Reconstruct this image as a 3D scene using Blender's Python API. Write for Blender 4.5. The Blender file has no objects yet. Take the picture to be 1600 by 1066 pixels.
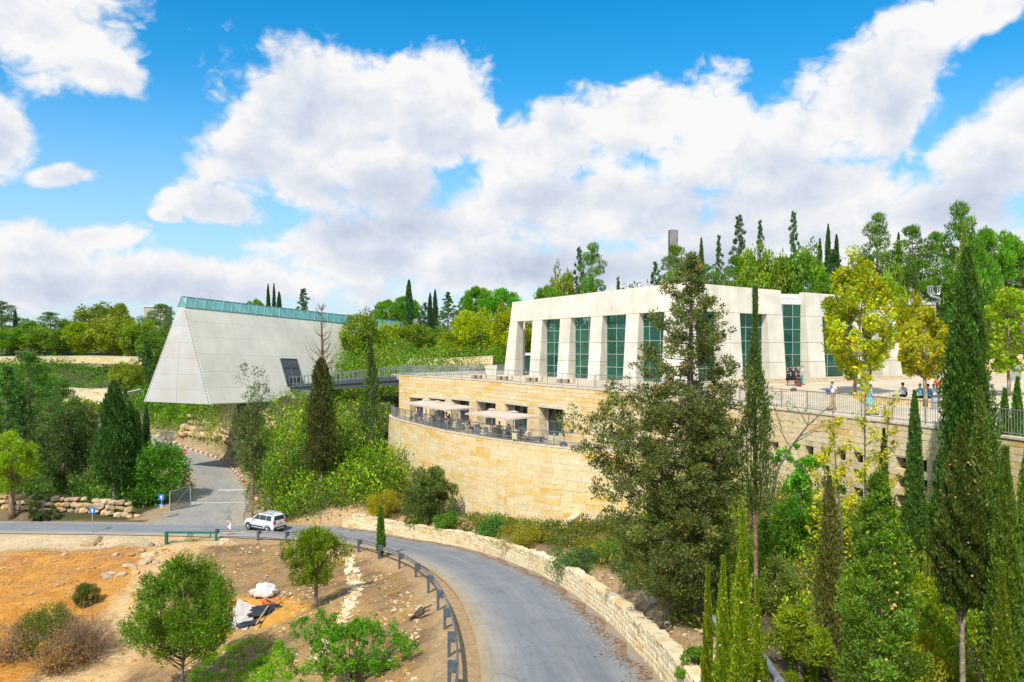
import bpy, bmesh, math, random
import numpy as np
from mathutils import Vector, Matrix
R = math.radians
rnd = random.Random(7)
rng = np.random.default_rng(7)
SC = bpy.context.scene
COL = SC.collection

# ------------------------------------------------------------------ camera
F = 1244.0; CZ = 20.0; HV = 525.0           # focal length in photo pixels, eye height, horizon row
cam_d = bpy.data.cameras.new('camera'); cam = bpy.data.objects.new('camera', cam_d); COL.objects.link(cam)
cam.location = (0, 0, CZ); cam.rotation_euler = (R(90), 0, 0)
cam_d.sensor_width = 36; cam_d.lens = F/1600*36; cam_d.shift_y = -8/1600
cam_d.clip_start = 0.5; cam_d.clip_end = 6000
SC.camera = cam
SC.view_settings.view_transform = 'Standard'
try: SC.view_settings.look = 'None'
except Exception: pass
SC.view_settings.gamma = 1; SC.view_settings.use_curve_mapping = False
SC.view_settings.exposure = 0.62
SC.cycles.max_bounces = 6; SC.cycles.transparent_max_bounces = 12
SC.cycles.use_denoising = True

# ------------------------------------------------------------------ sun + sky
SUN_EL, SUN_AZ = R(48), math.atan2(-0.34, -0.93)      # azimuth measured from +Y towards +X
sd = bpy.data.lights.new('sun', 'SUN'); so = bpy.data.objects.new('sun', sd); COL.objects.link(so)
tosun = Vector((math.sin(SUN_AZ)*math.cos(SUN_EL), math.cos(SUN_AZ)*math.cos(SUN_EL), math.sin(SUN_EL)))
so.rotation_euler = tosun.to_track_quat('Z', 'Y').to_euler(); so.location = (-30, -60, 90)
sd.energy = 3.1; sd.angle = R(0.9); sd.color = (1.0, 0.955, 0.87)

world = bpy.data.worlds.new('World'); SC.world = world; world.use_nodes = True
NT = world.node_tree; NT.nodes.clear()
def N(t, **kw):
    n = NT.nodes.new(t)
    for k, v in kw.items(): setattr(n, k, v)
    return n
def L(a, b): NT.links.new(a, b)
def M_(op, a, b=None, c=None, clamp=False):
    n = N('ShaderNodeMath', operation=op, use_clamp=clamp)
    for i, v in enumerate((a, b, c)):
        if v is None: continue
        if isinstance(v, (int, float)): n.inputs[i].default_value = v
        else: L(v, n.inputs[i])
    return n.outputs[0]
def build_sky():
    out = N('ShaderNodeOutputWorld'); bg = N('ShaderNodeBackground'); bg.inputs[1].default_value = 0.13
    L(bg.outputs[0], out.inputs[0])
    sky = N('ShaderNodeTexSky', sky_type='NISHITA'); sky.sun_disc = False
    sky.sun_elevation = SUN_EL; sky.sun_rotation = SUN_AZ; sky.altitude = 600; sky.air_density = 1.0; sky.dust_density = 0.6; sky.ozone_density = 3.0
    hs = N('ShaderNodeHueSaturation'); hs.inputs['Saturation'].default_value = 1.44; hs.inputs['Value'].default_value = .97; hs.inputs['Hue'].default_value = 0.489
    L(sky.outputs[0], hs.inputs['Color'])
    tc = N('ShaderNodeTexCoord'); sep = N('ShaderNodeSeparateXYZ'); L(tc.outputs['Generated'], sep.inputs[0])
    X, Y, Z = sep.outputs
    A = M_('ARCTAN2', X, Y)
    hyp = M_('SQRT', M_('ADD', M_('MULTIPLY', X, X), M_('MULTIPLY', Y, Y)))
    B = M_('DIVIDE', Z, M_('MAXIMUM', hyp, 0.02))
    B = M_('MINIMUM', B, 3.0)
    com = N('ShaderNodeCombineXYZ'); L(A, com.inputs[0]); L(B, com.inputs[1])
    P = com.outputs[0]
    def noise(vec, scale, detail, rough, off=(0, 0, 0), dist=0.0, lac=2.0):
        mp = N('ShaderNodeMapping'); L(vec, mp.inputs[0]); mp.inputs['Location'].default_value = off
        mp.inputs['Scale'].default_value = (1, 1.25, 1)
        n = N('ShaderNodeTexNoise', noise_dimensions='2D'); L(mp.outputs[0], n.inputs['Vector']); n.inputs['Scale'].default_value = scale
        n.inputs['Detail'].default_value = detail; n.inputs['Roughness'].default_value = rough; n.inputs['Distortion'].default_value = dist
        n.inputs['Lacunarity'].default_value = lac
        return n.outputs[0]
    # (u, v, half width, half height, tilt) of the cloud masses, in photo pixels turned into directions
    blobs = [(60,55,185,85,0),(160,105,95,42,-10),(-10,215,62,70,10),(95,276,58,18,8),(40,400,170,60,0),(150,370,90,28,10),
             (560,165,200,95,-8),(660,130,110,62,0),(480,215,150,90,0),(440,250,130,80,-10),(600,260,140,90,0),(345,322,110,34,-6),(262,335,30,14,0),(730,190,55,60,0),(690,110,60,38,0),
             (900,330,230,95,0),(1010,190,170,75,4),(900,200,90,60,-10),(860,240,130,60,0),(1150,240,190,80,-4),(1300,190,130,90,12),(1240,300,180,70,0),(1100,180,80,40,0),
             (1440,60,130,75,30),(1350,120,80,60,20),(1400,180,60,90,-20),(1540,20,90,45,20),
             (1560,250,120,80,30),(1480,330,160,60,20),(1600,190,70,70,0),(1250,380,250,40,0),
             (1000,420,500,50,0),(560,400,170,55,0),(300,440,400,45,0),(700,370,180,60,0),(60,440,200,40,0),(1500,420,220,70,0)]
    prev = None
    for (u, v, ru, rv, tilt) in blobs:
        a = math.atan((u-800)/F); ca = math.cos(a); b = (HV-v)/F*ca
        mp = N('ShaderNodeMapping'); mp.vector_type = 'TEXTURE'; L(P, mp.inputs[0])
        mp.inputs['Location'].default_value = (a, b, 0); mp.inputs['Rotation'].default_value = (0, 0, R(tilt))
        mp.inputs['Scale'].default_value = (ru/F*ca*ca, rv/F*ca, 1)
        ln = N('ShaderNodeVectorMath', operation='LENGTH'); L(mp.outputs[0], ln.inputs[0])
        d = ln.outputs['Value']
        prev = d if prev is None else M_('SMOOTH_MIN', prev, d, 0.22)
    field = M_('SUBTRACT', 1.0, prev)
    # beyond the frame: the same kind of broken cumulus
    big = noise(P, 2.2, 3, 0.5, (3.1, 1.7, 0))
    gen = M_('MULTIPLY', M_('SUBTRACT', big, 0.5), 3.0)
    absA = M_('ABSOLUTE', A)
    m1 = M_('MULTIPLY', M_('SUBTRACT', absA, 0.60), 6.0, clamp=True)
    m2 = M_('MULTIPLY', M_('SUBTRACT', B, 0.46), 6.0, clamp=True)
    mk = M_('MAXIMUM', m1, m2)
    mx = N('ShaderNodeMix', data_type='FLOAT'); L(mk, mx.inputs[0]); L(field, mx.inputs[2]); L(gen, mx.inputs[3])
    field = mx.outputs[0]
    def fbm(off):
        n1 = noise(P, 9.0, 6, 0.56, off, 0.2)
        mp = N('ShaderNodeMapping'); L(P, mp.inputs[0]); mp.inputs['Location'].default_value = off; mp.inputs['Scale'].default_value = (1, 1.25, 1)
        # billows: rounded cauliflower lumps
        wv = N('ShaderNodeMix', data_type='VECTOR'); wn = N('ShaderNodeTexNoise', noise_dimensions='2D'); wn.inputs['Scale'].default_value = 22; wn.inputs['Detail'].default_value = 4
        L(mp.outputs[0], wn.inputs['Vector']); wv.inputs[0].default_value = 0.05; L(mp.outputs[0], wv.inputs[4]); L(wn.outputs[1], wv.inputs[5])
        outv = None
        for sc_, w in ((16.0, .5), (38.0, .28), (85.0, .16)):
            vo = N('ShaderNodeTexVoronoi', feature='F1', voronoi_dimensions='2D'); vo.inputs['Scale'].default_value = sc_
            L(wv.outputs[1], vo.inputs['Vector'])
            t = M_('MULTIPLY', M_('SUBTRACT', 0.55, vo.outputs[0]), w)
            outv = t if outv is None else M_('ADD', outv, t)
        return M_('ADD', M_('MULTIPLY', M_('SUBTRACT', n1, 0.5), 1.5), outv)
    f0 = fbm((0, 0, 0)); f1 = fbm((-0.012, 0.022, 0))
    dens = M_('ADD', field, M_('MULTIPLY', f0, 0.92))
    alpha = M_('SMOOTH_MIN', M_('MULTIPLY', M_('ADD', dens, 0.06), 1.9), 1.0, 0.3); alpha = M_('MAXIMUM', alpha, 0.0)
    cr = N('ShaderNodeMapRange'); cr.interpolation_type = 'SMOOTHSTEP'; L(alpha, cr.inputs[0]); cr.inputs[1].default_value = 0.0; cr.inputs[2].default_value = 0.95
    alpha = cr.outputs[0]
    # shade: lumps lit from above, thick and low middles greyer
    emb = M_('SUBTRACT', f0, f1)
    low = noise(P, 5.0, 4, 0.55, (5, 2, 0), 0.3)
    thick = M_('MULTIPLY', M_('SUBTRACT', dens, 0.42), 0.36)
    thick = M_('MAXIMUM', M_('MINIMUM', thick, 0.34), 0.0)
    sh = M_('ADD', M_('SUBTRACT', M_('MULTIPLY', M_('SUBTRACT', 0.52, low), 1.7), thick), M_('MULTIPLY', emb, 0.62))
    prev = None
    for (u, v, ru, rv) in ((150,125,130,34),(620,300,150,44),(520,350,200,26),(480,290,80,30),(900,300,120,36),(860,420,260,34),(1120,320,160,40),(1240,270,110,34),(1540,330,110,50),(1400,150,70,40),(40,330,120,24),(330,470,420,30),(960,235,70,22),(1480,100,80,30),(690,220,60,26),(1420,470,300,34)):
        a = math.atan((u-800)/F); ca = math.cos(a); b = (HV-v)/F*ca
        mp = N('ShaderNodeMapping'); mp.vector_type = 'TEXTURE'; L(P, mp.inputs[0]); mp.inputs['Location'].default_value = (a, b, 0); mp.inputs['Scale'].default_value = (ru/F*ca*ca, rv/F*ca, 1)
        ln = N('ShaderNodeVectorMath', operation='LENGTH'); L(mp.outputs[0], ln.inputs[0]); prev = ln.outputs['Value'] if prev is None else M_('SMOOTH_MIN', prev, ln.outputs['Value'], 0.3)
    und = M_('MULTIPLY', M_('ADD', M_('SUBTRACT', 1.35, prev), M_('MULTIPLY', f0, 0.6)), 0.41)
    und = M_('MAXIMUM', M_('MINIMUM', und, 0.41), 0.0)
    sh = M_('ADD', M_('SUBTRACT', sh, und), 0.90, clamp=True)
    ramp = N('ShaderNodeValToRGB'); L(sh, ramp.inputs[0])
    e = ramp.color_ramp.elements
    e[0].position = 0.0; e[0].color = (0.56, 0.63, 0.78, 1)
    e[1].position = 1.0; e[1].color = (1.0, 1.0, 1.0, 1)
    m = ramp.color_ramp.elements.new(0.5); m.color = (0.74, 0.80, 0.91, 1)
    vm = N('ShaderNodeVectorMath', operation='SCALE'); L(ramp.outputs[0], vm.inputs[0]); vm.inputs[3].default_value = 4.75
    # haze towards the horizon
    hz = N('ShaderNodeMapRange'); hz.interpolation_type = 'SMOOTHSTEP'; L(B, hz.inputs[0]); hz.inputs[1].default_value = 0.34; hz.inputs[2].default_value = -0.02
    hz.inputs[3].default_value = 0.0; hz.inputs[4].default_value = 0.78
    hm = N('ShaderNodeMix', data_type='RGBA'); L(hz.outputs[0], hm.inputs[0]); L(hs.outputs[0], hm.inputs[6]); hm.inputs[7].default_value = (2.5, 3.3, 4.2, 1)
    cm = N('ShaderNodeMix', data_type='RGBA'); L(alpha, cm.inputs[0]); L(hm.outputs[2], cm.inputs[6]); L(vm.outputs[0], cm.inputs[7])
    L(cm.outputs[2], bg.inputs[0])
    world.cycles.sampling_method = 'MANUAL'; world.cycles.sample_map_resolution = 512
build_sky()

# ------------------------------------------------------------------ helpers
def W(u, v, d): return Vector(((u-800)*d/F, d, CZ-(v-HV)*d/F))
def tag(o, label=None, cat=None, group=None, kind=None):
    if label: o['label'] = label
    if cat: o['category'] = cat
    if group: o['group'] = group
    if kind: o['kind'] = kind
    return o
def link(name, me, parent=None, loc=None):
    o = bpy.data.objects.new(name, me); COL.objects.link(o)
    if parent is not None: o.parent = parent
    if loc is not None: o.location = loc
    return o
def empty(name, loc=(0, 0, 0), rz=0.0, label=None, cat=None, group=None):
    o = bpy.data.objects.new(name, None); COL.objects.link(o); o.location = loc; o.rotation_euler = (0, 0, rz)
    o.empty_display_size = 0.2
    return tag(o, label, cat, group)
def copy_tree(o, parent=None):
    c = o.copy(); COL.objects.link(c); c.parent = parent
    for ch in list(o.children): copy_tree(ch, c)
    return c
MT = {}
def mat(name, col, rough=0.85, var=0.12, scale=3.0, bump=0.0, bscale=20.0, metal=0.0, col2=None, randv=0.0, spec=0.3, obj=False, streak=0.0):
    if name in MT: return MT[name]
    m = bpy.data.materials.new(name); m.use_nodes = True; nt = m.node_tree; b = nt.nodes['Principled BSDF']
    b.inputs['Roughness'].default_value = rough; b.inputs['Metallic'].default_value = metal
    b.inputs['Specular IOR Level'].default_value = spec
    n = nt.nodes.new
    geo = n('ShaderNodeNewGeometry')
    nz = n('ShaderNodeTexNoise'); nz.inputs['Scale'].default_value = scale; nz.inputs['Detail'].default_value = 6
    nt.links.new(geo.outputs['Position'], nz.inputs['Vector'])
    c2 = col2 or tuple(max(0, c*(1-2.2*var)) for c in col)
    c1 = tuple(min(1, c*(1+var*0.9)) for c in col)
    rp = n('ShaderNodeMapRange'); rp.inputs[1].default_value = 0.3; rp.inputs[2].default_value = 0.7; nt.links.new(nz.outputs[0], rp.inputs[0])
    mx = n('ShaderNodeMix'); mx.data_type = 'RGBA'; nt.links.new(rp.outputs[0], mx.inputs[0])
    mx.inputs[6].default_value = (*c2, 1); mx.inputs[7].default_value = (*c1, 1)
    out = mx.outputs[2]
    if streak:
        ms = n('ShaderNodeMapping'); ms.inputs['Scale'].default_value = (1.6, 1.6, 0.07); nt.links.new(geo.outputs['Position'], ms.inputs[0])
        ns = n('ShaderNodeTexNoise'); ns.inputs['Scale'].default_value = 1.1; ns.inputs['Detail'].default_value = 6; ns.inputs['Roughness'].default_value = .65; nt.links.new(ms.outputs[0], ns.inputs['Vector'])
        mr_ = n('ShaderNodeMapRange'); nt.links.new(ns.outputs[0], mr_.inputs[0]); mr_.inputs[1].default_value = .48; mr_.inputs[2].default_value = .74; mr_.inputs[3].default_value = 1; mr_.inputs[4].default_value = 1-streak
        sv = n('ShaderNodeVectorMath'); sv.operation = 'SCALE'; nt.links.new(out, sv.inputs[0]); nt.links.new(mr_.outputs[0], sv.inputs[3]); out = sv.outputs[0]
    if randv:
        oi = n('ShaderNodeObjectInfo'); hs = n('ShaderNodeHueSaturation')
        mr = n('ShaderNodeMapRange'); nt.links.new(oi.outputs['Random'], mr.inputs[0]); mr.inputs[3].default_value = 1-randv; mr.inputs[4].default_value = 1+randv
        nt.links.new(mr.outputs[0], hs.inputs['Value']); nt.links.new(out, hs.inputs['Color']); out = hs.outputs[0]
    if obj:
        oi = n('ShaderNodeObjectInfo'); ml = n('ShaderNodeMix'); ml.data_type = 'RGBA'; ml.blend_type = 'MULTIPLY'; ml.inputs[0].default_value = 1
        nt.links.new(out, ml.inputs[6]); nt.links.new(oi.outputs['Color'], ml.inputs[7]); out = ml.outputs[2]
    nt.links.new(out, b.inputs['Base Color'])
    if bump:
        nb = n('ShaderNodeTexNoise'); nb.inputs['Scale'].default_value = bscale; nb.inputs['Detail'].default_value = 5; nt.links.new(geo.outputs['Position'], nb.inputs['Vector'])
        bp = n('ShaderNodeBump'); bp.inputs['Strength'].default_value = min(1, bump); bp.inputs['Distance'].default_value = 0.05*max(1, bump)
        nt.links.new(nb.outputs[0], bp.inputs['Height']); nt.links.new(bp.outputs[0], b.inputs['Normal'])
    MT[name] = m; return m

def fast_mesh(name, verts, faces4=None, faces3=None, col=None, mats=(), smooth=False, mi=None):
    verts = np.asarray(verts, dtype=np.float32).reshape(-1, 3)
    loops = []; starts = []; tot = []
    p = 0
    arrs = []
    for fc, k in ((faces4, 4), (faces3, 3)):
        if fc is None or len(fc) == 0: continue
        fc = np.asarray(fc, dtype=np.int32).reshape(-1, k); arrs.append(fc.ravel())
        starts.append(p+np.arange(len(fc))*k); tot.append(np.full(len(fc), k)); p += len(fc)*k
    me = bpy.data.meshes.new(name)
    me.vertices.add(len(verts)); me.vertices.foreach_set('co', verts.ravel())
    lp = np.concatenate(arrs); me.loops.add(len(lp)); me.loops.foreach_set('vertex_index', lp)
    st = np.concatenate(starts); me.polygons.add(len(st)); me.polygons.foreach_set('loop_start', st.astype(np.int32)); me.polygons.foreach_set('loop_total', np.concatenate(tot).astype(np.int32))
    if mi is not None: me.polygons.foreach_set('material_index', np.asarray(mi, dtype=np.int32))
    for m in mats: me.materials.append(m)
    if col is not None:
        ca = me.color_attributes.new('Col', 'FLOAT_COLOR', 'POINT')
        c4 = np.ones((len(verts), 4), dtype=np.float32); c4[:, :3] = col; ca.data.foreach_set('color', c4.ravel())
    me.update(calc_edges=True); me.validate()
    me.polygons.foreach_set('use_smooth', np.full(len(me.polygons), bool(smooth)))
    return me

class MB:
    """collects solids into ONE mesh object"""
    def __init__(s): s.v = []; s.f4 = []; s.f3 = []
    def hexa(s, p):      # p: 8 points, 0-3 bottom loop, 4-7 top loop
        b = len(s.v); s.v += [tuple(q) for q in p]
        for f in ((3, 2, 1, 0), (4, 5, 6, 7), (0, 1, 5, 4), (1, 2, 6, 5), (2, 3, 7, 6), (3, 0, 4, 7)): s.f4.append([b+i for i in f])
        return s
    def box(s, c, size, rz=0.0, ry=0.0, rx=0.0):
        m = Matrix.Rotation(rz, 3, 'Z') @ Matrix.Rotation(ry, 3, 'Y') @ Matrix.Rotation(rx, 3, 'X'); c = Vector(c); x, y, z = [k/2 for k in size]
        pts = [Vector(q) for q in ((-x,-y,-z),(x,-y,-z),(x,y,-z),(-x,y,-z),(-x,-y,z),(x,-y,z),(x,y,z),(-x,y,z))]
        return s.hexa([c+m@q for q in pts])
    def bar(s, a, b, w, h=None):
        a = Vector(a); b = Vector(b); h = h or w; d = (b-a)
        if d.length < 1e-6: return s
        d.normalize(); up = Vector((0, 0, 1)) if abs(d.z) < 0.95 else Vector((0, 1, 0))
        x = d.cross(up).normalized()*w/2; y = x.cross(d).normalized()*h/2
        return s.hexa([a-x-y, a+x-y, a+x+y, a-x+y, b-x-y, b+x-y, b+x+y, b-x+y])
    def tube(s, pts, rad, n=6, cap=True):
        pts = [Vector(p) for p in pts]; base = len(s.v)
        if isinstance(rad, (int, float)): rad = [rad]*len(pts)
        px = None
        for i, p in enumerate(pts):
            d = (pts[min(i+1, len(pts)-1)]-pts[max(i-1, 0)]).normalized()
            if px is None:
                up = Vector((0, 0, 1)) if abs(d.z) < 0.9 else Vector((1, 0, 0)); px = d.cross(up).normalized()
            px = (px-d*px.dot(d)).normalized(); py = d.cross(px)
            for k in range(n):
                a = 2*math.pi*k/n; s.v.append(tuple(p+(px*math.cos(a)+py*math.sin(a))*rad[i]))
        for i in range(len(pts)-1):
            for k in range(n):
                k2 = (k+1) % n; s.f4.append([base+i*n+k, base+i*n+k2, base+(i+1)*n+k2, base+(i+1)*n+k])
        if cap:
            for e, q in ((0, pts[0]), (len(pts)-1, pts[-1])):
                ci = len(s.v); s.v.append(tuple(q))
                for k in range(n):
                    k2 = (k+1) % n; t = [base+e*n+k, base+e*n+k2, ci]; s.f3.append(t if e else t[::-1])
        return s
    def quad(s, a, b, c, d):
        k = len(s.v); s.v += [tuple(a), tuple(b), tuple(c), tuple(d)]; s.f4.append([k, k+1, k+2, k+3]); return s
    def disc(s, c, nrm, r, t=0.02, n=16):
        nrm = Vector(nrm).normalized(); c = Vector(c); return s.tube([c-nrm*t/2, c+nrm*t/2], r, n)
    def mesh(s, name, m, smooth=False): return fast_mesh(name, s.v, s.f4, s.f3, mats=[m], smooth=smooth)
    def build(s, name, m, parent=None, smooth=False, loc=None):
        return link(name, s.mesh(name, m, smooth), parent, loc)
def B1(c, size, rz=0): return MB().box(c, size, rz)

# value noise in numpy
_perm = np.random.default_rng(3).random((256, 256))
def vnoise(x, y):
    xi = np.floor(x).astype(int); yi = np.floor(y).astype(int); fx = x-xi; fy = y-yi
    fx = fx*fx*(3-2*fx); fy = fy*fy*(3-2*fy)
    g = lambda a, b: _perm[a % 256, b % 256]
    return (g(xi, yi)*(1-fx)+g(xi+1, yi)*fx)*(1-fy)+(g(xi, yi+1)*(1-fx)+g(xi+1, yi+1)*fx)*fy
def fnoise(x, y, o=4):
    t = 0; a = 0.5
    for i in range(o): t = t+a*vnoise(x*2**i+17*i, y*2**i+31*i); a /= 2
    return t/(1-0.5**o)

class Path:
    def __init__(s, pts, smooth=0):
        pts = [Vector((p[0], p[1])) for p in pts]
        if smooth:
            q = []
            for i in range(len(pts)-1):
                p0 = pts[max(i-1, 0)]; p1 = pts[i]; p2 = pts[i+1]; p3 = pts[min(i+2, len(pts)-1)]
                for k in range(smooth):
                    t = k/smooth; q.append(0.5*((2*p1)+(p2-p0)*t+(2*p0-5*p1+4*p2-p3)*t*t+(3*p1-p0-3*p2+p3)*t**3))
            q.append(pts[-1]); pts = q
        s.p = pts; s.s = [0.0]
        for a, b in zip(pts, pts[1:]): s.s.append(s.s[-1]+(b-a).length)
        s.len = s.s[-1]
    def at(s, t):
        t = min(max(t, 0), s.len); import bisect
        i = min(max(bisect.bisect_right(s.s, t)-1, 0), len(s.p)-2); f = (t-s.s[i])/max(1e-9, s.s[i+1]-s.s[i])
        a, b = s.p[i], s.p[i+1]; d = (b-a).normalized()
        # smoothed tangent
        d0 = (s.p[i]-s.p[i-1]).normalized() if i > 0 else d; d2 = (s.p[i+2]-s.p[i+1]).normalized() if i+2 < len(s.p) else d
        tn = ((d0+d)*(1-f)+(d+d2)*f).normalized()
        return a+(b-a)*f, tn, Vector((tn.y, -tn.x))
    def s_at_u(s, u):
        k = (u-800)/F; best = None
        for i in range(len(s.p)-1):
            a, b = s.p[i], s.p[i+1]; fa = a.x-k*a.y; fb = b.x-k*b.y
            if fa*fb <= 0:
                f = fa/(fa-fb+1e-12); return s.s[i]+f*(s.s[i+1]-s.s[i])
        return 0.0 if abs(s.p[0].x-k*s.p[0].y) < abs(s.p[-1].x-k*s.p[-1].y) else s.len
    def P(s, t, off=0.0, z=0.0):
        p, tn, n = s.at(t); q = p+n*off; return Vector((q.x, q.y, z))

# ------------------------------------------------------------------ roads (edges) and their heights
def zroad(y): return CZ-min(17.0, 7.56+0.1415*y)
ROAD_L = Path([(-0.5,10),(-0.7,16),(-0.8,20),(-1.0,26),(-1.7,33.7),(-3.2,42.7),(-5.9,51.7),(-9.6,58.6),(-14.2,63.6),(-20,66.4),(-28,67.6),(-40,68.4),(-62,69.0)], 8)
ROAD_R = Path([(5.3,10),(5.25,16),(5.2,20),(4.9,27),(4.1,36),(2.4,45.5),(-0.2,53.5),(-3.4,60.5),(-8.2,66.6),(-15.3,71.0),(-28,72.3),(-40,72.9),(-62,73.6)], 8)
SIDE_L = Path([(-33.6,71.5),(-33.4,76),(-34.2,84),(-36.8,91.5),(-41.5,100.5),(-47,108.5),(-55,117.5),(-64,125),(-72.5,131),(-79,141),(-83,152),(-87,166)], 6)
SIDE_R = Path([(-24.0,71.5),(-25.6,76),(-27.6,84),(-30.7,91),(-35.7,101),(-41,110.3),(-49.4,120),(-58,128),(-66,135),(-72.5,144),(-76.5,154),(-80.5,167)], 6)
def zside(y): return CZ-17+max(0, y-119)*0.125
def ribbon(pl, pr, zf, nl=160, nc=8):
    vs = []; 
    for i in range(nl+1):
        t = i/nl
        # match by control index, not arclength
        a = pl.p[min(len(pl.p)-1, int(round(t*(len(pl.p)-1))))] if False else None
        fi = t*(len(pl.p)-1); k = min(int(fi), len(pl.p)-2); f = fi-k
        a = pl.p[k].lerp(pl.p[k+1], f); b = pr.p[k].lerp(pr.p[k+1], f)
        for j in range(nc+1):
            q = a.lerp(b, j/nc); vs.append((q.x, q.y, zf(q.y)))
    fs = []
    for i in range(nl):
        for j in range(nc):
            a = i*(nc+1)+j; fs.append([a, a+1, a+nc+2, a+nc+1])
    return np.array(vs), np.array(fs)

# ------------------------------------------------------------------ terrain
PLAZA_EDGE = Path([(-12.2,86),(-7.6,81.6),(-3,76.3),(1.4,70),(6.6,63.2),(10.4,57.6),(13.4,51.8),(15.0,47.6),(16.4,44.7),(17.7,41.6),(19.1,38.2),(20.6,34),(22.0,29),(23,22),(23.5,12)], 6)
PZ = CZ-4.4; TZ = CZ-8.7
PLAZA_POLY = [tuple(p) for p in PLAZA_EDGE.p]+[(90,12),(95,104),(30,104),(-6,100),(-14,92)]
BASTION = Path([(-12.6,88.5),(-13.2,86),(-12.2,82.2),(-8.9,76.2),(-5.9,71.2),(-1.6,65.9),(2.4,61.9),(5.6,59.7),(9.9,57.9)], 8)
ctl = []
def c_(x, y, z): ctl.append((x, y, z))
for x, y in [(-60,70),(-45,71),(-33,70),(-22,69),(-15,68)]: c_(x, y, -17)
for x, y in [(-31,80),(-34,92),(-42,104),(-52,117)]: c_(x, y, -17)
for x, y, z in [(-64,130,-15.9),(-75,142,-14.1),(-80,155,-12.6),(-84,168,-11.2)]: c_(x, y, z)
for t in ROAD_R.p[::6]: 
    if t.x > -16: c_(t.x+1.6, t.y+1.0, zroad(t.y)-CZ+1.15)
for t in ROAD_L.p[::6]: 
    if t.x > -20: c_(t.x-1.2, t.y-0.4, zroad(t.y)-CZ-0.1)
# strip between the road wall and the bastion
for u, d, z in [(613,84,-15.2),(660,75,-15.4),(721,68,-15.5),(813,63,-15),(892,59.5,-14.2)]: c_((u-800)*d/F, d-0.6, z)
# green hill under the bridge and the prism
for u, v, d in [(430,642,99),(480,640,106),(560,632,98),(600,655,90),(440,700,88),(405,745,84),(540,690,84),(585,735,80),(500,780,76),(450,812,74),(560,765,75),(330,655,108),(370,660,104),(280,665,118),(200,655,135)]:
    p = W(u, v, d); c_(p.x, p.y, p.z-CZ)
for x, y, z in [(-30,105,-7.8),(-22,112,-5.8),(-19,100,-7.6),(-14,94,-7.4),(-27,103,-8.2),(-25,130,-4.2),(-10,112,-4.2),(0,112,-4),(10,125,-3),(0,150,-1.5),(-20,170,-2),(-45,140,-7.5),(-60,155,-9),(-50,180,-5.5),
        (-100,190,-5),(-145,190,-5.2),(-75,190,-5),(-115,165,-9.5),(-100,175,-7.5),(-130,140,-12),(-100,125,-14.2),(-80,105,-15.3),(-60,88,-16.2),(-46,82,-16.3),(-95,90,-16.5),(-110,70,-17),(-95,155,-12),
        (-150,260,-3),(-50,260,-3),(50,180,5),(0,200,1),(100,200,7),(40,125,0.5),(60,112,1.5),(90,115,2.2),(130,150,4),(130,60,0),(110,20,-2),(25,130,0),
        (35,104,-3.5),(20,104,-4.0),(10,104,-4.4),(60,104,-2),(80,104,-1),
        (16,51,-10.4),(12.6,52.5,-11.2),(15,45,-9.6),(17.5,38.5,-9.0),(20,32,-9.0),(21.5,25,-9.2),(22,15,-9.4),(9,56,-13),
        (17.5,31,-10.6),(12,31,-11.6),(11.5,40,-11.8),(7.5,46,-13.0),(5.5,52,-14.0),(14,22,-11.9),(9,20,-11),(18,20,-11.6),(7.5,31,-11.4),(8,14,-10.3),(18,14,-11.5),
        (-11.4,46,-15.75),(-16,38,-17.5),(-22,46,-17.9),(-30,50,-18.5),(-42,56,-18.4),(-36,62,-17.7),(-28,62,-17.3),(-50,62,-17.6),(-60,60,-18),(-60,50,-18.6),(-40,40,-18.7),(-25,32,-18),(-15,47.5,-16.9),
        (-6.4,33,-14.2),(-5,30,-13.1),(-12,31,-16),(-12,24,-15.5),(-20,28,-17.6),(-6,22,-12.8),(-8,52,-15.6),(-14,56,-16.5),(-18,60,-16.9),(-20,54,-17.2),(-9,40,-15.2),(-60,25,-18),(-30,15,-17),(-10,12,-13.5)]: c_(x, y, z)
CT = np.array(ctl, float)
def tps(C, X, Y):
    def U(r2): return 0.5*r2*np.log(np.maximum(r2, 1e-9))
    n = len(C); s = 0.01
    P_ = np.c_[np.ones(n), C[:, 0]*s, C[:, 1]*s]
    r2 = ((C[:, None, :2]-C[None, :, :2])*s); K = U((r2**2).sum(-1))+np.eye(n)*2e-5
    A = np.zeros((n+3, n+3)); A[:n, :n] = K; A[:n, n:] = P_; A[n:, :n] = P_.T
    w = np.linalg.solve(A, np.r_[C[:, 2], 0, 0, 0])
    x = X.ravel()*s; y = Y.ravel()*s; out = w[n]+w[n+1]*x+w[n+2]*y
    for i in range(n): out += w[i]*U((x-C[i, 0]*s)**2+(y-C[i, 1]*s)**2)
    return out.reshape(X.shape)
def in_poly(X, Y, poly):
    ins = np.zeros(X.shape, bool); n = len(poly)
    for i in range(n):
        x1, y1 = poly[i]; x2, y2 = poly[(i+1) % n]
        c = ((y1 > Y) != (y2 > Y)) & (X < (x2-x1)*(Y-y1)/((y2-y1) or 1e-9)+x1); ins ^= c
    return ins
def poly_dist(X, Y, pts):
    """distance to a polyline, and param height y of nearest point"""
    best = np.full(X.shape, 1e9); py = np.zeros(X.shape)
    for (a, b) in zip(pts, pts[1:]):
        dx, dy = b[0]-a[0], b[1]-a[1]; l2 = dx*dx+dy*dy+1e-9
        t = np.clip(((X-a[0])*dx+(Y-a[1])*dy)/l2, 0, 1); qx = a[0]+t*dx; qy = a[1]+t*dy
        d = np.hypot(X-qx, Y-qy); m = d < best; best = np.where(m, d, best); py = np.where(m, qy, py)
    return best, py
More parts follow.
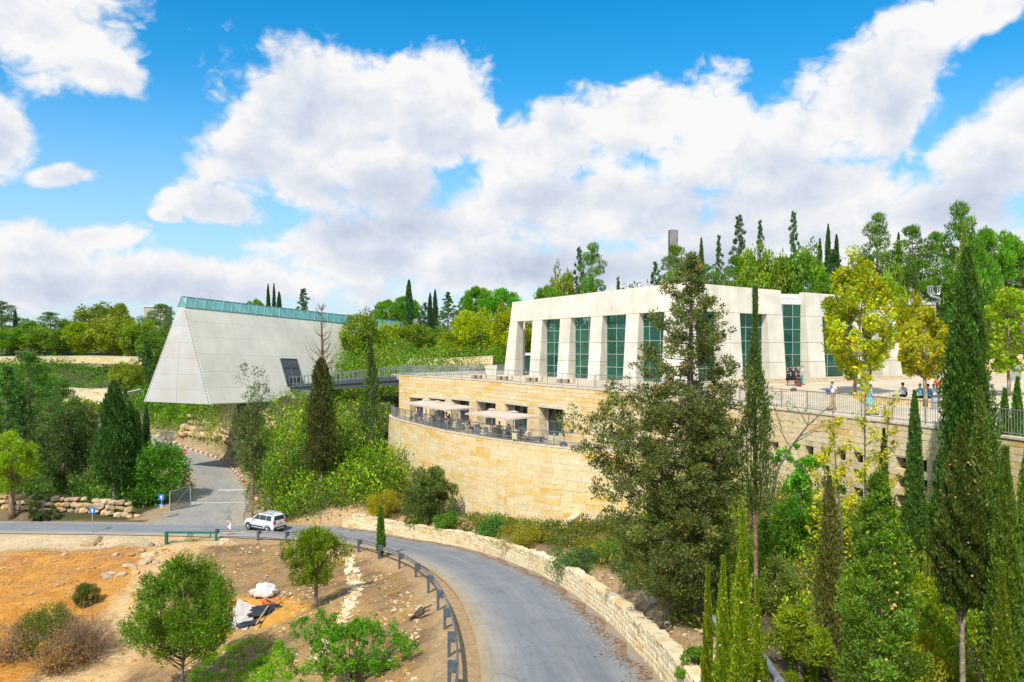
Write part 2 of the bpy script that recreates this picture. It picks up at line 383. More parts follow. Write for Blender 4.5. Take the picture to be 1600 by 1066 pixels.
def road_mask(X, Y, pl, pr, zf, z, up, soft):
    L_ = [tuple(p) for p in pl.p[::3]]; R_ = [tuple(p) for p in pr.p[::3]]; poly = L_+R_[::-1]
    ins = in_poly(X, Y, poly); d, py = poly_dist(X, Y, poly+[poly[0]]); d = np.where(ins, 0, d)
    zr = np.vectorize(zf)(np.where(ins, Y, py)); t = np.clip((d-0.5)/soft, 0, 1); t = t*t*(3-2*t)
    return np.where(d < soft+0.5, (zr-up)*(1-t)+z*t, z), d
PATHP = [(-27.6,66.2),(-26.6,62),(-25.2,57),(-24.6,52),(-24.0,47),(-22.6,42),(-21,37),(-19.5,32)]
def height(X, Y, full=False):
    X = np.asarray(X, float); Y = np.asarray(Y, float)
    z = tps(CT, X, Y)+CZ
    z = z+(fnoise(X*0.35+40, Y*0.35)-0.5)*0.5*np.clip((60-np.abs(Y-50))/40, 0.3, 1)
    far = np.clip((Y-200)/200, 0, 1); z = z*(1-far)+(CZ-6+8*fnoise(X*0.01+9, Y*0.01))*far
    side = np.clip((np.abs(X)-170)/150, 0, 1); z = z*(1-side)+(CZ-8)*side
    z, d2 = road_mask(X, Y, SIDE_L, SIDE_R, zside, z, 0.07, 3.0)
    # road, with the ground held up by the stone wall on its right
    z, d1 = road_mask(X, Y, ROAD_L, ROAD_R, zroad, z, 0.07, 1.2)
    ins = in_poly(X, Y, PLAZA_POLY); z = np.where(ins, np.minimum(z, CZ-9.5), z)
    B_ = [tuple(p) for p in BASTION.p]+[(10.4,57.6),(6.6,63.2),(1.4,70),(-3,76.3),(-7.6,81.6),(-12.2,86)]
    z = np.where(in_poly(X, Y, B_), np.minimum(z, CZ-15.5), z)
    return (z, d1, d2) if full else z
def H1(x, y): return float(height(np.array([x]), np.array([y]))[0])
def axis(segs):
    o = []
    for a, b, s in segs: o += list(np.arange(a, b, s))
    o.append(segs[-1][1]); return np.array(o)
gx = axis([(-1500,-300,150),(-300,-90,8),(-90,-48,1.2),(-48,26,0.42),(26,100,2.5),(100,300,12),(300,1500,150)])
gy = axis([(-60,6,6),(6,76,0.42),(76,135,0.9),(135,230,2.4),(230,500,20),(500,3500,300)])
GX, GY = np.meshgrid(gx, gy)
GZ, D1, D2 = height(GX, GY, True)
fine = (fnoise(GX*1.3, GY*1.3, 3)-0.5)*0.28
GZ = GZ+np.where((D1 > 1.0) & (D2 > 1.5), fine, 0)
# soil colours
def mixc(c, t, new): t = np.clip(t, 0, 1)[..., None]; return c*(1-t)+np.array(new)*t
nA = fnoise(GX*0.22+3, GY*0.22+8); nB = fnoise(GX*0.9+11, GY*0.9, 4); nC = fnoise(GX*0.07, GY*0.07+5)
C = np.zeros(GX.shape+(3,))+np.array((0.16, 0.125, 0.065))
C = mixc(C, (nB-0.45)*3, (0.24, 0.17, 0.09))
C = mixc(C, np.clip((GY-95)/30, 0, 1)*0.8, (0.075, 0.10, 0.035))
edge = (nA-0.5)*5
dry = np.clip((-GX-1+edge*0.0)/0.6, 0, 1)*np.clip((67-GY)/1.0, 0, 1)*np.clip((GX+27)/1.5, 0, 1)
C = mixc(C, dry, (0.38, 0.235, 0.11))
C = mixc(C, dry*(nB-0.42)*4.0, (0.24, 0.15, 0.08))
C = mixc(C, dry*(nA-0.50)*6, (0.50, 0.30, 0.12))
orange = np.clip((-GX-25.5+edge*0.5)/1.5, 0, 1)*np.clip((65.5-GY+edge*0.3)/1.5, 0, 1)
C = mixc(C, orange, (0.62, 0.285, 0.055))
C = mixc(C, orange*(nB-0.47)*3.2, (0.54, 0.20, 0.03))
C = mixc(C, orange*(0.42-nA)*4, (0.72, 0.42, 0.12))
C = mixc(C, orange*np.clip((GY-57)/8, 0, 1)*(nB > 0.54)*0.5, (0.34, 0.22, 0.13))
C = mixc(C, orange*np.clip((GX+38)/9, 0, 1)*np.clip((GY-53)/6, 0, 1)*(nA-0.42)*2.5, (0.38, 0.25, 0.13))
shoulder = np.clip((-GX-20)/3, 0, 1)*np.clip((GY-64.6-edge*0.35)/0.8, 0, 1)*np.clip((70-GY)/1, 0, 1)
C = mixc(C, shoulder, (0.62, 0.47, 0.28)); 
dp, _ = poly_dist(GX, GY, PATHP)
pathw = np.clip((2.6+edge*0.25-dp)/0.8, 0, 1); C = mixc(C, pathw, (0.68, 0.46, 0.22)); C = mixc(C, pathw*(nB-0.50)*3, (0.62, 0.34, 0.12))
pit, _ = poly_dist(GX, GY, [(-19,50.5),(-15.4,50),(-13.6,47.4)])
C = mixc(C, (1.9+edge*0.15-pit)/0.6, (0.72, 0.35, 0.07))
verge = np.clip((2.2+edge*0.25-D1)/0.8, 0, 1)*np.clip((GX+62)/2, 0, 1); C = mixc(C, verge*(GX > -24), (0.50, 0.33, 0.17))
C = mixc(C, np.clip((2.5-D2)/1, 0, 1)*(GY > 74), (0.42, 0.30, 0.17))
# green grass patch low by the first tree
gr, _ = poly_dist(GX, GY, [(-15.5,37),(-12.5,36),(-10.5,33)])
C = mixc(C, np.clip((2.2+edge*0.4-gr)/0.8, 0, 1)*0.8, (0.13, 0.20, 0.04))
park = np.clip((GY-179)/3, 0, 1)*np.clip((190-GY)/3, 0, 1)*np.clip((-GX-55)/4, 0, 1); C = mixc(C, park, (0.50, 0.38, 0.22))
greenbank = ((GX > -62) & (GX < 0) & (GY > 73.8) & (D2 > 2.2) & ~((GX < -44) & (GY < 76))); C = mixc(C, greenbank*0.85, (0.07, 0.075, 0.025))
rb_ = ((GX > 9) & (GX < 40) & (GY < 58)); C = mixc(C, rb_*0.7, (0.10, 0.085, 0.04))
bed = ((GX > -6) & (GX < 12) & (GY > 50) & (GY < 70)); C = mixc(C, bed*0.7, (0.26, 0.17, 0.09))
ny, nx = GX.shape; idx = np.arange(ny*nx).reshape(ny, nx)
quads = np.stack([idx[:-1, :-1], idx[:-1, 1:], idx[1:, 1:], idx[1:, :-1]], -1).reshape(-1, 4)

def ground_mat():
    m = bpy.data.materials.new('ground_soil'); m.use_nodes = True; nt = m.node_tree; b = nt.nodes['Principled BSDF']; n = nt.nodes.new; l = nt.links.new
    b.inputs['Roughness'].default_value = 0.95; b.inputs['Specular IOR Level'].default_value = 0.1
    at = n('ShaderNodeVertexColor'); at.layer_name = 'Col'; geo = n('ShaderNodeNewGeometry')
    def nz(s, d=5, r=0.6):
        k = n('ShaderNodeTexNoise'); k.inputs['Scale'].default_value = s; k.inputs['Detail'].default_value = d; k.inputs['Roughness'].default_value = r; l(geo.outputs['Position'], k.inputs['Vector']); return k.outputs[0]
    a, c = nz(2.3, 7, 0.7), nz(9, 4)
    mr = n('ShaderNodeMapRange'); l(a, mr.inputs[0]); mr.inputs[1].default_value = .3; mr.inputs[2].default_value = .7; mr.inputs[3].default_value = 0.74; mr.inputs[4].default_value = 1.2
    mr2 = n('ShaderNodeMapRange'); l(c, mr2.inputs[0]); mr2.inputs[1].default_value = .3; mr2.inputs[2].default_value = .7; mr2.inputs[3].default_value = 0.8; mr2.inputs[4].default_value = 1.2
    mu = n('ShaderNodeMath'); mu.operation = 'MULTIPLY'; l(mr.outputs[0], mu.inputs[0]); l(mr2.outputs[0], mu.inputs[1])
    sc_ = n('ShaderNodeVectorMath'); sc_.operation = 'SCALE'; l(at.outputs[0], sc_.inputs[0]); l(mu.outputs[0], sc_.inputs[3])
    l(sc_.outputs[0], b.inputs['Base Color'])
    bp = n('ShaderNodeBump'); bp.inputs['Strength'].default_value = 0.8; bp.inputs['Distance'].default_value = 0.12
    ad = n('ShaderNodeMath'); ad.operation = 'ADD'; l(a, ad.inputs[0]); l(c, ad.inputs[1]); l(ad.outputs[0], bp.inputs['Height']); l(bp.outputs[0], b.inputs['Normal'])
    return m
gme = fast_mesh('ground', np.stack([GX, GY, GZ], -1).reshape(-1, 3), quads, col=C.reshape(-1, 3), mats=[ground_mat()], smooth=True)
tag(link('ground', gme), kind='structure')

def road_mat(name, side=False):
    m = bpy.data.materials.new(name); m.use_nodes = True; nt = m.node_tree; b = nt.nodes['Principled BSDF']; n = nt.nodes.new; l = nt.links.new
    b.inputs['Roughness'].default_value = 0.85; b.inputs['Specular IOR Level'].default_value = 0.25
    at = n('ShaderNodeVertexColor'); at.layer_name = 'Col'; sp = n('ShaderNodeSeparateColor'); l(at.outputs[0], sp.inputs[0])   # R: across, G: along
    geo = n('ShaderNodeNewGeometry')
    def nz(vec, s, d=5, r=0.6, sc=None):
        k = n('ShaderNodeTexNoise'); k.inputs['Scale'].default_value = s; k.inputs['Detail'].default_value = d; k.inputs['Roughness'].default_value = r; l(vec, k.inputs['Vector']); return k.outputs[0]
    cm = n('ShaderNodeCombineXYZ'); l(sp.outputs[0], cm.inputs[0]); l(sp.outputs[1], cm.inputs[1])
    mp = n('ShaderNodeMapping'); l(cm.outputs[0], mp.inputs[0]); mp.inputs['Scale'].default_value = (22, 26, 1)
    streak = nz(mp.outputs[0], 1.0, 6, 0.65); big = nz(geo.outputs['Position'], 0.35, 5); fine = nz(geo.outputs['Position'], 14, 3)
    ramp = n('ShaderNodeValToRGB'); l(sp.outputs[0], ramp.inputs[0]); cr = ramp.color_ramp
    stops = [(0.0, (.44,.33,.19)), (0.05, (.42,.34,.22)), (0.12, (.36,.33,.28)), (0.28, (.25,.255,.265)), (0.40, (.225,.235,.25)), (0.52, (.255,.26,.265)), (0.66, (.22,.23,.245)), (0.80, (.26,.262,.262)), (0.93, (.31,.28,.24)), (1.0, (.38,.27,.16))]
    if side: stops = [(0.0, (.36,.29,.19)), (0.2, (.33,.30,.25)), (0.5, (.31,.295,.27)), (0.8, (.335,.31,.265)), (1.0, (.42,.35,.25))]
    cr.elements[0].position = 0; cr.elements[0].color = (*stops[0][1], 1); cr.elements[1].position = 1; cr.elements[1].color = (*stops[-1][1], 1)
    for p, c in stops[1:-1]: e = cr.elements.new(p); e.color = (*c, 1)
    def mrg(x, lo, hi):
        k = n('ShaderNodeMapRange'); l(x, k.inputs[0]); k.inputs[1].default_value = .3; k.inputs[2].default_value = .7; k.inputs[3].default_value = lo; k.inputs[4].default_value = hi; return k.outputs[0]
    def mul(a, b_): k = n('ShaderNodeMath'); k.operation = 'MULTIPLY'; l(a, k.inputs[0]); l(b_, k.inputs[1]); return k.outputs[0]
    f = mul(mul(mrg(streak, .86, 1.12), mrg(big, .90, 1.10)), mrg(fine, .92, 1.08))
    # cracks
    vo = n('ShaderNodeTexVoronoi'); vo.feature = 'DISTANCE_TO_EDGE'; vo.inputs['Scale'].default_value = 0.22; wn_ = n('ShaderNodeTexNoise'); wn_.inputs['Scale'].default_value = 1.5; wn_.inputs['Detail'].default_value = 4; l(geo.outputs['Position'], wn_.inputs['Vector']); wa = n('ShaderNodeVectorMath'); wa.operation = 'MULTIPLY_ADD'; l(wn_.outputs[1], wa.inputs[0]); wa.inputs[1].default_value = (1.6, 1.6, 0); l(geo.outputs['Position'], wa.inputs[2]); l(wa.outputs[0], vo.inputs['Vector'])
    lt = n('ShaderNodeMath'); lt.operation = 'LESS_THAN'; l(vo.outputs[0], lt.inputs[0]); lt.inputs[1].default_value = 0.006
    md = n('ShaderNodeMapRange'); l(lt.outputs[0], md.inputs[0]); md.inputs[3].default_value = 1; md.inputs[4].default_value = 0.82
    f = mul(f, md.outputs[0])
    s_ = n('ShaderNodeVectorMath'); s_.operation = 'SCALE'; l(ramp.outputs[0], s_.inputs[0]); l(f, s_.inputs[3]); l(s_.outputs[0], b.inputs['Base Color'])
    bp = n('ShaderNodeBump'); bp.inputs['Strength'].default_value = 0.3; bp.inputs['Distance'].default_value = 0.02; l(fine, bp.inputs['Height']); l(bp.outputs[0], b.inputs['Normal'])
    return m
def make_road(name, pl, pr, zf, m, nl=200, nc=16, dz=0.0, rag=0.0):
    vs, fs = ribbon(pl, pr, zf, nl, nc); vs[:, 2] += dz
    t = np.repeat(np.arange(nl+1)/nl, nc+1); a = np.tile(np.arange(nc+1)/nc, nl+1)
    col = np.stack([a, t, a*0], -1)
    return tag(link(name, fast_mesh(name, vs, fs, col=col, mats=[m], smooth=True)), kind='structure')
make_road('road', ROAD_L, ROAD_R, zroad, road_mat('asphalt_main'))
make_road('side_road', SIDE_L, SIDE_R, zside, road_mat('asphalt_side', True), 140, 12, 0.006)
# faded painted lines across the junction of the side road
wp = mat('road_paint', (0.72, 0.70, 0.66), 0.8, 0.25, 6)
mb = MB()
for (a, b, w) in (((-32.6, 80.9), (-27.0, 81.4), 0.16), ((-32.3, 87.6), (-29.2, 87.9), 0.3)):
    z = CZ-17+0.012; ax, ay = a; bx, by = b; mb.quad((ax, ay-w, z), (bx, by-w, z), (bx, by+w, z), (ax, ay+w, z))
tag(mb.build('road_marking', wp), kind='structure')

# ------------------------------------------------------------------ stone walls
def stone_mat(name, pal, accent, scale=0.5, rnd_=0.16):
    m = bpy.data.materials.new(name); m.use_nodes = True; nt = m.node_tree; b = nt.nodes['Principled BSDF']; n = nt.nodes.new; l = nt.links.new
    b.inputs['Roughness'].default_value = 0.9; b.inputs['Specular IOR Level'].default_value = 0.15
    geo = n('ShaderNodeNewGeometry'); oi = n('ShaderNodeObjectInfo'); at = n('ShaderNodeVertexColor'); at.layer_name = 'Col'
    nz = n('ShaderNodeTexNoise'); nz.inputs['Scale'].default_value = scale; nz.inputs['Detail'].default_value = 3
    mp = n('ShaderNodeMapping'); mp.inputs['Scale'].default_value = (0.35, 0.35, 1.6); l(geo.outputs['Position'], mp.inputs[0]); l(mp.outputs[0], nz.inputs['Vector'])
    # each stone has its own tone: object random, or the joined stones' own colour value
    sp = n('ShaderNodeSeparateColor'); l(at.outputs[0], sp.inputs[0])
    gt = n('ShaderNodeMath'); gt.operation = 'GREATER_THAN'; l(sp.outputs[0], gt.inputs[0]); gt.inputs[1].default_value = 0.001
    rm = n('ShaderNodeMix'); l(gt.outputs[0], rm.inputs[0]); l(oi.outputs['Random'], rm.inputs[2]); l(sp.outputs[0], rm.inputs[3])
    rr = rm.outputs[0]
    ad = n('ShaderNodeMath'); ad.operation = 'MULTIPLY_ADD'; l(rr, ad.inputs[0]); ad.inputs[1].default_value = 0.36; l(nz.outputs[0], ad.inputs[2])
    rp = n('ShaderNodeValToRGB'); l(ad.outputs[0], rp.inputs[0]); e = rp.color_ramp.elements
    e[0].position = 0.46; e[0].color = (*pal[0], 1); e[1].position = 0.96; e[1].color = (*accent, 1)
    k = rp.color_ramp.elements.new(0.72); k.color = (*pal[1], 1); k = rp.color_ramp.elements.new(0.84); k.color = (*pal[2], 1)
    nf = n('ShaderNodeTexNoise'); nf.inputs['Scale'].default_value = 5; nf.inputs['Detail'].default_value = 6; l(geo.outputs['Position'], nf.inputs['Vector'])
    mr = n('ShaderNodeMapRange'); l(nf.outputs[0], mr.inputs[0]); mr.inputs[1].default_value = .3; mr.inputs[2].default_value = .7; mr.inputs[3].default_value = 0.84; mr.inputs[4].default_value = 1.12
    # second random for value
    wn = n('ShaderNodeTexWhiteNoise'); wn.noise_dimensions = '1D'; l(rr, wn.inputs['W'])
    mr2 = n('ShaderNodeMapRange'); l(wn.outputs[0], mr2.inputs[0]); mr2.inputs[3].default_value = 1-rnd_; mr2.inputs[4].default_value = 1+rnd_*0.6
    # rain streaks: soft vertical stains
    ms = n('ShaderNodeMapping'); ms.inputs['Scale'].default_value = (1.3, 1.3, 0.10); l(geo.outputs['Position'], ms.inputs[0])
    ns = n('ShaderNodeTexNoise'); ns.inputs['Scale'].default_value = 1.0; ns.inputs['Detail'].default_value = 5; l(ms.outputs[0], ns.inputs['Vector'])
    mr3 = n('ShaderNodeMapRange'); l(ns.outputs[0], mr3.inputs[0]); mr3.inputs[1].default_value = .58; mr3.inputs[2].default_value = .78; mr3.inputs[3].default_value = 1.0; mr3.inputs[4].default_value = 0.74
    mu = n('ShaderNodeMath'); mu.operation = 'MULTIPLY'; l(mr.outputs[0], mu.inputs[0]); l(mr2.outputs[0], mu.inputs[1])
    mu2 = n('ShaderNodeMath'); mu2.operation = 'MULTIPLY'; l(mu.outputs[0], mu2.inputs[0]); l(mr3.outputs[0], mu2.inputs[1])
    s_ = n('ShaderNodeVectorMath'); s_.operation = 'SCALE'; l(rp.outputs[0], s_.inputs[0]); l(mu2.outputs[0], s_.inputs[3]); l(s_.outputs[0], b.inputs['Base Color'])
    bp = n('ShaderNodeBump'); bp.inputs['Strength'].default_value = 0.4; bp.inputs['Distance'].default_value = 0.02; l(nf.outputs[0], bp.inputs['Height']); l(bp.outputs[0], b.inputs['Normal'])
    return m
S_BAST = stone_mat('golden_limestone', ((.79,.65,.41), (.78,.595,.31), (.77,.54,.22)), (.74,.46,.125), 0.42, 0.05)
S_WIN = stone_mat('pale_limestone', ((.75,.62,.39), (.74,.58,.32), (.74,.53,.22)), (.72,.46,.13), 0.5, .08)
S_LOW = stone_mat('rough_limestone', ((.77,.66,.45), (.75,.60,.36), (.72,.52,.26)), (.62,.40,.15), 1.2, 0.14)
S_BOULD = stone_mat('boulder_stone', ((.55,.42,.27), (.58,.42,.24), (.60,.38,.17)), (.55,.30,.10), 1.2, 0.3)
MORTAR = mat('wall_joint', (0.68, 0.57, 0.37), 0.95, 0.2, 3)
COPE = mat('coping_stone', (0.70, 0.60, 0.43), 0.85, 0.12, 4, bump=.3)
GLASSD = mat('dark_window_glass', (0.035, 0.055, 0.07), 0.06, 0.3, 1.5, spec=0.8)
STEEL = mat('grey_steel', (0.30, 0.33, 0.36), 0.4, 0.1, 5, metal=0.6)
STEELD = mat('dark_steel', (0.10, 0.12, 0.135), 0.5, 0.1, 5, metal=0.4)
FRAME = mat('light_window_frame', (0.60, 0.62, 0.62), 0.4, 0.06, 4)

def unit_block(name, m, cham=0.06, jit=0.0, seed=0):
    r = random.Random(seed); bm = bmesh.new(); bmesh.ops.create_cube(bm, size=1)
    if jit:
        bmesh.ops.bevel(bm, geom=bm.edges[:], offset=0.13, segments=1, affect='EDGES')
        for v in bm.verts: v.co += Vector((r.uniform(-jit, jit), r.uniform(-jit, jit), r.uniform(-jit, jit)))
    else:
        for v in bm.verts:
            if v.co.y < 0: v.co.x *= 1-cham*0.35; v.co.z *= 1-cham
    me = bpy.data.meshes.new(name); bm.to_mesh(me); bm.free(); me.materials.append(m); return me

def stone_wall(parent, path, s0, s1, z0, z1, mcore, mstone, course, width, thick=0.5, openings=(), batter=0.0, ztopf=None, zbotf=None,
               limit=300, name='brick', rough=0.0, seed=1, proud=0.02, core_name='wall_core', stuff='stone_courses', cap=True, depth=0.12, gap=0.014):
    """core with recessed openings, faced with real blocks; the largest in view are parts, the rest one mesh"""
    r = random.Random(seed)
    zt = ztopf or (lambda s: z1); zb = zbotf or (lambda s: z0)
    off = lambda s, z: batter*(zt(s)-z)
    S = sorted(set([s0, s1]+[s for o in openings for s in (o[0], o[1])]+[s0+(s1-s0)*i/max(1, int((s1-s0)/0.9)) for i in range(int((s1-s0)/0.9)+1)]))
    mb = MB(); gl = []
    for a, b in zip(S, S[1:]):
        if b-a < 1e-4 or a < s0-1e-6 or b > s1+1e-6: continue
        mid = (a+b)/2; ops = [o for o in openings if o[0]-1e-6 <= mid <= o[1]+1e-6]
        zs = sorted(set([None]+[])) if False else []
        cuts = [('b', None)]
        lv = sorted([(o[2], o[3], o) for o in ops])
        def q(z_a, z_b):      # z_a, z_b functions of s
            mb.quad(path.P(a, off(a, z_a(a)), z_a(a)), path.P(b, off(b, z_a(b)), z_a(b)), path.P(b, off(b, z_b(b)), z_b(b)), path.P(a, off(a, z_b(a)), z_b(a)))
        cur = zb
        for (oz0, oz1, o) in lv:
            q(cur, lambda s, z=oz0: z); cur = (lambda s, z=oz1: z)
            D = o[4]
            for z in (oz0, oz1):
                p = [path.P(a, off(a, z), z), path.P(b, off(b, z), z), path.P(b, off(b, z)-D, z), path.P(a, off(a, z)-D, z)]
                mb.quad(*(p if z == oz0 else p[::-1]))
        q(cur, zt)
        if cap: mb.quad(path.P(a, 0, zt(a)), path.P(b, 0, zt(b)), path.P(b, -thick, zt(b)), path.P(a, -thick, zt(a)))
    for o in openings:
        for s, fl in ((o[0], 0), (o[1], 1)):
            p = [path.P(s, off(s, o[2]), o[2]), path.P(s, off(s, o[2])-o[4], o[2]), path.P(s, off(s, o[3])-o[4], o[3]), path.P(s, off(s, o[3]), o[3])]
            mb.quad(*(p if fl else p[::-1]))
    mb.build(core_name, mcore, parent)
    if mstone is None: return
    me = unit_block(name, mstone, jit=rough, seed=seed); mes = [me]+([unit_block(name, mstone, jit=rough, seed=seed+k) for k in (1, 2, 3)] if rough else [])
    items = []
    zmax = max(zt(s0+(s1-s0)*i/20) for i in range(21)); zmin = min(zb(s0+(s1-s0)*i/20) for i in range(21))
    nrow = int((zmax-zmin)/course)+1
    for row in range(nrow):
        s = s0-r.uniform(0, width)
        while s < s1:
            w = width*r.uniform(0.6, 1.45); a, b = max(s, s0), min(s+w, s1); s += w
            if b-a < 0.12: continue
            mid = (a+b)/2
            top = zt(mid)-row*course if rough or ztopf else zmax-row*course
            bot = top-course*(1 if not rough else r.uniform(.94, 1.0))
            if bot < zb(mid)-course: continue
            top = min(top, zt(mid)); 
            segs = [(a, b)]
            for o in openings:
                if o[3] > bot+0.03 and o[2] < top-0.03:
                    ns = []
                    for (x, y) in segs:
                        if o[1] <= x or o[0] >= y: ns.append((x, y)); continue
                        if o[0]-x > 0.1: ns.append((x, o[0]))
                        if y-o[1] > 0.1: ns.append((o[1], y))
                    segs = ns
            for (x, y) in segs:
                if top-bot < 0.06: continue
                m_ = (x+y)/2; zc = (top+bot)/2; p, tn, nn = path.at(m_)
                pr = r.uniform(0, proud)
                c = Vector((p.x, p.y, 0))+Vector((nn.x, nn.y, 0))*(off(m_, zc)-depth/2+0.012+pr); c.z = zc
                d = max(8, (c-Vector((0, 0, CZ))).length)
                items.append(((y-x)*(top-bot)/d/d, c, math.atan2(tn.y, tn.x), (y-x-gap, depth, top-bot-gap), r.randrange(len(mes)), r.random()))
    items.sort(key=lambda t: -t[0])
    for k, (sz, c, ang, dim, mi, _) in enumerate(items[:limit]):
        o = link(name, mes[mi], parent, c); o.rotation_euler = (0, 0, ang); o.scale = dim
    rest = items[limit:]
    if rest:
        V = []; Fq = []; Ft = []; Cc = []
        base = [np.array([v.co for v in m_.vertices]) for m_ in mes]; polys = [[list(p.vertices) for p in m_.polygons] for m_ in mes]; n0 = 0
        for (sz, c, ang, dim, mi, rv) in rest:
            b = base[mi]*np.array(dim); ca, sa = math.cos(ang), math.sin(ang)
            V.append(np.stack([b[:, 0]*ca-b[:, 1]*sa+c.x, b[:, 0]*sa+b[:, 1]*ca+c.y, b[:, 2]+c.z], -1)); Cc.append(np.full((len(b), 3), max(0.01, rv)))
            for p in polys[mi]: (Fq if len(p) == 4 else Ft).append([i+n0 for i in p])
            n0 += len(b)
        o = link(stuff, fast_mesh(stuff, np.concatenate(V), Fq, Ft, col=np.concatenate(Cc), mats=[mstone]), parent); o['kind'] = 'stuff'
    return items

# plaza slab and the cafe terrace floor
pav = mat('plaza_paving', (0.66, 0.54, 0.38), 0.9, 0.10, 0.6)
bm = bmesh.new()
top = [bm.verts.new((x, y, PZ)) for x, y in [tuple(PLAZA_EDGE.P(s*PLAZA_EDGE.len/60, -0.25)[:2]) for s in range(61)]+[(90,12),(95,104),(30,104),(-6,100),(-14,92)]]
f = bm.faces.new(top); bmesh.ops.recalc_face_normals(bm, faces=[f])
if f.normal.z < 0: f.normal_flip()
ex = bmesh.ops.extrude_face_region(bm, geom=[f]); 
for v in [g for g in ex['geom'] if isinstance(g, bmesh.types.BMVert)]: v.co.z -= 0.4
bmesh.ops.recalc_face_normals(bm, faces=bm.faces)
me = bpy.data.meshes.new('plaza'); bm.to_mesh(me); bm.free(); me.materials.append(pav); tag(link('plaza', me), kind='structure')
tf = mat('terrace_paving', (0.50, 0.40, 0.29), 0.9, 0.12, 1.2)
bm = bmesh.new()
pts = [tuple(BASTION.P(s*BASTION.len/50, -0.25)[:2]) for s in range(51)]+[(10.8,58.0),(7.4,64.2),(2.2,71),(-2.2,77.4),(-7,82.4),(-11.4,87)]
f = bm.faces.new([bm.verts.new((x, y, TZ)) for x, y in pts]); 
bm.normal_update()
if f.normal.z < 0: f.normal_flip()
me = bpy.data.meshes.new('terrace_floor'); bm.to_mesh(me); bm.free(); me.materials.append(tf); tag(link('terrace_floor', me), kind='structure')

bast = empty('bastion_wall', (-5, 70, 4), label='tall curved golden limestone wall carrying the open cafe terrace', cat='retaining wall')
bast.location = (0, 0, 0)
stone_wall(bast, BASTION, 1.2, BASTION.len, 3.2, TZ+0.12, MORTAR, S_BAST, 0.40, 1.05, thick=0.45, batter=0.035, seed=3)
mb = MB()
sN = 40
for i in range(sN):
    a = 1.2+(BASTION.len-1.2)*i/sN; b = 1.2+(BASTION.len-1.2)*(i+1)/sN
    mb.hexa([BASTION.P(a, .06, TZ+.122), BASTION.P(b, .06, TZ+.122), BASTION.P(b, -.42, TZ+.122), BASTION.P(a, -.42, TZ+.122), BASTION.P(a, .06, TZ+.22), BASTION.P(b, .06, TZ+.22), BASTION.P(b, -.42, TZ+.22), BASTION.P(a, -.42, TZ+.22)])
mb.build('coping', COPE, bast)

# upper wall with the cafe windows, then the wall with the square windows
fac = empty('cafe_facade', (0, 0, 0), label='golden stone wall with tall cafe windows below the upper plaza edge', cat='stone wall')
E = PLAZA_EDGE
s_end = E.s_at_u(955)
wins = [(640.5, 661), (671, 695), (707, 733), (745.6, 774.5), (790.6, 824.5), (843, 880.5)]
ops = [(E.s_at_u(a), E.s_at_u(b), TZ+0.03, TZ+2.15+0.08*i, 1.0) for i, (a, b) in enumerate(wins)]
ops = [(a, b if b-a > 1.4 else a+1.6, c, d, e) for a, b, c, d, e in ops]
stone_wall(fac, E, 0.0, s_end, TZ-1.0, PZ+0.1, MORTAR, S_BAST, 0.36, 1.0, thick=0.4, openings=ops, seed=5, batter=0.0)
for (a, b, z0, z1, D) in ops:
    mb = MB(); g = MB()
    g.quad(E.P(a, -D+.05, z0), E.P(b, -D+.05, z0), E.P(b, -D+.05, z1), E.P(a, -D+.05, z1))
    fr = empty('window', (0, 0, 0)); fr.parent = fac; 
    g.build('glass', GLASSD, fr)
    m_ = a+(b-a)*0.62
    for s in (a+.04, m_, b-.04): mb.bar(E.P(s, -D+.09, z0), E.P(s, -D+.09, z1), .07)
    for z in (z0+.04, z0+(z1-z0)*.52, z1-.04): mb.bar(E.P(a, -D+.09, z), E.P(b, -D+.09, z), .06)
    mb.build('window_frame', FRAME, fr)
    MB().bar(E.P(a-.15, .03, z1+.14), E.P(b+.15, .03, z1+.14), .16, .24).build('lintel', COPE, fac)
def coping(parent, path, s0, s1, z, w=0.45, n=30, h=.1, out=.06, m=COPE, zf=None):
    mb = MB()
    for i in range(n):
        a = s0+(s1-s0)*i/n; b = s0+(s1-s0)*(i+1)/n; za = zf(a) if zf else z; zb_ = zf(b) if zf else z
        mb.hexa([path.P(a, out, za), path.P(b, out, zb_), path.P(b, -w, zb_), path.P(a, -w, za), path.P(a, out, za+h), path.P(b, out, zb_+h), path.P(b, -w, zb_+h), path.P(a, -w, za+h)])
    return mb.build('coping', m, parent)
coping(fac, E, 0, s_end, PZ+.102, n=26, h=.07)
wwl = empty('windowed_wall', (0, 0, 0), label='long pale stone wall pierced by small square windows under the plaza railing', cat='stone wall')
def ww(uc, vc, z=None, w=0.64, h=0.58):
    s = E.s_at_u(uc); zc = z; return (s-w/2, s+w/2, zc-h/2, zc+h/2, 0.55)
sq = []
for u, rows in [(1150, (0,)), (1174, (0,)), (1210, (0,1)), (1264.5, (0,1)), (1289, (0,1,2)), (1314, (0,1,2)), (1341, (0,1,2)), (1374, (0,1,2)), (1408, (0,1,2)), (1440, (0,1,2)), (1467, (0,1,2)), (1500, (0,1)), (1560, (0,1))]:
    for k in rows: sq.append(ww(u, 0, CZ-6.42-0.92*k+(u-1264)*0.0016))
stone_wall(wwl, E, s_end, E.len, CZ-13, PZ+0.1, MORTAR, S_WIN, 0.31, 0.62, thick=0.4, openings=sq, seed=8, batter=0.0)
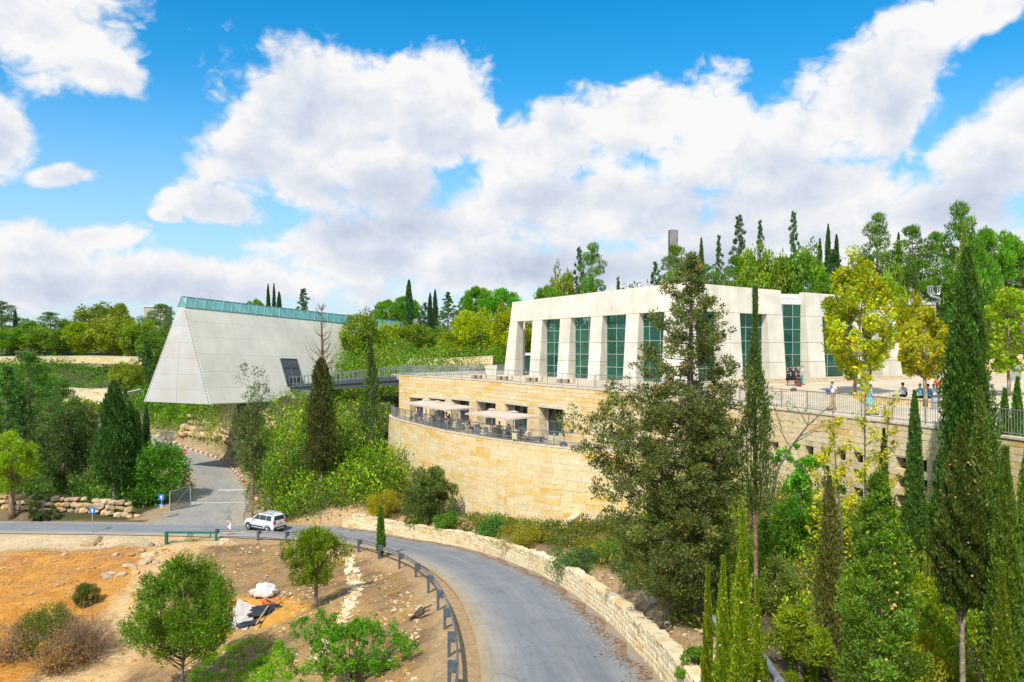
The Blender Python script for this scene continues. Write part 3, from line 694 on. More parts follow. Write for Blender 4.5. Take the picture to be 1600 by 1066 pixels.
for (a, b, z0, z1, D) in sq:
    fr = empty('window', (0, 0, 0)); fr.parent = wwl
    MB().quad(E.P(a, -D+.03, z0), E.P(b, -D+.03, z0), E.P(b, -D+.03, z1), E.P(a, -D+.03, z1)).build('pane', GLASSD, fr)
    mb = MB()
    for t in (.28, .5, .72): mb.bar(E.P(a+(b-a)*t, -D+.1, z0), E.P(a+(b-a)*t, -D+.1, z1), .035)
    mb.build('window_bar', STEELD, fr)
coping(wwl, E, s_end, E.len, PZ+.102, n=40, w=.4, out=.08, h=.1)

# small flanking stair walls at both ends of the bastion
t1 = W(590, 728, 86); t2 = W(603, 717, 88)
fw = empty('stair_wall', (0, 0, 0), label='short sloping stone stair wall at the left foot of the curved wall', cat='stone wall')
a = W(578, 736, 83); b = W(606, 715, 89)
MB().hexa([(a.x, a.y, a.z-2.2), (b.x, b.y, b.z-2.5), (b.x-.1, b.y+.4, b.z-2.5), (a.x-.1, a.y+.4, a.z-2.2), a, b, (b.x-.1, b.y+.4, b.z), (a.x-.1, a.y+.4, a.z)]).build('wall_face', S_BAST, fw)
MB().bar(a+Vector((-.05, .2, .06)), b+Vector((-.05, .2, .06)), .55, .1).build('coping', COPE, fw)
fw = empty('ramp_parapet', (0, 0, 0), label='pale stone parapet sloping down to the foot of the curved wall', cat='parapet')
a = W(883, 822, 57.5); b = W(912, 800, 60.5)
MB().hexa([(a.x, a.y, a.z-1.6), (b.x, b.y, b.z-1.6), (b.x-.2, b.y+.35, b.z-1.6), (a.x-.2, a.y+.35, a.z-1.6), a, b, (b.x-.2, b.y+.35, b.z), (a.x-.2, a.y+.35, a.z)]).build('wall_face', S_BAST, fw)
MB().bar(a+Vector((-.1, .18, .06)), b+Vector((-.1, .18, .06)), .5, .1).build('coping', COPE, fw)

# the low rough wall along the road
LOW = Path([tuple(p) for p in reversed([Vector((p.x+0.0, p.y+0.0)) for p in ROAD_R.p if p.x > -16.5])])
low = empty('roadside_wall', (0, 0, 0), label='low rough limestone wall curving along the outer side of the road', cat='stone wall')
zt_ = lambda s: zroad(LOW.P(s)[1])+1.0+0.05*math.sin(s*0.9)
zb_ = lambda s: zroad(LOW.P(s)[1])-0.15
LOWo = Path([tuple(LOW.P(s*LOW.len/120, -0.05)[:2]) for s in range(121)])
stone_wall(low, LOWo, 0.2, LOWo.len-0.5, 0, 0, MORTAR, S_LOW, 0.205, 0.36, thick=0.5, ztopf=lambda s: zt_(s)-.06, zbotf=zb_, rough=0.08, seed=11, proud=0.035, depth=0.22, gap=0.012, batter=0.10)
# cap stones, alternate heights
capm = [unit_block('cap_stone', S_LOW, jit=.09, seed=k) for k in range(40, 44)]
s = 0.2; k = 0
while s < LOWo.len-0.6:
    w = rnd.uniform(.35, .62)*(1.0); p, tn, nn = LOWo.at(s+w/2)
    if k < 290 or True:
        o = link('cap_stone', capm[k % 4], low, (p.x-nn.x*.22, p.y-nn.y*.22, zt_(s+w/2)+rnd.uniform(-.03, .05))); o.rotation_euler = (0, 0, math.atan2(tn.y, tn.x)+rnd.uniform(-.08, .08)); o.scale = (w-.01, .56*rnd.uniform(.8, 1.1), .16)
    s += w; k += 1

# ------------------------------------------------------------------ the visitor centre
WHITE = mat('white_concrete', (0.73, 0.675, 0.565), 0.8, 0.08, 0.6, bump=.12, bscale=8, randv=0.035, streak=.22)
WHITE2 = mat('white_roof', (0.76, 0.76, 0.74), 0.6, 0.05, 1)
def glass_mat(name, tint, refl=0.16, rough=0.02, body=(0.01,0.05,0.045), bodyf=0.25):
    m = bpy.data.materials.new(name); m.use_nodes = True; nt = m.node_tree; nt.nodes.clear(); n = nt.nodes.new; l = nt.links.new
    out = n('ShaderNodeOutputMaterial'); tr = n('ShaderNodeBsdfTransparent'); tr.inputs[0].default_value = (*tint, 1)
    g = n('ShaderNodeBsdfGlossy'); g.inputs['Roughness'].default_value = rough; g.inputs[0].default_value = (.85, .95, .92, 1)
    df = n('ShaderNodeBsdfDiffuse'); df.inputs[0].default_value = (*body, 1)
    m1 = n('ShaderNodeMixShader'); m1.inputs[0].default_value = bodyf; l(tr.outputs[0], m1.inputs[1]); l(df.outputs[0], m1.inputs[2])
    oi = n('ShaderNodeObjectInfo'); mr = n('ShaderNodeMapRange'); l(oi.outputs['Random'], mr.inputs[0]); mr.inputs[3].default_value = max(0, bodyf-.16); mr.inputs[4].default_value = bodyf+.14; l(mr.outputs[0], m1.inputs[0])
    geo = n('ShaderNodeNewGeometry'); nz = n('ShaderNodeTexNoise'); nz.inputs['Scale'].default_value = .8; l(geo.outputs['Position'], nz.inputs['Vector']); bp = n('ShaderNodeBump'); bp.inputs['Strength'].default_value = .25; bp.inputs['Distance'].default_value = .08; l(nz.outputs[0], bp.inputs['Height']); l(bp.outputs[0], g.inputs['Normal'])
    fr = n('ShaderNodeFresnel'); fr.inputs[0].default_value = 1.5
    ad = n('ShaderNodeMath'); ad.operation = 'ADD'; l(fr.outputs[0], ad.inputs[0]); ad.inputs[1].default_value = refl-0.04
    m2 = n('ShaderNodeMixShader'); l(ad.outputs[0], m2.inputs[0]); l(m1.outputs[0], m2.inputs[1]); l(g.outputs[0], m2.inputs[2]); l(m2.outputs[0], out.inputs[0])
    return m
GREEN = glass_mat('green_glass', (0.30, 0.72, 0.56), 0.05, body=(0.02,0.17,0.12), bodyf=0.40)
MULL = mat('mullion', (0.36, 0.44, 0.42), 0.4, 0.06, 4)
PL, PC, PR = Vector((-0.95, 88.6)), Vector((15.5, 72.2)), Vector((41.5, 84.5))
vc = empty('visitor_centre', (0, 0, 0), label='white visitor centre with leaning tapered pillars and green glass walls on the plaza', cat='building')
Hroof = {'L': (8.15, 9.35), 'R': (9.35, 8.25)}
BT = 0.085                          # wall lean per metre of height
def wing(A, Bp, cuts, hr, zop0, zop1, glass_skip, capl, capr, gaps):
    path = Path([A, Bp]); Ln = path.len; zr_ = lambda s: PZ+hr[0]+(hr[1]-hr[0])*s/Ln; zo = lambda s: PZ+zop0+(zop1-zop0)*s/Ln
    # off: lean inwards as it rises
    def Pt(s, z, dep=0.0): 
        if dep: return path.P(s, -dep, z)
        return path.P(s, -BT*(z-PZ), z)
    sc_ = [(path.s_at_u(a), path.s_at_u(b)) for a, b in cuts]
    edges = [capl]+[x for ab in sc_ for x in ab]+[Ln+capr]
    piers = [(edges[2*i], edges[2*i+1]) for i in range(len(edges)//2)]
    DP = 1.45
    for (a, b) in piers:
        lev = [0, 1.85, 3.75, None]
        for k in range(3):
            f0 = lambda s, k=k: PZ+(lev[k] or 0)
            f1 = lambda s, k=k: (zo(s) if lev[k+1] is None else PZ+lev[k+1])-0.03
            ea = BT*(hr[0])*0.0
            pts = []
            for fz in (f0, f1):
                for (s, dep) in ((a, 0), (b, 0), (b, DP), (a, DP)):
                    z = fz(s); ss = s
                    if s == capl: ss = s+ (z-PZ)*0.085
                    if s == Ln+capr and capr == 0 and hr[0] > hr[1]: ss = s-(z-PZ)*0.085
                    pts.append(Pt(ss, z, dep))
            MB().hexa(pts).build('stone_panel', WHITE, vc)
    # lintel band panels
    brk = [capl]+[ (p[0]+p[1])/2 for p in piers[1:-1]]+[Ln+capr]
    for a, b in zip(brk, brk[1:]):
        if any(g[0] < (a+b)/2 < g[1] for g in gaps) : pass
        segs = [(a, b)]
        for g0, g1 in gaps:
            ns = []
            for x, y in segs:
                if g1 <= x or g0 >= y: ns.append((x, y)); continue
                if g0-x > .05: ns.append((x, g0))
                if y-g1 > .05: ns.append((g1, y))
            segs = ns
        for x, y in segs:
            pts = []
            for fz in (zo, zr_):
                for (s, dep) in ((x+.015, 0), (y-.015, 0), (y-.015, DP), (x+.015, DP)):
                    z = fz(s); ss = s
                    if abs(s-capl) < .02: ss = s+(z-PZ)*0.085
                    if abs(s-(Ln+capr)) < .02 and capr == 0 and hr[0] > hr[1]: ss = s-(z-PZ)*0.085
                    pts.append(Pt(ss, z, dep))
            MB().hexa(pts).build('stone_panel', WHITE, vc)
    # glazing
    for i, (a, b) in enumerate(sc_):
        if i in glass_skip: continue
        dep = 1.3; zt = zo((a+b)/2)-.02
        isgap = any(g0 < (a+b)/2 < g1 for g0, g1 in gaps)
        if isgap: zt = zr_((a+b)/2)-1.25
        a2, b2 = a-.25, b+.25; rows = 6 if isgap else 5; cols = 2 if i % 2 else 3
        fr = MB(); hh = (zt-PZ)/rows
        cs = [a2+(b2-a2)*t for t in ((0, .28, .64, 1) if cols == 3 else (0, .42, 1))]
        for r_ in range(rows):
            for x, y in zip(cs, cs[1:]):
                MB().quad(path.P(x+.03, -dep, PZ+r_*hh+.03), path.P(y-.03, -dep, PZ+r_*hh+.03), path.P(y-.03, -dep, PZ+(r_+1)*hh-.03), path.P(x+.03, -dep, PZ+(r_+1)*hh-.03)).build('pane', GREEN, vc)
        for r_ in range(rows+1): fr.bar(path.P(a2, -dep, PZ+r_*hh), path.P(b2, -dep, PZ+r_*hh), .08, .05)
        for x in cs: fr.bar(path.P(x, -dep, PZ), path.P(x, -dep, zt), .045, .08)
        fr.build('window_frame', MULL, vc)
        MB().box(path.P((a+b)/2, -dep-2.4, PZ+1.6), (.25, .25, 3.2)).build('inner_column', FRAME, vc)
    return path, zr_, zo
pL, zrL, zoL = wing(PL, PC, [(803, 827), (842, 870), (886.5, 918), (936, 973), (993, 1033)], (8.15, 9.35), 5.95, 6.75, (0,), 0.0, -0.0, [])
g0g1 = None
tmpR = Path([PC, PR]); gp = (tmpR.s_at_u(1229), tmpR.s_at_u(1266))
pR, zrR, zoR = wing(PC, PR, [(1092, 1130), (1162, 1205), (1229, 1266), (1291, 1333), (1352, 1380)], (9.35, 8.25), 6.75, 6.1, (4,), 0.0, 0.0, [gp])
# beam over the entrance
s = (gp[0]+gp[1])/2; z = zrR(s)
MB().bar(pR.P(gp[0]-.05, -1.5, z-1.0), pR.P(gp[1]+.05, -1.5, z-1.0), .5, .55).build('entrance_beam', WHITE2, vc)
MB().bar(pR.P(gp[0]-.05, -1.75, z-.45), pR.P(gp[1]+.05, -1.75, z-.45), .5, .45).build('entrance_beam', WHITE2, vc)
# roof slab: two skewed plates behind the parapet
nL = Vector((pL.at(1)[2].x, pL.at(1)[2].y)); nR = Vector((pR.at(1)[2].x, pR.at(1)[2].y))
rb = Vector((22, 100)); rr_ = Vector((36, 98)); rl = Vector((6, 98))
def zroofp(p, z): return Vector((p.x, p.y, z))
mb = MB()
cin = PC+Vector((0.15, 2.2)); lin = PL-nL*1.75+Vector((.8, -.8)); rin = PR-nR*1.75+Vector((-.9, -.5))
for tri in ((lin, cin, rb, rl), (cin, rin, rr_, rb)):
    zz = [CZ+3.45 if (p - PC).length > 5 else CZ+4.35 for p in tri]
    mb.hexa([zroofp(p, q-.35) for p, q in zip(tri, zz)]+[zroofp(p, q) for p, q in zip(tri, zz)])
mb.build('roof', WHITE2, vc)
# interior back glazing and back columns, floor
for (a, b) in ((Vector((9.5, 95)), Vector((22, 99))), (Vector((22, 99)), Vector((36, 97)))):
    pb = Path([a, b]); n_ = 6
    fr = MB()
    for i in range(n_):
        x, y = pb.len*i/n_, pb.len*(i+1)/n_
        MB().quad(pb.P(x+.05, 0, PZ+.05), pb.P(y-.05, 0, PZ+.05), pb.P(y-.05, 0, PZ+7.6), pb.P(x+.05, 0, PZ+7.6)).build('rear_pane', GREEN, vc)
        fr.bar(pb.P(x, 0, PZ), pb.P(x, 0, PZ+7.7), .35, .5)
    for z in (2, 4, 6): fr.bar(pb.P(0, 0, PZ+z), pb.P(pb.len, 0, PZ+z), .1, .15)
    fr.build('rear_frame', WHITE2, vc)
inner = mat('inner_wall', (0.30, 0.27, 0.22), 0.9, 0.1, 1)
MB().hexa([(34,90,PZ),(40,87,PZ),(40,97,PZ),(36,98,PZ),(34,90,PZ+7),(40,87,PZ+7),(40,97,PZ+7),(36,98,PZ+7)]).build('inner_wall', inner, vc)
MB().hexa([(14,84,PZ),(20,84,PZ),(20,90,PZ),(14,90,PZ),(14,84,PZ+6.5),(20,84,PZ+6.5),(20,90,PZ+6.5),(14,90,PZ+6.5)]).build('inner_core', inner, vc)
# side colonnade on the far left side (seen through the first bay)
MB().box((1.05, 92.0, PZ+3), (.9, .9, 6)).build('side_pillar', WHITE, vc)
MB().bar((0.3, 91, CZ+1.9), (7, 99.5, CZ+1.9), 1.0, 0.8).build('side_beam', WHITE, vc)
# low kiosk seen through the first bay
kb = empty('garden_kiosk', (0, 0, 0), label='low glass kiosk with white flat roof seen through the first open bay', cat='kiosk')
MB().box((3.6, 98.0, PZ+1.0), (5.0, 2, 2.0)).build('glass_box', GREEN, kb); MB().box((3.6, 98.0, PZ+2.15), (5.4, 2.4, .28)).build('roof', WHITE2, kb)
# steps in front of the centre
mb = MB()
for i in range(2):
    a = pR.P(-2, 1.6+1.1*i, 0); b = pR.P(pR.len-2, 1.6+1.1*i, 0); c = pR.P(pR.len-2, -.0, 0); d = pR.P(-2, .0, 0); z1 = PZ+.3-.15*i
    mb.hexa([(p.x, p.y, PZ-.02) for p in (a, b, c, d)]+[(p.x, p.y, z1) for p in (a, b, c, d)])
tag(mb.build('step', mat('step_stone', (0.60, 0.48, 0.31), .9, .1, 1.5)), 'wide shallow stone steps in front of the white visitor centre entrance', 'steps')

# ------------------------------------------------------------------ the prism
pz = empty('prism_building', (0, 0, 0), label='long triangular concrete prism with glazed ridge jutting out over the green slope', cat='building')
CONC_S = mat('concrete_lit_tone', (0.84, 0.79, 0.64), 0.85, 0.06, 0.25, bump=.1, bscale=4, randv=0.015, streak=.07)  # prism flanks: same concrete, sunlight put into the lighter, warmer colour
CONC_F = mat('concrete_shade_tone', (0.52, 0.535, 0.53), 0.75, 0.10, 0.3, bump=.1, bscale=4, col2=(0.54,0.50,0.42), randv=0.015, streak=.06)  # front face: same concrete, shade and blue sky reflection put into the colour
CONC_D = mat('joint_concrete', (0.66, 0.63, 0.53), 0.9, 0.1, 1)
D0 = Vector((0.494, 1, -0.055)).normalized()
BR = W(329, 632, 92.9); BL = W(224.5, 627.5, 97.5); TL = W(278, 480, 95.2); TR = W(289.5, 480.5, 94.3); AP = W(284.5, 463.5, 94.8)
LEN = 46.0
def lerp(a, b, t): return a+(b-a)*t
farBR = BR+D0*LEN; farBL = BL+D0*LEN; farTR = W(0,0,1)*0+TR+D0*LEN; farTL = TL+D0*LEN; farAP = AP+D0*LEN
inn = Vector((-0.3, 0.25, 0))
# core, slightly inside the panels
cen = (BR+BL+TL+TR)/4
def shr(p, c, k=0.985): return c+(p-c)*k
mb = MB(); k0 = [shr(p, cen) + D0*0.25 for p in (BL, BR, TR, TL)]; k1 = [p+D0*(LEN-0.3) for p in k0]
mb.hexa([k0[0], k0[1], k1[1], k1[0], k0[3], k0[2], k1[2], k1[3]]); mb.build('concrete_core', CONC_D, pz)
nS = (D0.cross(TR-BR)).normalized(); 
if nS.x < 0: nS = -nS
nF = ((BR-BL).cross(TL-BL)).normalized()
if nF.y > 0: nF = -nF
def panel(a, b, c, d, nrm, m, th=0.12, g=0.03, name='concrete_panel'):
    # a,b bottom; c,d top ; keep a joint around
    ctr = (a+b+c+d)/4; e = []
    for p in (a, b, c, d):
        v = ctr-p; e.append(p+v*(g/max(v.length, .1)))
    bk = [p-nrm*th for p in e]
    return MB().hexa([e[0], e[1], bk[1], bk[0], e[3], e[2], bk[2], bk[3]]).build(name, m, pz)
SideP = lambda s, t: lerp(BR+D0*(s*LEN), TR+D0*(s*LEN), t)
rows = [0, .17, .34, .52, .70, .86, 1.0]; cols = [0, .07, .15, .235, .325, .42, .52, .63, .75, .87, 1.0]
# doorway in the side
def side_at(u, v):      # ray onto the side plane -> (s along, t up)
    d = Vector(((u-800)/F, 1, -(v-HV)/F)); o = Vector((0, 0, CZ)); k = (BR-o).dot(nS)/d.dot(nS); p = o+d*k
    up = (TR-BR); rel = p-BR; Mx = Matrix((D0, up, nS)).transposed(); c = Mx.inverted() @ rel; return c[0]/LEN, c[1], p
da, db, dc, dd = side_at(449, 604), side_at(468.5, 598), side_at(463, 561), side_at(439, 561)
ds0, ds1 = min(da[0], dd[0]), max(db[0], dc[0]); dt1 = (dc[1]+dd[1])/2; dt0 = (da[1]+db[1])/2-0.02
for i, (s0, s1) in enumerate(zip(cols, cols[1:])):
    for j, (t0, t1_) in enumerate(zip(rows, rows[1:])):
        lean = 0.0
        if s0 < ds1 and s1 > ds0 and t0 < dt1-.005 and t1_ > dt0+.005:
            pieces = []
            x0, x1 = max(s0, ds0), min(s1, ds1)
            if x0-s0 > .003: pieces.append((s0, x0, t0, t1_))
            if s1-x1 > .003: pieces.append((x1, s1, t0, t1_))
            if t1_-dt1 > .01: pieces.append((x0, x1, dt1, t1_))
            if dt0-t0 > .01: pieces.append((x0, x1, t0, dt0))
        else: pieces = [(s0, s1, t0, t1_)]
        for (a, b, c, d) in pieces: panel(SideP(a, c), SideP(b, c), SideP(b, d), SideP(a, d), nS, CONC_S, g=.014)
# door recess: dark room, frames
mb = MB(); dep = 0.06
q = [SideP(ds0, dt0), SideP(ds1, dt0), SideP(ds1, dt1), SideP(ds0, dt1)]
MB().quad(*[p+nS*0.0-nS*0.02 for p in q]).build('door_glass', GLASSD, pz)
for a, b in ((q[0], q[3]), (q[1], q[2]), (q[3], q[2]), (lerp(q[0], q[1], .45), lerp(lerp(q[0], q[3], .68), lerp(q[1], q[2], .68), .45)), (lerp(q[0], q[3], .68), lerp(q[1], q[2], .68))):
    mb.bar(a+nS*.05, b+nS*.05, .09)
mb.build('door_frame', STEEL, pz)
# front face panels
fr_rows = [0, .14, .30, .47, .63, .80, 1.0]
for t0, t1_ in zip(fr_rows, fr_rows[1:]):
    ncol = 2 if t0 < .6 else 1
    for c in range(ncol):
        f0, f1 = c/ncol, (c+1)/ncol
        FP = lambda f, t: lerp(lerp(BL, TL, t), lerp(BR, TR, t), f)
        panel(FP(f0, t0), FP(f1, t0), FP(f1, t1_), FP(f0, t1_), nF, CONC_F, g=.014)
nLft = Vector((-nS.x, nS.y, nS.z))
for s0, s1 in zip(cols[::2], cols[2::2]+[1.0] if len(cols) % 2 == 0 else cols[2::2]):
    a, b = BL+D0*s0*LEN, BL+D0*s1*LEN; panel(b, a, TL+D0*s0*LEN, TL+D0*s1*LEN, -(D0.cross(TL-BL)).normalized() if (D0.cross(TL-BL)).x > 0 else (D0.cross(TL-BL)).normalized(), CONC_S, g=.03)
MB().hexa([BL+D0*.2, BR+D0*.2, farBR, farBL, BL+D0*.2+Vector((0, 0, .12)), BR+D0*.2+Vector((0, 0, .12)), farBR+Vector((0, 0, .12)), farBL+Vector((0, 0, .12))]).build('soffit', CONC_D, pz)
mb = MB()      # cast anchor marks along both front edges
for i in range(34):
    t = (i+.6)/35
    for e0, e1, dr in ((BR, TR, -1), (BL, TL, 1)):
        p = lerp(e0, e1, t)+(BR-BL).normalized()*dr*.22*(1-t*.5); mb.box(p+nF*.01, (.10, .04, .14))
mb.build('anchor_marks', STEELD, pz)
# glazed ridge: panes and zigzag frames
RG = glass_mat('ridge_glass', (0.25, 0.62, 0.60), 0.10, 0.15, body=(0.16, 0.50, 0.47), bodyf=0.72)
RFR = mat('ridge_frame', (0.22, 0.42, 0.40), 0.5, 0.1, 3)
nb = 32; fr = MB()
for i in range(nb):
    a, b = i/nb*LEN, (i+1)/nb*LEN; m_ = (a+b)/2
    lo0, lo1, up0, up1, upm = TR+D0*a, TR+D0*b, AP+D0*a, AP+D0*b, AP+D0*m_
    for tri in ((lo0, lo1, upm), ): 
        mm = MB(); k = len(mm.v); mm.v += [tuple(p) for p in tri]; mm.f3.append([0, 1, 2]); mm.build('pane', RG, pz)
    mm = MB(); mm.v += [tuple(p) for p in (lo1, up1+D0*(LEN/nb/2) if i < nb-1 else up1, upm)]; mm.f3.append([0, 1, 2]); mm.build('pane', RG, pz)
    e = nS*.03
    fr.bar(lo0+e, upm+e, .07); fr.bar(upm+e, lo1+e, .07)
mm = MB(); mm.v += [tuple(p) for p in (TR, AP, AP+D0*(LEN/nb/2))]; mm.f3.append([0, 1, 2]); mm.build('pane', RG, pz)
fr.bar(TR, farTR, .12); fr.bar(AP, farAP, .12); fr.bar(TR, AP, .12); fr.bar(TL, AP, .12)
fr.build('ridge_frame', RFR, pz)
MB().quad(TL, AP, farAP, farTL).build('ridge_glazing', RG, pz)
mm = MB(); mm.v += [tuple(TL), tuple(TR), tuple(AP)]; mm.f3.append([0, 1, 2]); mm.build('end_pane', RG, pz)

# ------------------------------------------------------------------ footbridge from the plaza to the prism door
br = empty('footbridge', (0, 0, 0), label='dark steel footbridge with grey railings between the plaza and the prism door', cat='bridge')
dl = da[2]; dr = db[2]
A0 = lerp(da[2], db[2], .15); A1 = Vector((-12.0, 87.6, PZ)); A0.z = A0.z+0.1
wid = Vector((0.25, 1, 0)).normalized()*2.2
MB().hexa([A0+Vector((0,0,-.35)), A1+Vector((0,0,-.45)), A1+wid+Vector((0,0,-.45)), A0+wid*.9+Vector((0,0,-.35)), A0, A1, A1+wid, A0+wid*.9]).build('deck', STEELD, br)
MB().bar(A0+Vector((0,.5,-.6)), A1+Vector((0,.5,-.75)), .3, .55).build('girder', STEELD, br)
for k, off in enumerate((Vector((0, .05, 0)), wid*.96)):
    rl_ = MB(); a, b = A0+off, A1+off
    for h in (1.1, .95, .15): rl_.bar(a+Vector((0, 0, h)), b+Vector((0, 0, h)), .06)
    rl_.build('handrail', STEEL, br)
    nn_ = 26; bal = MB()
    for i in range(nn_+1):
        p = lerp(a, b, i/nn_)
        MB().bar(p, p+Vector((0, 0, 1.1)), .07).build('post', STEEL, br)
MB().bar(lerp(A0, A1, .38)+Vector((0,.8,-5)), lerp(A0, A1, .38)+Vector((0,.8,-.5)), .35).build('pier', STEELD, br)

# ------------------------------------------------------------------ railings
def railing(name, path, s0, s1, z, label, cat, m, h=1.1, step=1.5, bal=0.13, off=-0.2, th=.045, zf=None, glass=False, mid=()):
    r = empty(name, (0, 0, 0), label=label, cat=cat)
    n_ = max(1, int((s1-s0)/step)); zz = zf or (lambda s: z)
    ra = MB(); bb = MB()
    for i in range(n_+1):
        s = s0+(s1-s0)*i/n_; p = path.P(s, off, zz(s)); MB().bar(p, p+Vector((0, 0, h)), th*1.4).build('post', m, r)
        if i < n_:
            s2 = s0+(s1-s0)*(i+1)/n_; a, b = p, path.P(s2, off, zz(s2))
            for hh in (h, .12)+tuple(mid): ra.bar(a+Vector((0, 0, hh)), b+Vector((0, 0, hh)), th)
            if bal:
                k = max(1, int((b-a).length/bal))
                for j in range(1, k):
                    q = lerp(a, b, j/k); bb.bar(q+Vector((0, 0, .12)), q+Vector((0, 0, h)), th*.38)
            if glass: MB().quad(a+Vector((0, 0, .15)), b+Vector((0, 0, .15)), b+Vector((0, 0, h-.05)), a+Vector((0, 0, h-.05))).build('glass_panel', GREYG, r)
    ra.build('handrail', m, r)
    if bal: o = bb.build('balusters', m, r); o['kind'] = 'stuff'
    return r
GREYG = glass_mat('railing_glass', (0.72, 0.80, 0.84), 0.10, body=(.4,.45,.5), bodyf=.22)
RAILM = mat('railing_metal', (0.33, 0.32, 0.30), 0.5, .1, 5, metal=.4)
railing('plaza_railing', E, s_end-2, E.len-1, PZ+.2, 'grey metal railing with thin bars above the wall of square windows', 'railing', RAILM, step=1.9)
railing('plaza_railing', E, 0.3, s_end-2.2, PZ+.17, 'thin grey railing along the plaza edge above the cafe windows', 'railing', RAILM, step=1.9, bal=0.30)
railing('terrace_railing', BASTION, 1.4, BASTION.len-.2, TZ+.22, 'grey railing running along the curved edge of the cafe terrace', 'railing', STEEL, step=1.6, bal=0.13, mid=(.35,))
gp_ = Path([(-12.1, 87.0), (-6, 89.0), (-0.9, 90.6)])
railing('glass_railing', gp_, 0, gp_.len, PZ, 'long grey glass balustrade on the far side of the upper terrace', 'railing', STEEL, step=1.3, bal=0.0, glass=True, h=1.15)
gp2 = Path([(-12.1, 86.6), (-10.2, 88.0)])

# ------------------------------------------------------------------ guard rail on the road
GAL = mat('galvanised_steel', (0.30, 0.295, 0.28), 0.6, .15, 4, metal=.15)
POST = mat('guardrail_post', (0.10, 0.125, 0.15), 0.6, .15, 6)
posts = [(-24.8,67.0),(-21.1,66.6),(-18.3,65.2),(-14.4,62.6),(-11.25,59.5),(-9.1,55.8),(-7.1,51.7),(-5.45,47.0),(-4.26,42.7),(-3.33,38.2),(-2.63,33.8),(-2.1,29.4),(-1.78,25.4),(-1.6,21.3),(-1.5,17)]
grd = empty('guard_rail', (0, 0, 0), label='galvanised guard rail on dark posts along the inner edge of the curve', cat='guard rail')
GP = Path(posts, 6)
rail = MB(); nseg = 110
for i in range(nseg):
    a = GP.len*i/nseg; b = GP.len*(i+1)/nseg
    za, zb2 = zroad(GP.P(a)[1]), zroad(GP.P(b)[1])
    prof = [(-.02, .42), (-.08, .50), (-.02, .57), (-.08, .64), (-.02, .72)]
    for (o1, h1), (o2, h2) in zip(prof, prof[1:]):
        rail.quad(GP.P(a, o1+.0, za+h1), GP.P(b, o1, zb2+h1), GP.P(b, o2, zb2+h2), GP.P(a, o2, za+h2))
        rail.quad(GP.P(a, o2+.012, za+h2), GP.P(b, o2+.012, zb2+h2), GP.P(b, o1+.012, zb2+h1), GP.P(a, o1+.012, za+h1))
rail.build('steel_rail', GAL, grd)
for (x, y) in posts:
    s = min(range(0, 600), key=lambda k: (GP.P(GP.len*k/600)[0]-x)**2+(GP.P(GP.len*k/600)[1]-y)**2)*GP.len/600
    p, tn, nn = GP.at(s); z = zroad(y); sg = 1 if nn.x < 0 else -1
    ang = math.atan2(tn.y, tn.x); ox = nn*0.22
    MB().box((p.x+ox.x, p.y+ox.y, z+.12), (.16, .12, 1.35), ang).build('post', POST, grd)
    MB().box((p.x+nn.x*.10, p.y+nn.y*.10, z+.60), (.22, .26, .34), ang).build('spacer', POST, grd)

# ------------------------------------------------------------------ foliage
def leaf_mat(name, trans=0.45, gl=0.03):
    m = bpy.data.materials.new(name); m.use_nodes = True; nt = m.node_tree; nt.nodes.clear(); n = nt.nodes.new; l = nt.links.new
    out = n('ShaderNodeOutputMaterial'); at = n('ShaderNodeVertexColor'); at.layer_name = 'Col'; oi = n('ShaderNodeObjectInfo')
    ml = n('ShaderNodeMix'); ml.data_type = 'RGBA'; ml.blend_type = 'MULTIPLY'; ml.inputs[0].default_value = 1; l(at.outputs[0], ml.inputs[6]); l(oi.outputs['Color'], ml.inputs[7])
    wm = n('ShaderNodeMix'); wm.data_type = 'RGBA'; wm.blend_type = 'MULTIPLY'; wm.inputs[0].default_value = 1; l(ml.outputs[2], wm.inputs[6]); wm.inputs[7].default_value = (1.32, 1.25, .8, 1); ml = wm
    hs = n('ShaderNodeHueSaturation'); mr = n('ShaderNodeMapRange'); l(oi.outputs['Random'], mr.inputs[0]); mr.inputs[3].default_value = .85; mr.inputs[4].default_value = 1.18; l(mr.outputs[0], hs.inputs['Value'])
    mh = n('ShaderNodeMapRange'); l(oi.outputs['Random'], mh.inputs[0]); mh.inputs[3].default_value = .488; mh.inputs[4].default_value = .51; l(mh.outputs[0], hs.inputs['Hue'])
    hs.inputs['Saturation'].default_value = 1.06
    l(ml.outputs[2], hs.inputs['Color']); bo = n('ShaderNodeVectorMath'); bo.operation = 'SCALE'; l(hs.outputs[0], bo.inputs[0]); bo.inputs[3].default_value = 1.5; c = bo.outputs[0]
    df = n('ShaderNodeBsdfDiffuse'); tr = n('ShaderNodeBsdfTranslucent'); l(c, df.inputs[0])
    tc = n('ShaderNodeMix'); tc.data_type = 'RGBA'; tc.blend_type = 'MULTIPLY'; tc.inputs[0].default_value = 1; l(c, tc.inputs[6]); tc.inputs[7].default_value = (1.3, 1.35, 0.55, 1); l(tc.outputs[2], tr.inputs[0])
    mx = n('ShaderNodeMixShader'); mx.inputs[0].default_value = trans; l(df.outputs[0], mx.inputs[1]); l(tr.outputs[0], mx.inputs[2])
    g = n('ShaderNodeBsdfGlossy'); g.inputs['Roughness'].default_value = .5; g.inputs[0].default_value = (.8, .85, .8, 1)
    m2 = n('ShaderNodeMixShader'); m2.inputs[0].default_value = gl; l(mx.outputs[0], m2.inputs[1]); l(g.outputs[0], m2.inputs[2]); l(m2.outputs[0], out.inputs[0])
    return m
LEAF = leaf_mat('leaf')
def bark(c, n_): return mat(n_, c, 0.95, .3, 6, bump=.6, bscale=14)
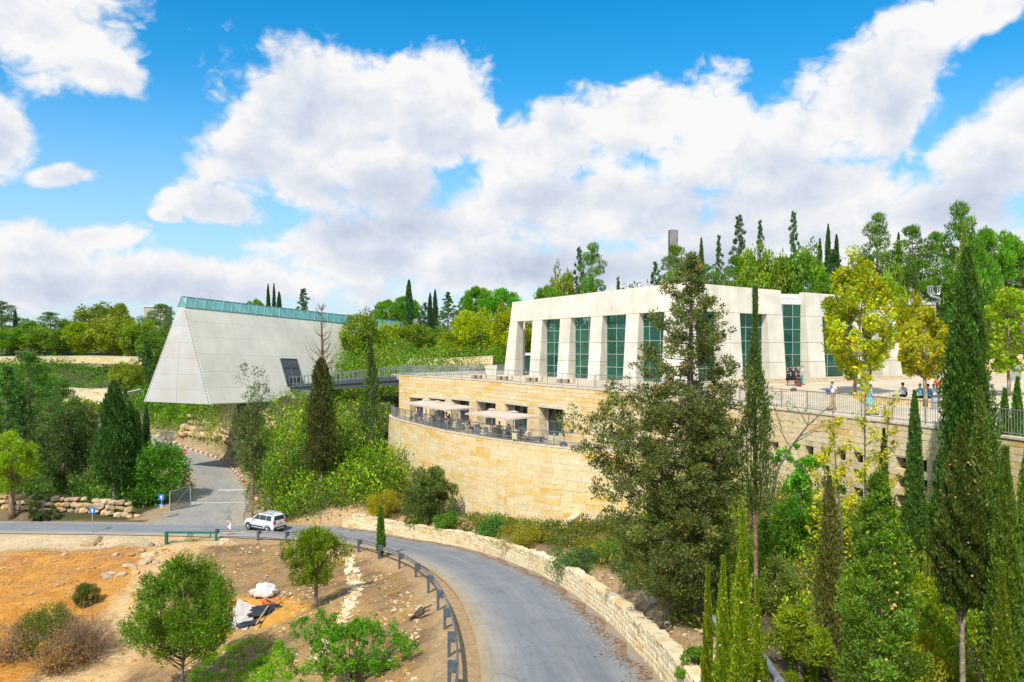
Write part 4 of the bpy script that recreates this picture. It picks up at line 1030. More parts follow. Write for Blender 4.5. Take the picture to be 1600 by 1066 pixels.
BARK_G = bark((.20,.165,.13), 'grey_bark'); BARK_B = bark((.16,.10,.06), 'brown_bark'); BARK_P = bark((.33,.21,.14), 'pine_bark'); BARK_L = bark((.36,.29,.20), 'pale_bark')

def unit(v): return v/np.maximum(np.linalg.norm(v, axis=-1, keepdims=True), 1e-6)
def leaves(C, ax, L_, Wd, col, g=rng):
    """one bent diamond leaf per centre: C (n,3), long axes ax, length, width"""
    n = len(C); ax = unit(ax); r = unit(g.normal(size=(n, 3))); b = unit(np.cross(ax, r)); L_ = np.broadcast_to(L_, (n,))[:, None]; Wd = np.broadcast_to(Wd, (n,))[:, None]
    V = np.stack([C-ax*L_*.5, C+b*Wd*.5, C+ax*L_*.5, C-b*Wd*.5], 1).reshape(-1, 3)
    Q = np.arange(4*n).reshape(n, 4); return V, Q, np.repeat(col, 4, axis=0)
class Fol:
    def __init__(s): s.V = []; s.Q = []; s.C = []; s.n = 0
    def add(s, t):
        V, Q, C_ = t; s.V.append(V); s.Q.append(Q+s.n); s.C.append(C_); s.n += len(V)
    def mesh(s, name, m=None): return fast_mesh(name, np.concatenate(s.V), np.concatenate(s.Q), col=np.concatenate(s.C), mats=[m or LEAF])
def vary(base, n, clump=None, amt=.18, g=rng, alt=None, altp=0.0):
    c = np.tile(np.array(base, float), (n, 1))
    if alt is not None: m = g.random(n) < altp; c[m] = alt
    k = 1+g.normal(size=(n, 1))*amt
    if clump is not None: k = k*clump[:, None]
    h = g.normal(size=(n, 1))*.10
    c = c*np.clip(k, .35, 1.9); c[:, 0:1] *= 1+h; c[:, 2:3] *= 1-h; return c

def cyp(h, r, n, ls, base, g, alt=None, altp=0., lump=.22, bottom=0.06, power=.55, spread=.35, top=.02):
    """columnar cypress: upright sprays on a lumpy spindle"""
    f = Fol()
    t = g.random(n)**.9; a = g.random(n)*2*np.pi
    prof = np.where(t < .25, .55+.45*np.sin(t/.25*np.pi/2), np.clip(1-(t-.25)/.75, 0, 1)**power)
    ph = g.random(8)*6.28
    lm = 1+lump*(np.sin(a*3+t*9+ph[0])*np.sin(t*23+ph[1]+a*2)+.5*np.sin(a*7+ph[2]+t*40))
    rad = np.maximum(r*prof*lm, top*h*.3)*np.clip(g.normal(.88, .16, n), .2, 1.2)
    z = h*(bottom+(1-bottom)*t)
    C_ = np.stack([rad*np.cos(a), rad*np.sin(a), z], -1)
    ax = np.stack([np.cos(a)*spread, np.sin(a)*spread, np.ones(n)], -1)+g.normal(size=(n, 3))*.28
    cl = 1+.16*np.sin(a*5+t*31+ph[3])+.12*np.sin(t*60+a*3)
    f.add(leaves(C_, ax, ls*np.clip(g.lognormal(0, .4, n), .4, 2.5), ls*.38*np.clip(g.lognormal(0, .3, n), .5, 2), vary(base, n, cl, .16, g, alt, altp), g))
    return f
def cyp_core(h, r, bottom=.06, power=.55):  # dark solid spindle added inside the crown to block light
    mb = MB(); pts = []; rad = []
    for i in range(9):
        t = i/8; pr = (.55+.45*math.sin(min(t, .25)/.25*math.pi/2)) if t < .25 else max(0, 1-(t-.25)/.75)**power
        pts.append((0, 0, h*(bottom+(.97-bottom)*t))); rad.append(max(.02, r*.55*pr))
    return mb.tube(pts, rad, 8)
def clumps(centres, radii, per, ls, base, g, flat=1.0, alt=None, altp=0., up=.3, shell=.55, ratio=.5, cvar=.15):
    f = Fol(); n = len(centres); per = np.asarray(np.broadcast_to(per, (n,)), int); idx_ = np.repeat(np.arange(n), per); m = len(idx_)
    d = unit(g.normal(size=(m, 3))); rr = radii[idx_]*(shell+(1-shell)*g.random(m))**.8*np.clip(g.normal(1, .12, m), .5, 1.4)
    off = d*rr[:, None]; off[:, 2] *= flat
    C_ = centres[idx_]+off
    ax = d*.8+g.normal(size=(m, 3))*.55; ax[:, 2] += up
    cv = 1+g.normal(size=n)*cvar
    f.add(leaves(C_, ax, ls*np.clip(g.lognormal(-.05, .42, m), .4, 2.4), ls*ratio*np.clip(g.lognormal(0, .3, m), .5, 2), vary(base, m, cv[idx_], .15, g, alt, altp), g)); return f
def dome_centres(n, h0, h1, r, g, bias=.75, squash=1.0, irr=.22):
    d = unit(g.normal(size=(n, 3))); k = g.random(n)**(1/3.)*.35+.62; ph = g.random(6)*6.28
    a = np.arctan2(d[:, 1], d[:, 0]); k = k*(1+irr*np.sin(a*2+ph[0]+d[:, 2]*2)+irr*.7*np.sin(a*3+ph[1])*np.cos(d[:, 2]*3+ph[2]))
    c = d*k[:, None]; hc = (h0+h1)/2; hh = (h1-h0)/2
    return np.stack([c[:, 0]*r, c[:, 1]*r, hc+c[:, 2]*hh*squash], -1)
def limbs(mb, centres, base_z, trunk_h, g, r0=.15, lean=(0, 0), frac=.5, droop=0.0, rl=.35):
    """tapered trunk and limbs that reach into the clumps"""
    n = 7; pts = [(lean[0]*(i/n)+.04*math.sin(i*2.1)*trunk_h*.12, lean[1]*(i/n)+.04*math.cos(i*1.7)*trunk_h*.12, base_z+(trunk_h-base_z)*i/n) for i in range(n+1)]
    mb.tube(pts, [r0*(1-.85*i/n) for i in range(n+1)], 7)
    for c in centres[::max(1, int(1/frac))]:
        zt = min(max(base_z+.25*(trunk_h-base_z), c[2]-abs(math.hypot(c[0], c[1]))*.75+droop), trunk_h*.92); t = (zt-base_z)/(trunk_h-base_z+1e-6); p = np.array([lean[0]*t, lean[1]*t, zt])
        mid = (p*.45+np.array(c)*.55)+g.normal(size=3)*.06*trunk_h*.3; rr = r0*rl*(1.05-t)
        mb.tube([tuple(p), tuple(mid), tuple(c)], [max(.012, rr), max(.01, rr*.6), max(.006, rr*.2)], 4, cap=False)

PROTO = {}
def proto(kind):
    """(crown mesh, trunk mesh, height, half width) of a tree kind, real size, base at z=0"""
    if kind in PROTO: return PROTO[kind]
    g = np.random.default_rng(abs(hash_(kind)) % 99991); mb = MB(); k = kind[:-1]
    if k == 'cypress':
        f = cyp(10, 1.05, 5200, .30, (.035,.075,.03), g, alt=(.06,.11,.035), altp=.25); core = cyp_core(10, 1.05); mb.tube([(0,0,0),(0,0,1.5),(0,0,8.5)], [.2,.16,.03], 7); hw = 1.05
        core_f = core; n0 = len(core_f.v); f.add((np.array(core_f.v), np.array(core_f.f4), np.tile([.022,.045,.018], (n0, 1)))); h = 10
    elif k == 'broad':      # rounded broadleaf
        c = dome_centres(70, 2.0, 7.9, 3.1, g); c[:, 2] = np.maximum(c[:, 2], 1.9)
        f = clumps(c, g.uniform(.7, 1.25, 70), 120, .36, (.085,.155,.03), g, alt=(.14,.19,.03), altp=.3, ratio=.6); limbs(mb, c, 0, 6, g, .22, frac=.4); h, hw = 8.2, 3.6
    elif k == 'stone_pine':   # umbrella pine: clean flat-bottomed dome
        c = dome_centres(75, 4.2, 8.8, 3.6, g, irr=.12); c = c[c[:, 2] > 5.2]; c = np.concatenate([c, c*[.8,.8,1]])
        f = clumps(c, g.uniform(.55, .95, len(c)), 105, .32, (.06,.15,.025), g, flat=.7, alt=(.09,.2,.03), altp=.35, up=.8, ratio=.35); limbs(mb, c, 0, 7.5, g, .25, frac=.3); h, hw = 9, 3.9
    elif k == 'pine':        # Aleppo pine: layered puffs on a bare leaning trunk
        n = 30; t = np.clip(np.linspace(.40, 1, n)+g.normal(size=n)*.02, .36, 1); a = np.arange(n)*2.4+g.random(n)*1.2; R_ = np.interp(t, [.36,.5,.68,.86,1], [2.3,2.9,2.4,1.6,.3])*g.uniform(.35, 1.15, n)
        c = np.stack([R_*np.cos(a)+.5*t, R_*np.sin(a), t*11.3], -1); rs = g.uniform(.75, 1.45, n)*np.interp(t, [.4, 1], [1.1, .75])
        f = clumps(c, rs, (250*rs**2).astype(int), .30, (.05,.115,.022), g, flat=.48, alt=(.10,.18,.03), altp=.35, up=.7, ratio=.3, cvar=.18, shell=.6); limbs(mb, c, 0, 11, g, .27, lean=(.6, 0), frac=1.0, rl=.3); h, hw = 12, 3.2
    elif k == 'fir':         # pointed conifer
        n = 64; t = np.linspace(.10, .99, n); a = np.arange(n)*2.4+g.normal(size=n)*.5; R_ = ((1-t)**.75*2.0+.12)*g.uniform(.35, 1.25, n)
        c = np.stack([R_*np.cos(a), R_*np.sin(a), t*10.7+R_*.15], -1); rs = (.22+.55*(1-t)**.7)*g.uniform(.7, 1.2, n)
        f = clumps(c, rs, (60+190*rs**2).astype(int), .26, (.04,.09,.03), g, flat=.55, alt=(.07,.14,.035), altp=.3, up=.5, ratio=.33, shell=.5); limbs(mb, c, 0, 10.4, g, .18, frac=1, rl=.25); h, hw = 11, 2.2
    elif k == 'bush':
        c = dome_centres(34, -.3, 1.7, 1.25, g); c = c[c[:, 2] > .1]
        f = clumps(c, g.uniform(.3, .55, len(c)), 130, .15, (.075,.13,.03), g, alt=(.13,.17,.03), altp=.3, up=.6); limbs(mb, c, -.2, 1.0, g, .07, frac=.5); h, hw = 2.0, 1.5
    cm = f.mesh('crown'); tm = mb.mesh('trunk', BARK_P if k in ('pine', 'stone_pine') else BARK_G)
    PROTO[kind] = (cm, tm, h, hw); return PROTO[kind]
def hash_(s): 
    v = 7
    for ch in s: v = (v*131+ord(ch)) % 1000003
    return v
def ghit(u, v, d0=14, d1=240):
    ds = np.linspace(d0, d1, 900); X = (u-800)*ds/F; z = CZ-(v-HV)*ds/F; h = height(X, ds); k = np.argmax(h >= z)
    if h[k] < z[k]: k = len(ds)-1
    return Vector((X[k], ds[k], h[k]))
def tree(kind, u, vtop, wpx, d, label, cat, name, tint=(1,1,1), group=None, vbase=None, z=None, rz=None, u_lean=0):
    """stands on the ground at distance d; its height and spread follow from the size it has in view"""
    cm, tm, h, hw = proto(kind); x = (u-800)*d/F
    zb = z if z is not None else (CZ-(vbase-HV)*d/F if vbase else H1(x, d))
    ztop = CZ-(vtop-HV)*d/F; sz = max(.05, (ztop-zb)/h); sx = wpx*d/F/2/hw
    if z is None and vbase is None: zb -= .15
    e = empty(name, (x, d, zb), rnd.uniform(0, 6.28) if rz is None else rz, label, cat, group)
    c = link('crown', cm, e); c.scale = (sx, sx, sz); c.color = (*tint, 1)
    t = link('trunk', tm, e); t.scale = (min(sx, sz*1.5), min(sx, sz*1.5), sz)
    return e

G_Y = (1.9, 1.35, .6); G_B = (1.25, 1.15, .9); G_D = (.75, .8, .9); G_O = (1.5, 1.15, 1.1); G_L = (1.5, 1.35, .8); G_T = (.85, .95, 1.3)
T = [
 # skyline right of the centre
 ('pine1', 925, 374, 58, 112, 'twin-topped pine rising alone above the roof of the white visitor centre', 'pine', 'pine_tree', (1.1,1.1,.9)),
 ('fir1', 905, 380, 34, 114, 'thin grey-green conifer touching the left of the twin-topped pine', 'conifer', 'conifer_tree', G_T),
 ('broad1', 880, 424, 38, 112, 'small sparse olive-grey tree above the left part of the white roof', 'tree', 'olive_tree', G_O),
 ('stone_pine1', 856, 444, 60, 106, 'low round green pine peeping over the left end of the white roof', 'pine', 'stone_pine', G_B),
 ('fir2', 966, 428, 22, 110, 'tiny pointed conifer just right of the twin-topped pine', 'conifer', 'conifer_tree', (1,1,1)),
 ('pine2', 1052, 374, 62, 118, 'full round pine standing in front of the concrete tower', 'pine', 'pine_tree', G_B),
 ('fir1', 1024, 404, 42, 116, 'ragged sparse conifer left of the concrete tower', 'conifer', 'conifer_tree', (1,1,1)),
 ('cypress1', 1096, 372, 14, 120, 'short dark cypress tip between the concrete tower and the tall firs', 'cypress', 'cypress_tree', (1,1,1)),
 ('fir2', 1123, 362, 30, 122, 'slim conifer, first of the row of pointed tops right of the tower', 'conifer', 'conifer_tree', (1,1,1)),
 ('fir1', 1155, 330, 46, 124, 'broad-based tall conifer with a double tip above the white roof', 'conifer', 'conifer_tree', (1,1,1)),
 ('fir2', 1188, 338, 28, 124, 'narrow straight conifer between two taller pointed ones', 'conifer', 'conifer_tree', (.9,1,1)),
 ('fir1', 1240, 324, 34, 124, 'tall see-through conifer with gaps between its branches', 'conifer', 'conifer_tree', (.85,.95,1)),
 ('cypress1', 1281, 372, 12, 128, 'lower left of three dark cypress spires beside the yellow plane tree', 'cypress', 'cypress_tree', G_D),
 ('cypress2', 1294, 350, 13, 128, 'tallest of three dark cypress spires beside the yellow plane tree', 'cypress', 'cypress_tree', G_D),
 ('cypress1', 1307, 366, 14, 128, 'lower right of three dark cypress spires beside the yellow plane tree', 'cypress', 'cypress_tree', G_D),
 ('pine1', 1108, 408, 70, 112, 'bushy green pine mass behind the roof peak', 'pine', 'pine_tree', (1,1,1)),
 ('pine2', 1150, 392, 80, 112, 'wide bushy pine below the double-tipped conifer', 'pine', 'pine_tree', G_B),
 ('broad2', 1190, 388, 78, 110, 'dense leafy green tree over the right part of the white roof', 'tree', 'leafy_tree', G_B),
 ('pine1', 1225, 396, 76, 110, 'dark bushy pine above the entrance gap of the centre', 'pine', 'pine_tree', (.9,.95,.9)),
 ('broad1', 1262, 392, 72, 108, 'broad green tree right above the entrance beam', 'tree', 'leafy_tree', (1,1.1,.9)),
 ('fir2', 1302, 385, 62, 116, 'bluish dense conifer under the three cypress spires', 'conifer', 'conifer_tree', G_T),
 ('pine2', 1290, 418, 60, 104, 'low pale green pine beside the plane tree top', 'pine', 'pine_tree', G_B),
 ('pine1', 1366, 327, 66, 112, 'cone-shaped pine with open branches above the yellow plane tree', 'pine', 'pine_tree', G_B),
 ('cypress2', 1404, 363, 13, 118, 'thin dark cypress between two pines on the hill', 'cypress', 'cypress_tree', G_D),
 ('pine2', 1432, 342, 72, 108, 'dense pine with a bare reddish trunk left of the metal sculpture', 'pine', 'pine_tree', (1,1.1,.9)),
 ('pine1', 1500, 305, 88, 100, 'tallest pine on the hill with a long bare pale trunk', 'pine', 'pine_tree', (1.1,1.15,.9)),
 ('pine2', 1465, 352, 64, 108, 'bright green pine just left of the tallest pine', 'pine', 'pine_tree', G_B),
 ('stone_pine1', 1550, 354, 98, 106, 'wide umbrella pine right of the tall cypress', 'pine', 'stone_pine', G_B),
 ('stone_pine2', 1530, 392, 74, 100, 'lower umbrella pine tucked beneath a wider one', 'pine', 'stone_pine', (1,1,1)),
 ('pine2', 1597, 372, 66, 104, 'pine cut by the right edge of the view', 'pine', 'pine_tree', (.9,1,1)),
 ('pine1', 1574, 415, 66, 112, 'dark pine behind the umbrella pines', 'pine', 'pine_tree', G_D),
 ('pine1', 1400, 405, 72, 116, 'dark pine behind the metal sculpture', 'pine', 'pine_tree', G_D),
 ('broad2', 1420, 462, 66, 92, 'fresh yellow-green tree behind the right corner of the centre', 'tree', 'leafy_tree', G_Y),
 ('broad1', 1392, 430, 70, 96, 'green-yellow tree directly behind the large plane tree', 'tree', 'leafy_tree', G_L),
 ('stone_pine2', 1506, 470, 60, 96, 'dim green tree hidden behind the tall cypress', 'tree', 'leafy_tree', G_D),
 # between the two buildings
 ('stone_pine1', 612, 468, 60, 175, 'round-topped pine left of the lone cypress above the yellow-green trees', 'pine', 'stone_pine', G_B),
 ('stone_pine2', 634, 464, 50, 178, 'round pine directly behind the lone cypress', 'pine', 'stone_pine', (1,1.05,1)),
 ('cypress1', 639, 437, 17, 160, 'lone tall cypress standing clear above the yellow-green trees', 'cypress', 'cypress_tree', (.8,1.1,1.3)),
 ('cypress2', 672, 457, 11, 165, 'left of two slim cypress spires right of the lone cypress', 'cypress', 'cypress_tree', G_T),
 ('cypress1', 680, 452, 11, 165, 'right of two slim cypress spires right of the lone cypress', 'cypress', 'cypress_tree', G_T),
 ('fir1', 664, 470, 36, 170, 'grey-green loose conifer beside the slim cypress pair', 'conifer', 'conifer_tree', G_T),
 ('fir2', 700, 453, 44, 160, 'wide pale conifer with a pointed top left of the round pines', 'conifer', 'conifer_tree', (1.2,1.15,1.1)),
 ('fir1', 722, 462, 34, 158, 'narrower conifer between the pale conifer and the round pines', 'conifer', 'conifer_tree', (1.1,1.05,1.1)),
 ('stone_pine1', 748, 446, 60, 150, 'tall round pine, left of two beside the white centre', 'pine', 'stone_pine', G_B),
 ('stone_pine2', 786, 452, 76, 140, 'wide round pine touching the left corner of the white centre', 'pine', 'stone_pine', (1,1.1,.95)),
 ('broad1', 566, 491, 66, 118, 'gnarled green tree in front of the far end of the prism', 'tree', 'leafy_tree', (1.1,.95,.8)),
 ('broad2', 604, 503, 48, 122, 'yellowing tree right of the gnarled tree by the prism', 'tree', 'leafy_tree', G_Y),
 ('broad1', 642, 506, 54, 120, 'compact bright green tree in the middle of the park row', 'tree', 'leafy_tree', G_B),
 ('broad2', 684, 511, 44, 124, 'small dark green rounded tree in the park row', 'tree', 'leafy_tree', (1.1,1.15,1)),
 ('broad1', 710, 514, 46, 118, 'olive-grey thin tree in the park row', 'tree', 'olive_tree', G_O),
 ('broad2', 746, 484, 78, 114, 'largest yellow-green tree of the park row', 'tree', 'leafy_tree', G_Y),
 ('broad1', 790, 482, 50, 108, 'yellow-green tree brushing the left wall of the white centre', 'tree', 'leafy_tree', G_Y),
 ('broad2', 724, 540, 60, 112, 'low yellow tree under the largest tree of the park row', 'tree', 'leafy_tree', G_Y),
 ('broad1', 826, 490, 60, 118, 'yellow-green tree seen through the first open bay of the centre', 'tree', 'leafy_tree', G_Y),
 # above the prism
 ('stone_pine1', 396, 467, 40, 190, 'flat little pine just above the prism ridge', 'pine', 'stone_pine', G_B),
 ('cypress2', 419, 444, 10, 182, 'left spire of the dark cypress clump above the prism ridge', 'cypress', 'cypress_tree', G_D),
 ('cypress1', 428, 443, 9, 182, 'middle spire of the dark cypress clump above the prism ridge', 'cypress', 'cypress_tree', G_D),
 ('cypress1', 436, 456, 14, 182, 'lower right spire of the dark cypress clump above the prism ridge', 'cypress', 'cypress_tree', G_D),
 ('fir1', 474, 447, 42, 178, 'dark pointed conifer alone above the prism ridge', 'conifer', 'conifer_tree', (.9,1,1)),
 # far left park
 ('pine1', 6, 468, 60, 215, 'dark pine at the far left end of the skyline', 'pine', 'pine_tree', G_D),
 ('cypress1', 24, 484, 9, 215, 'tiny dark cypress spike on the left skyline', 'cypress', 'cypress_tree', G_D),
 ('broad2', 42, 500, 34, 210, 'small round tree right of the tiny cypress spike', 'tree', 'leafy_tree', G_T),
 ('pine2', 80, 484, 54, 208, 'spreading pine on the left skyline', 'pine', 'pine_tree', (1,1,1)),
 ('broad1', 112, 500, 40, 212, 'low grey-green tree between two larger crowns on the skyline', 'tree', 'leafy_tree', G_T),
 ('broad2', 163, 474, 74, 205, 'broad crown forming the highest hump of the left park', 'tree', 'leafy_tree', (1.2,1.05,.9)),
 ('pine1', 190, 472, 26, 212, 'small pine with an open top behind the highest hump', 'pine', 'pine_tree', (1,1,1)),
 ('pine2', 247, 470, 52, 190, 'dark pine beside the sloping front edge of the prism', 'pine', 'pine_tree', (.9,.95,1)),
 ('broad1', 18, 512, 64, 192, 'rounded park tree at the left edge above the stone strip', 'tree', 'leafy_tree', (.95,1.05,1)),
 ('broad2', 62, 510, 62, 192, 'second rounded park tree from the left edge', 'tree', 'leafy_tree', (1,1.05,1)),
 ('broad1', 95, 514, 56, 190, 'dull green park tree with a drooping crown', 'tree', 'leafy_tree', G_T),
 ('broad2', 134, 502, 70, 188, 'light green park tree with dark trunks beneath', 'tree', 'leafy_tree', G_L),
 ('broad1', 176, 494, 78, 186, 'olive-yellow park tree in the middle of the terrace', 'tree', 'leafy_tree', G_O),
 ('broad2', 216, 500, 62, 182, 'green park tree next to the prism edge', 'tree', 'leafy_tree', G_B),
 ('broad1', 248, 512, 58, 172, 'darker green park tree partly hidden by the prism edge', 'tree', 'leafy_tree', (.8,.9,.9)),
 ('fir1', 228, 530, 40, 165, 'grey-green conifer standing below the park terrace near the prism', 'conifer', 'conifer_tree', G_T),
 ('broad1', 198, 566, 44, 158, 'pale leafy shrub-like tree on the bank below the park', 'tree', 'leafy_tree', G_O),
 # left middle mass
 ('fir1', 12, 566, 70, 112, 'tall grey-green conifer at the left edge behind the bright pine', 'conifer', 'conifer_tree', (1,1.1,1)),
 ('pine2', 52, 540, 84, 116, 'large loose pine in the left thicket', 'pine', 'pine_tree', G_T),
 ('fir2', 34, 610, 62, 100, 'dark conifer low in the left thicket', 'conifer', 'conifer_tree', G_D),
 ('pine1', 100, 585, 72, 104, 'blue-green pine over the dark spreading tree', 'pine', 'pine_tree', G_T),
 ('broad2', 128, 622, 64, 128, 'yellow-tinged rounded shrub beside the far bend of the road', 'tree', 'leafy_tree', G_O),
 ('cypress1', 214, 640, 22, 96, 'small dark cypress right behind the wide cypress', 'cypress', 'cypress_tree', (1,1,1)),
 ('cypress2', 228, 632, 18, 98, 'slim young cypress above the round carob bush', 'cypress', 'cypress_tree', G_T),
 ('fir1', 196, 600, 30, 104, 'thin conifer behind the wide dark cypress', 'conifer', 'conifer_tree', G_T),
]
for (k, u, vt, w, d, lab, cat, nm, tint) in T:
    tree(k, u, vt, w, d, lab, cat, nm, tint)

# hill backdrop woods: fills the gaps behind the individual trees
def woods(name, specs, seed, label=None):
    g = np.random.default_rng(seed); f = Fol()
    for (x0, y0, x1, y1, n, h, base) in specs:
        t = g.random(n); px = x0+(x1-x0)*t+g.normal(size=n)*2; py = y0+(y1-y0)*t+g.normal(size=n)*3; gz = height(px, py)
        cz = gz+h*g.uniform(.15, .9, n); c = np.stack([px, py, cz], -1)
        cc = clumps(c, g.uniform(1.0, 2.2, n), 55, .48, base, g, flat=.8, alt=tuple(k*1.5 for k in base), altp=.3, cvar=.22); f.add((cc.V[0], cc.Q[0], cc.C[0]))
    o = link(name, f.mesh(name), None); return tag(o, kind='stuff')
woods('distant_wood', [(-190,235,-40,230,150,9,(.045,.085,.04)), (-150,193,-60,192,60,5,(.05,.10,.03)), (-260,200,-170,235,60,9,(.045,.085,.04)), (-40,205,-5,165,60,8,(.05,.095,.03)), (18,128,70,128,150,10,(.035,.075,.028)), (60,122,120,118,150,9,(.03,.065,.025)), (-5,150,20,135,50,7,(.04,.085,.03)), (120,120,200,90,60,8,(.035,.07,.03))], 21)

# unique nearer trees ---------------------------------------------------
def solo(name, label, cat, x, y, z, fols, trunk, bk, group=None):
    e = empty(name, (x, y, z), 0, label, cat, group)
    f = Fol()
    for q in fols:
        for V, Q, C_ in zip(q.V, q.Q, q.C): 
            f.V.append(V); f.Q.append(Q-0+0 if False else Q); f.C.append(C_)
    # re-index
    V = []; Q = []; C_ = []; n0 = 0
    for q in fols:
        a = np.concatenate(q.V); b = np.concatenate(q.Q); c = np.concatenate(q.C); V.append(a); Q.append(b+n0); C_.append(c); n0 += len(a)
    link('crown', fast_mesh('crown', np.concatenate(V), np.concatenate(Q), col=np.concatenate(C_), mats=[LEAF]), e)
    if trunk: trunk.build('trunk', bk, e, smooth=True)
    return e
def near_cypress(u, vtop, vbot, wpx, d, label, base=(.045,.095,.03), n=9000, ls=.16, z=None, trunk=True, seed=1, alt=(.10,.16,.035), altp=.25, bottom=.06, bk=None, power=.6, vtrunk=None, lump=.22, name='cypress_tree', cones=0, density_core=.55, spread=.35):
    g = np.random.default_rng(seed); x = (u-800)*d/F; zb = CZ-(vbot-HV)*d/F if z is None else z; h = CZ-(vtop-HV)*d/F-zb; r = wpx*d/F/2
    if z is None: zg = H1(x, d); h += zb-min(zb, zg); zb = min(zb, zg)
    bot = bottom if vtrunk is None else max(.02, (CZ-(vtrunk-HV)*d/F-zb)/h)
    f = cyp(h, r, n, ls, base, g, alt=alt, altp=altp, bottom=bot, power=power, lump=lump, spread=spread)
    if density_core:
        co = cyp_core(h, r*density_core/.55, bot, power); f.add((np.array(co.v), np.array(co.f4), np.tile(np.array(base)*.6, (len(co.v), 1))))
    fo = [f]
    if cones:
        m = cones; t = g.random(m)*.75+.1; a = g.random(m)*6.28; rr = r*(1-t)**.5*.95; C_ = np.stack([rr*np.cos(a), rr*np.sin(a), h*(bot+(1-bot)*t)], -1)
        for k in range(3):
            ff = Fol(); ff.add(leaves(C_, g.normal(size=(m, 3)), .075, .075, np.tile([.42,.36,.28], (m, 1)), g)); fo.append(ff)
    tk = MB().tube([(0, 0, -.3), (.03, 0, h*.15), (0, .03, h*.5), (0, 0, h*.92)], [max(.09, r*.14), max(.08, r*.12), max(.05, r*.08), .02], 8)
    for k in range(5):
        a = k*1.3; tk.tube([(0, 0, h*(bot*.8)), (math.cos(a)*r*.4, math.sin(a)*r*.4, h*(bot+.1)), (math.cos(a)*r*.5, math.sin(a)*r*.5, h*(bot+.3))], [.05, .035, .012], 5, cap=False)
    return solo(name, label, 'cypress', x, d, zb, fo, tk, bk or BARK_G)

# right side cypresses
near_cypress(1511, 388, 775, 82, 33, 'huge dense dark green cypress towering over the plaza railing', (.035,.085,.020), 38000, .16, seed=2, alt=(.065,.14,.03), altp=.35, power=.62, lump=.2, bottom=.02)
near_cypress(1507, 346, 520, 24, 33.4, 'thin pale spire growing out of the top of the huge cypress', (.12,.16,.045), 2600, .13, z=CZ-3.0, seed=3, alt=(.14,.18,.05), lump=.3)
near_cypress(1429, 611, 800, 32, 33.5, 'neat narrow cypress standing in front of the wall right of the smaller one', (.045,.10,.035), 9000, .13, seed=4, lump=.08)
near_cypress(1381, 671, 782, 20, 35, 'smallest neat cypress in front of the square windows', (.045,.09,.035), 5000, .13, seed=5, lump=.1)
near_cypress(1570, 608, 735, 40, 34, 'left of two bright green cypresses joined at the right end of the railing', (.045,.115,.025), 9000, .14, seed=6, power=.75)
near_cypress(1590, 590, 735, 40, 34.4, 'right of two bright green cypresses joined at the right end of the railing', (.045,.115,.025), 9000, .14, seed=7, power=.75)
near_cypress(1180, 448, 948, 58, 32, 'tall thin ragged cypress with a bare lower trunk right of the big dark tree', (.055,.085,.035), 13000, .13, seed=8, alt=(.09,.12,.04), vtrunk=800, lump=.6, density_core=.12, bk=BARK_P, power=1.7)
near_cypress(1296, 745, 1110, 44, 26, 'thin half-dry brownish cypress in the right thicket', (.085,.105,.04), 11000, .12, seed=9, alt=(.16,.13,.06), altp=.3, lump=.4, density_core=.3)
near_cypress(1503, 668, 1130, 80, 22.5, 'dark cypress speckled with pale cones on a bare pale trunk', (.045,.075,.020), 30000, .12, seed=10, alt=(.08,.10,.025), vtrunk=945, lump=.3, bk=BARK_L, cones=150, power=.8)
near_cypress(1532, 606, 760, 30, 27, 'cone-speckled cypress tip leaning against the huge cypress', (.075,.105,.03), 7000, .12, seed=11, lump=.3, cones=40, z=CZ-6)
near_cypress(1571, 700, 1150, 58, 21, 'very tall dark cypress near the right edge of the view', (.065,.10,.022), 28000, .12, seed=12, lump=.22, power=.7, cones=40)
near_cypress(1566, 880, 1210, 62, 17, 'small bright cypress cone below the very tall one at the right', (.10,.155,.02), 20000, .085, seed=13, power=.9, lump=.14, cones=20)
near_cypress(1608, 690, 1100, 50, 24, 'yellow-green cypress cut off by the right edge', (.09,.13,.03), 14000, .12, seed=14, lump=.3)
# foreground bunch of young cypresses
for k, (u, vt, w, d, lab) in enumerate([(1106, 885, 20, 21.5, 'shortest of the bright young cypresses beside the trunk of the big dark tree'), (1130, 870, 27, 21, 'second of the bright young cypresses, between the shortest and the tallest'),
                                   (1160, 798, 33, 20.5, 'tallest bright young cypress with a yellow-green tip'), (1183, 905, 21, 22, 'darker young cypress at the right side of the bright bunch'), (1146, 900, 30, 22.4, 'young cypress hidden at the back of the bright bunch')]):
    near_cypress(u, vt, 1190, w, d, lab, (.095,.155,.018), 15000, .085, seed=30+k, alt=(.19,.22,.03), altp=.35, power=.85, lump=.42, cones=16, spread=.5)
near_cypress(1196, 1030, 1120, 20, 22, 'knee-high cypress seedling beside the grey pipe', (.07,.13,.025), 2500, .08, seed=40, power=.9)
near_cypress(595, 792, 872, 13, 56.4, 'small pencil-thin cypress just inside the guard rail', (.045,.11,.025), 4500, .16, seed=41, lump=.06, power=.5)

# left side
near_cypress(178, 596, 806, 56, 80, 'wide dark cypress with a forked pale trunk beside the boulder wall', (.030,.075,.025), 12000, .30, seed=50, alt=(.045,.10,.03), vtrunk=756, bk=BARK_L, power=.6)
near_cypress(203, 628, 800, 40, 83, 'slightly lower cypress merging with the wide dark one', (.035,.085,.028), 7000, .30, seed=51)
pass
near_cypress(502, 560, 775, 52, 77, 'dark cypress with a dead brown upper trunk in front of the footbridge', (.045,.065,.025), 10000, .26, seed=53, alt=(.075,.095,.03), vtrunk=735, bk=BARK_P, lump=.3, power=.5)
near_cypress(580, 528, 692, 32, 84, 'thin see-through conifer crossing the right half of the footbridge', (.045,.080,.035), 4500, .28, seed=54, lump=.5, density_core=.0, power=.85)
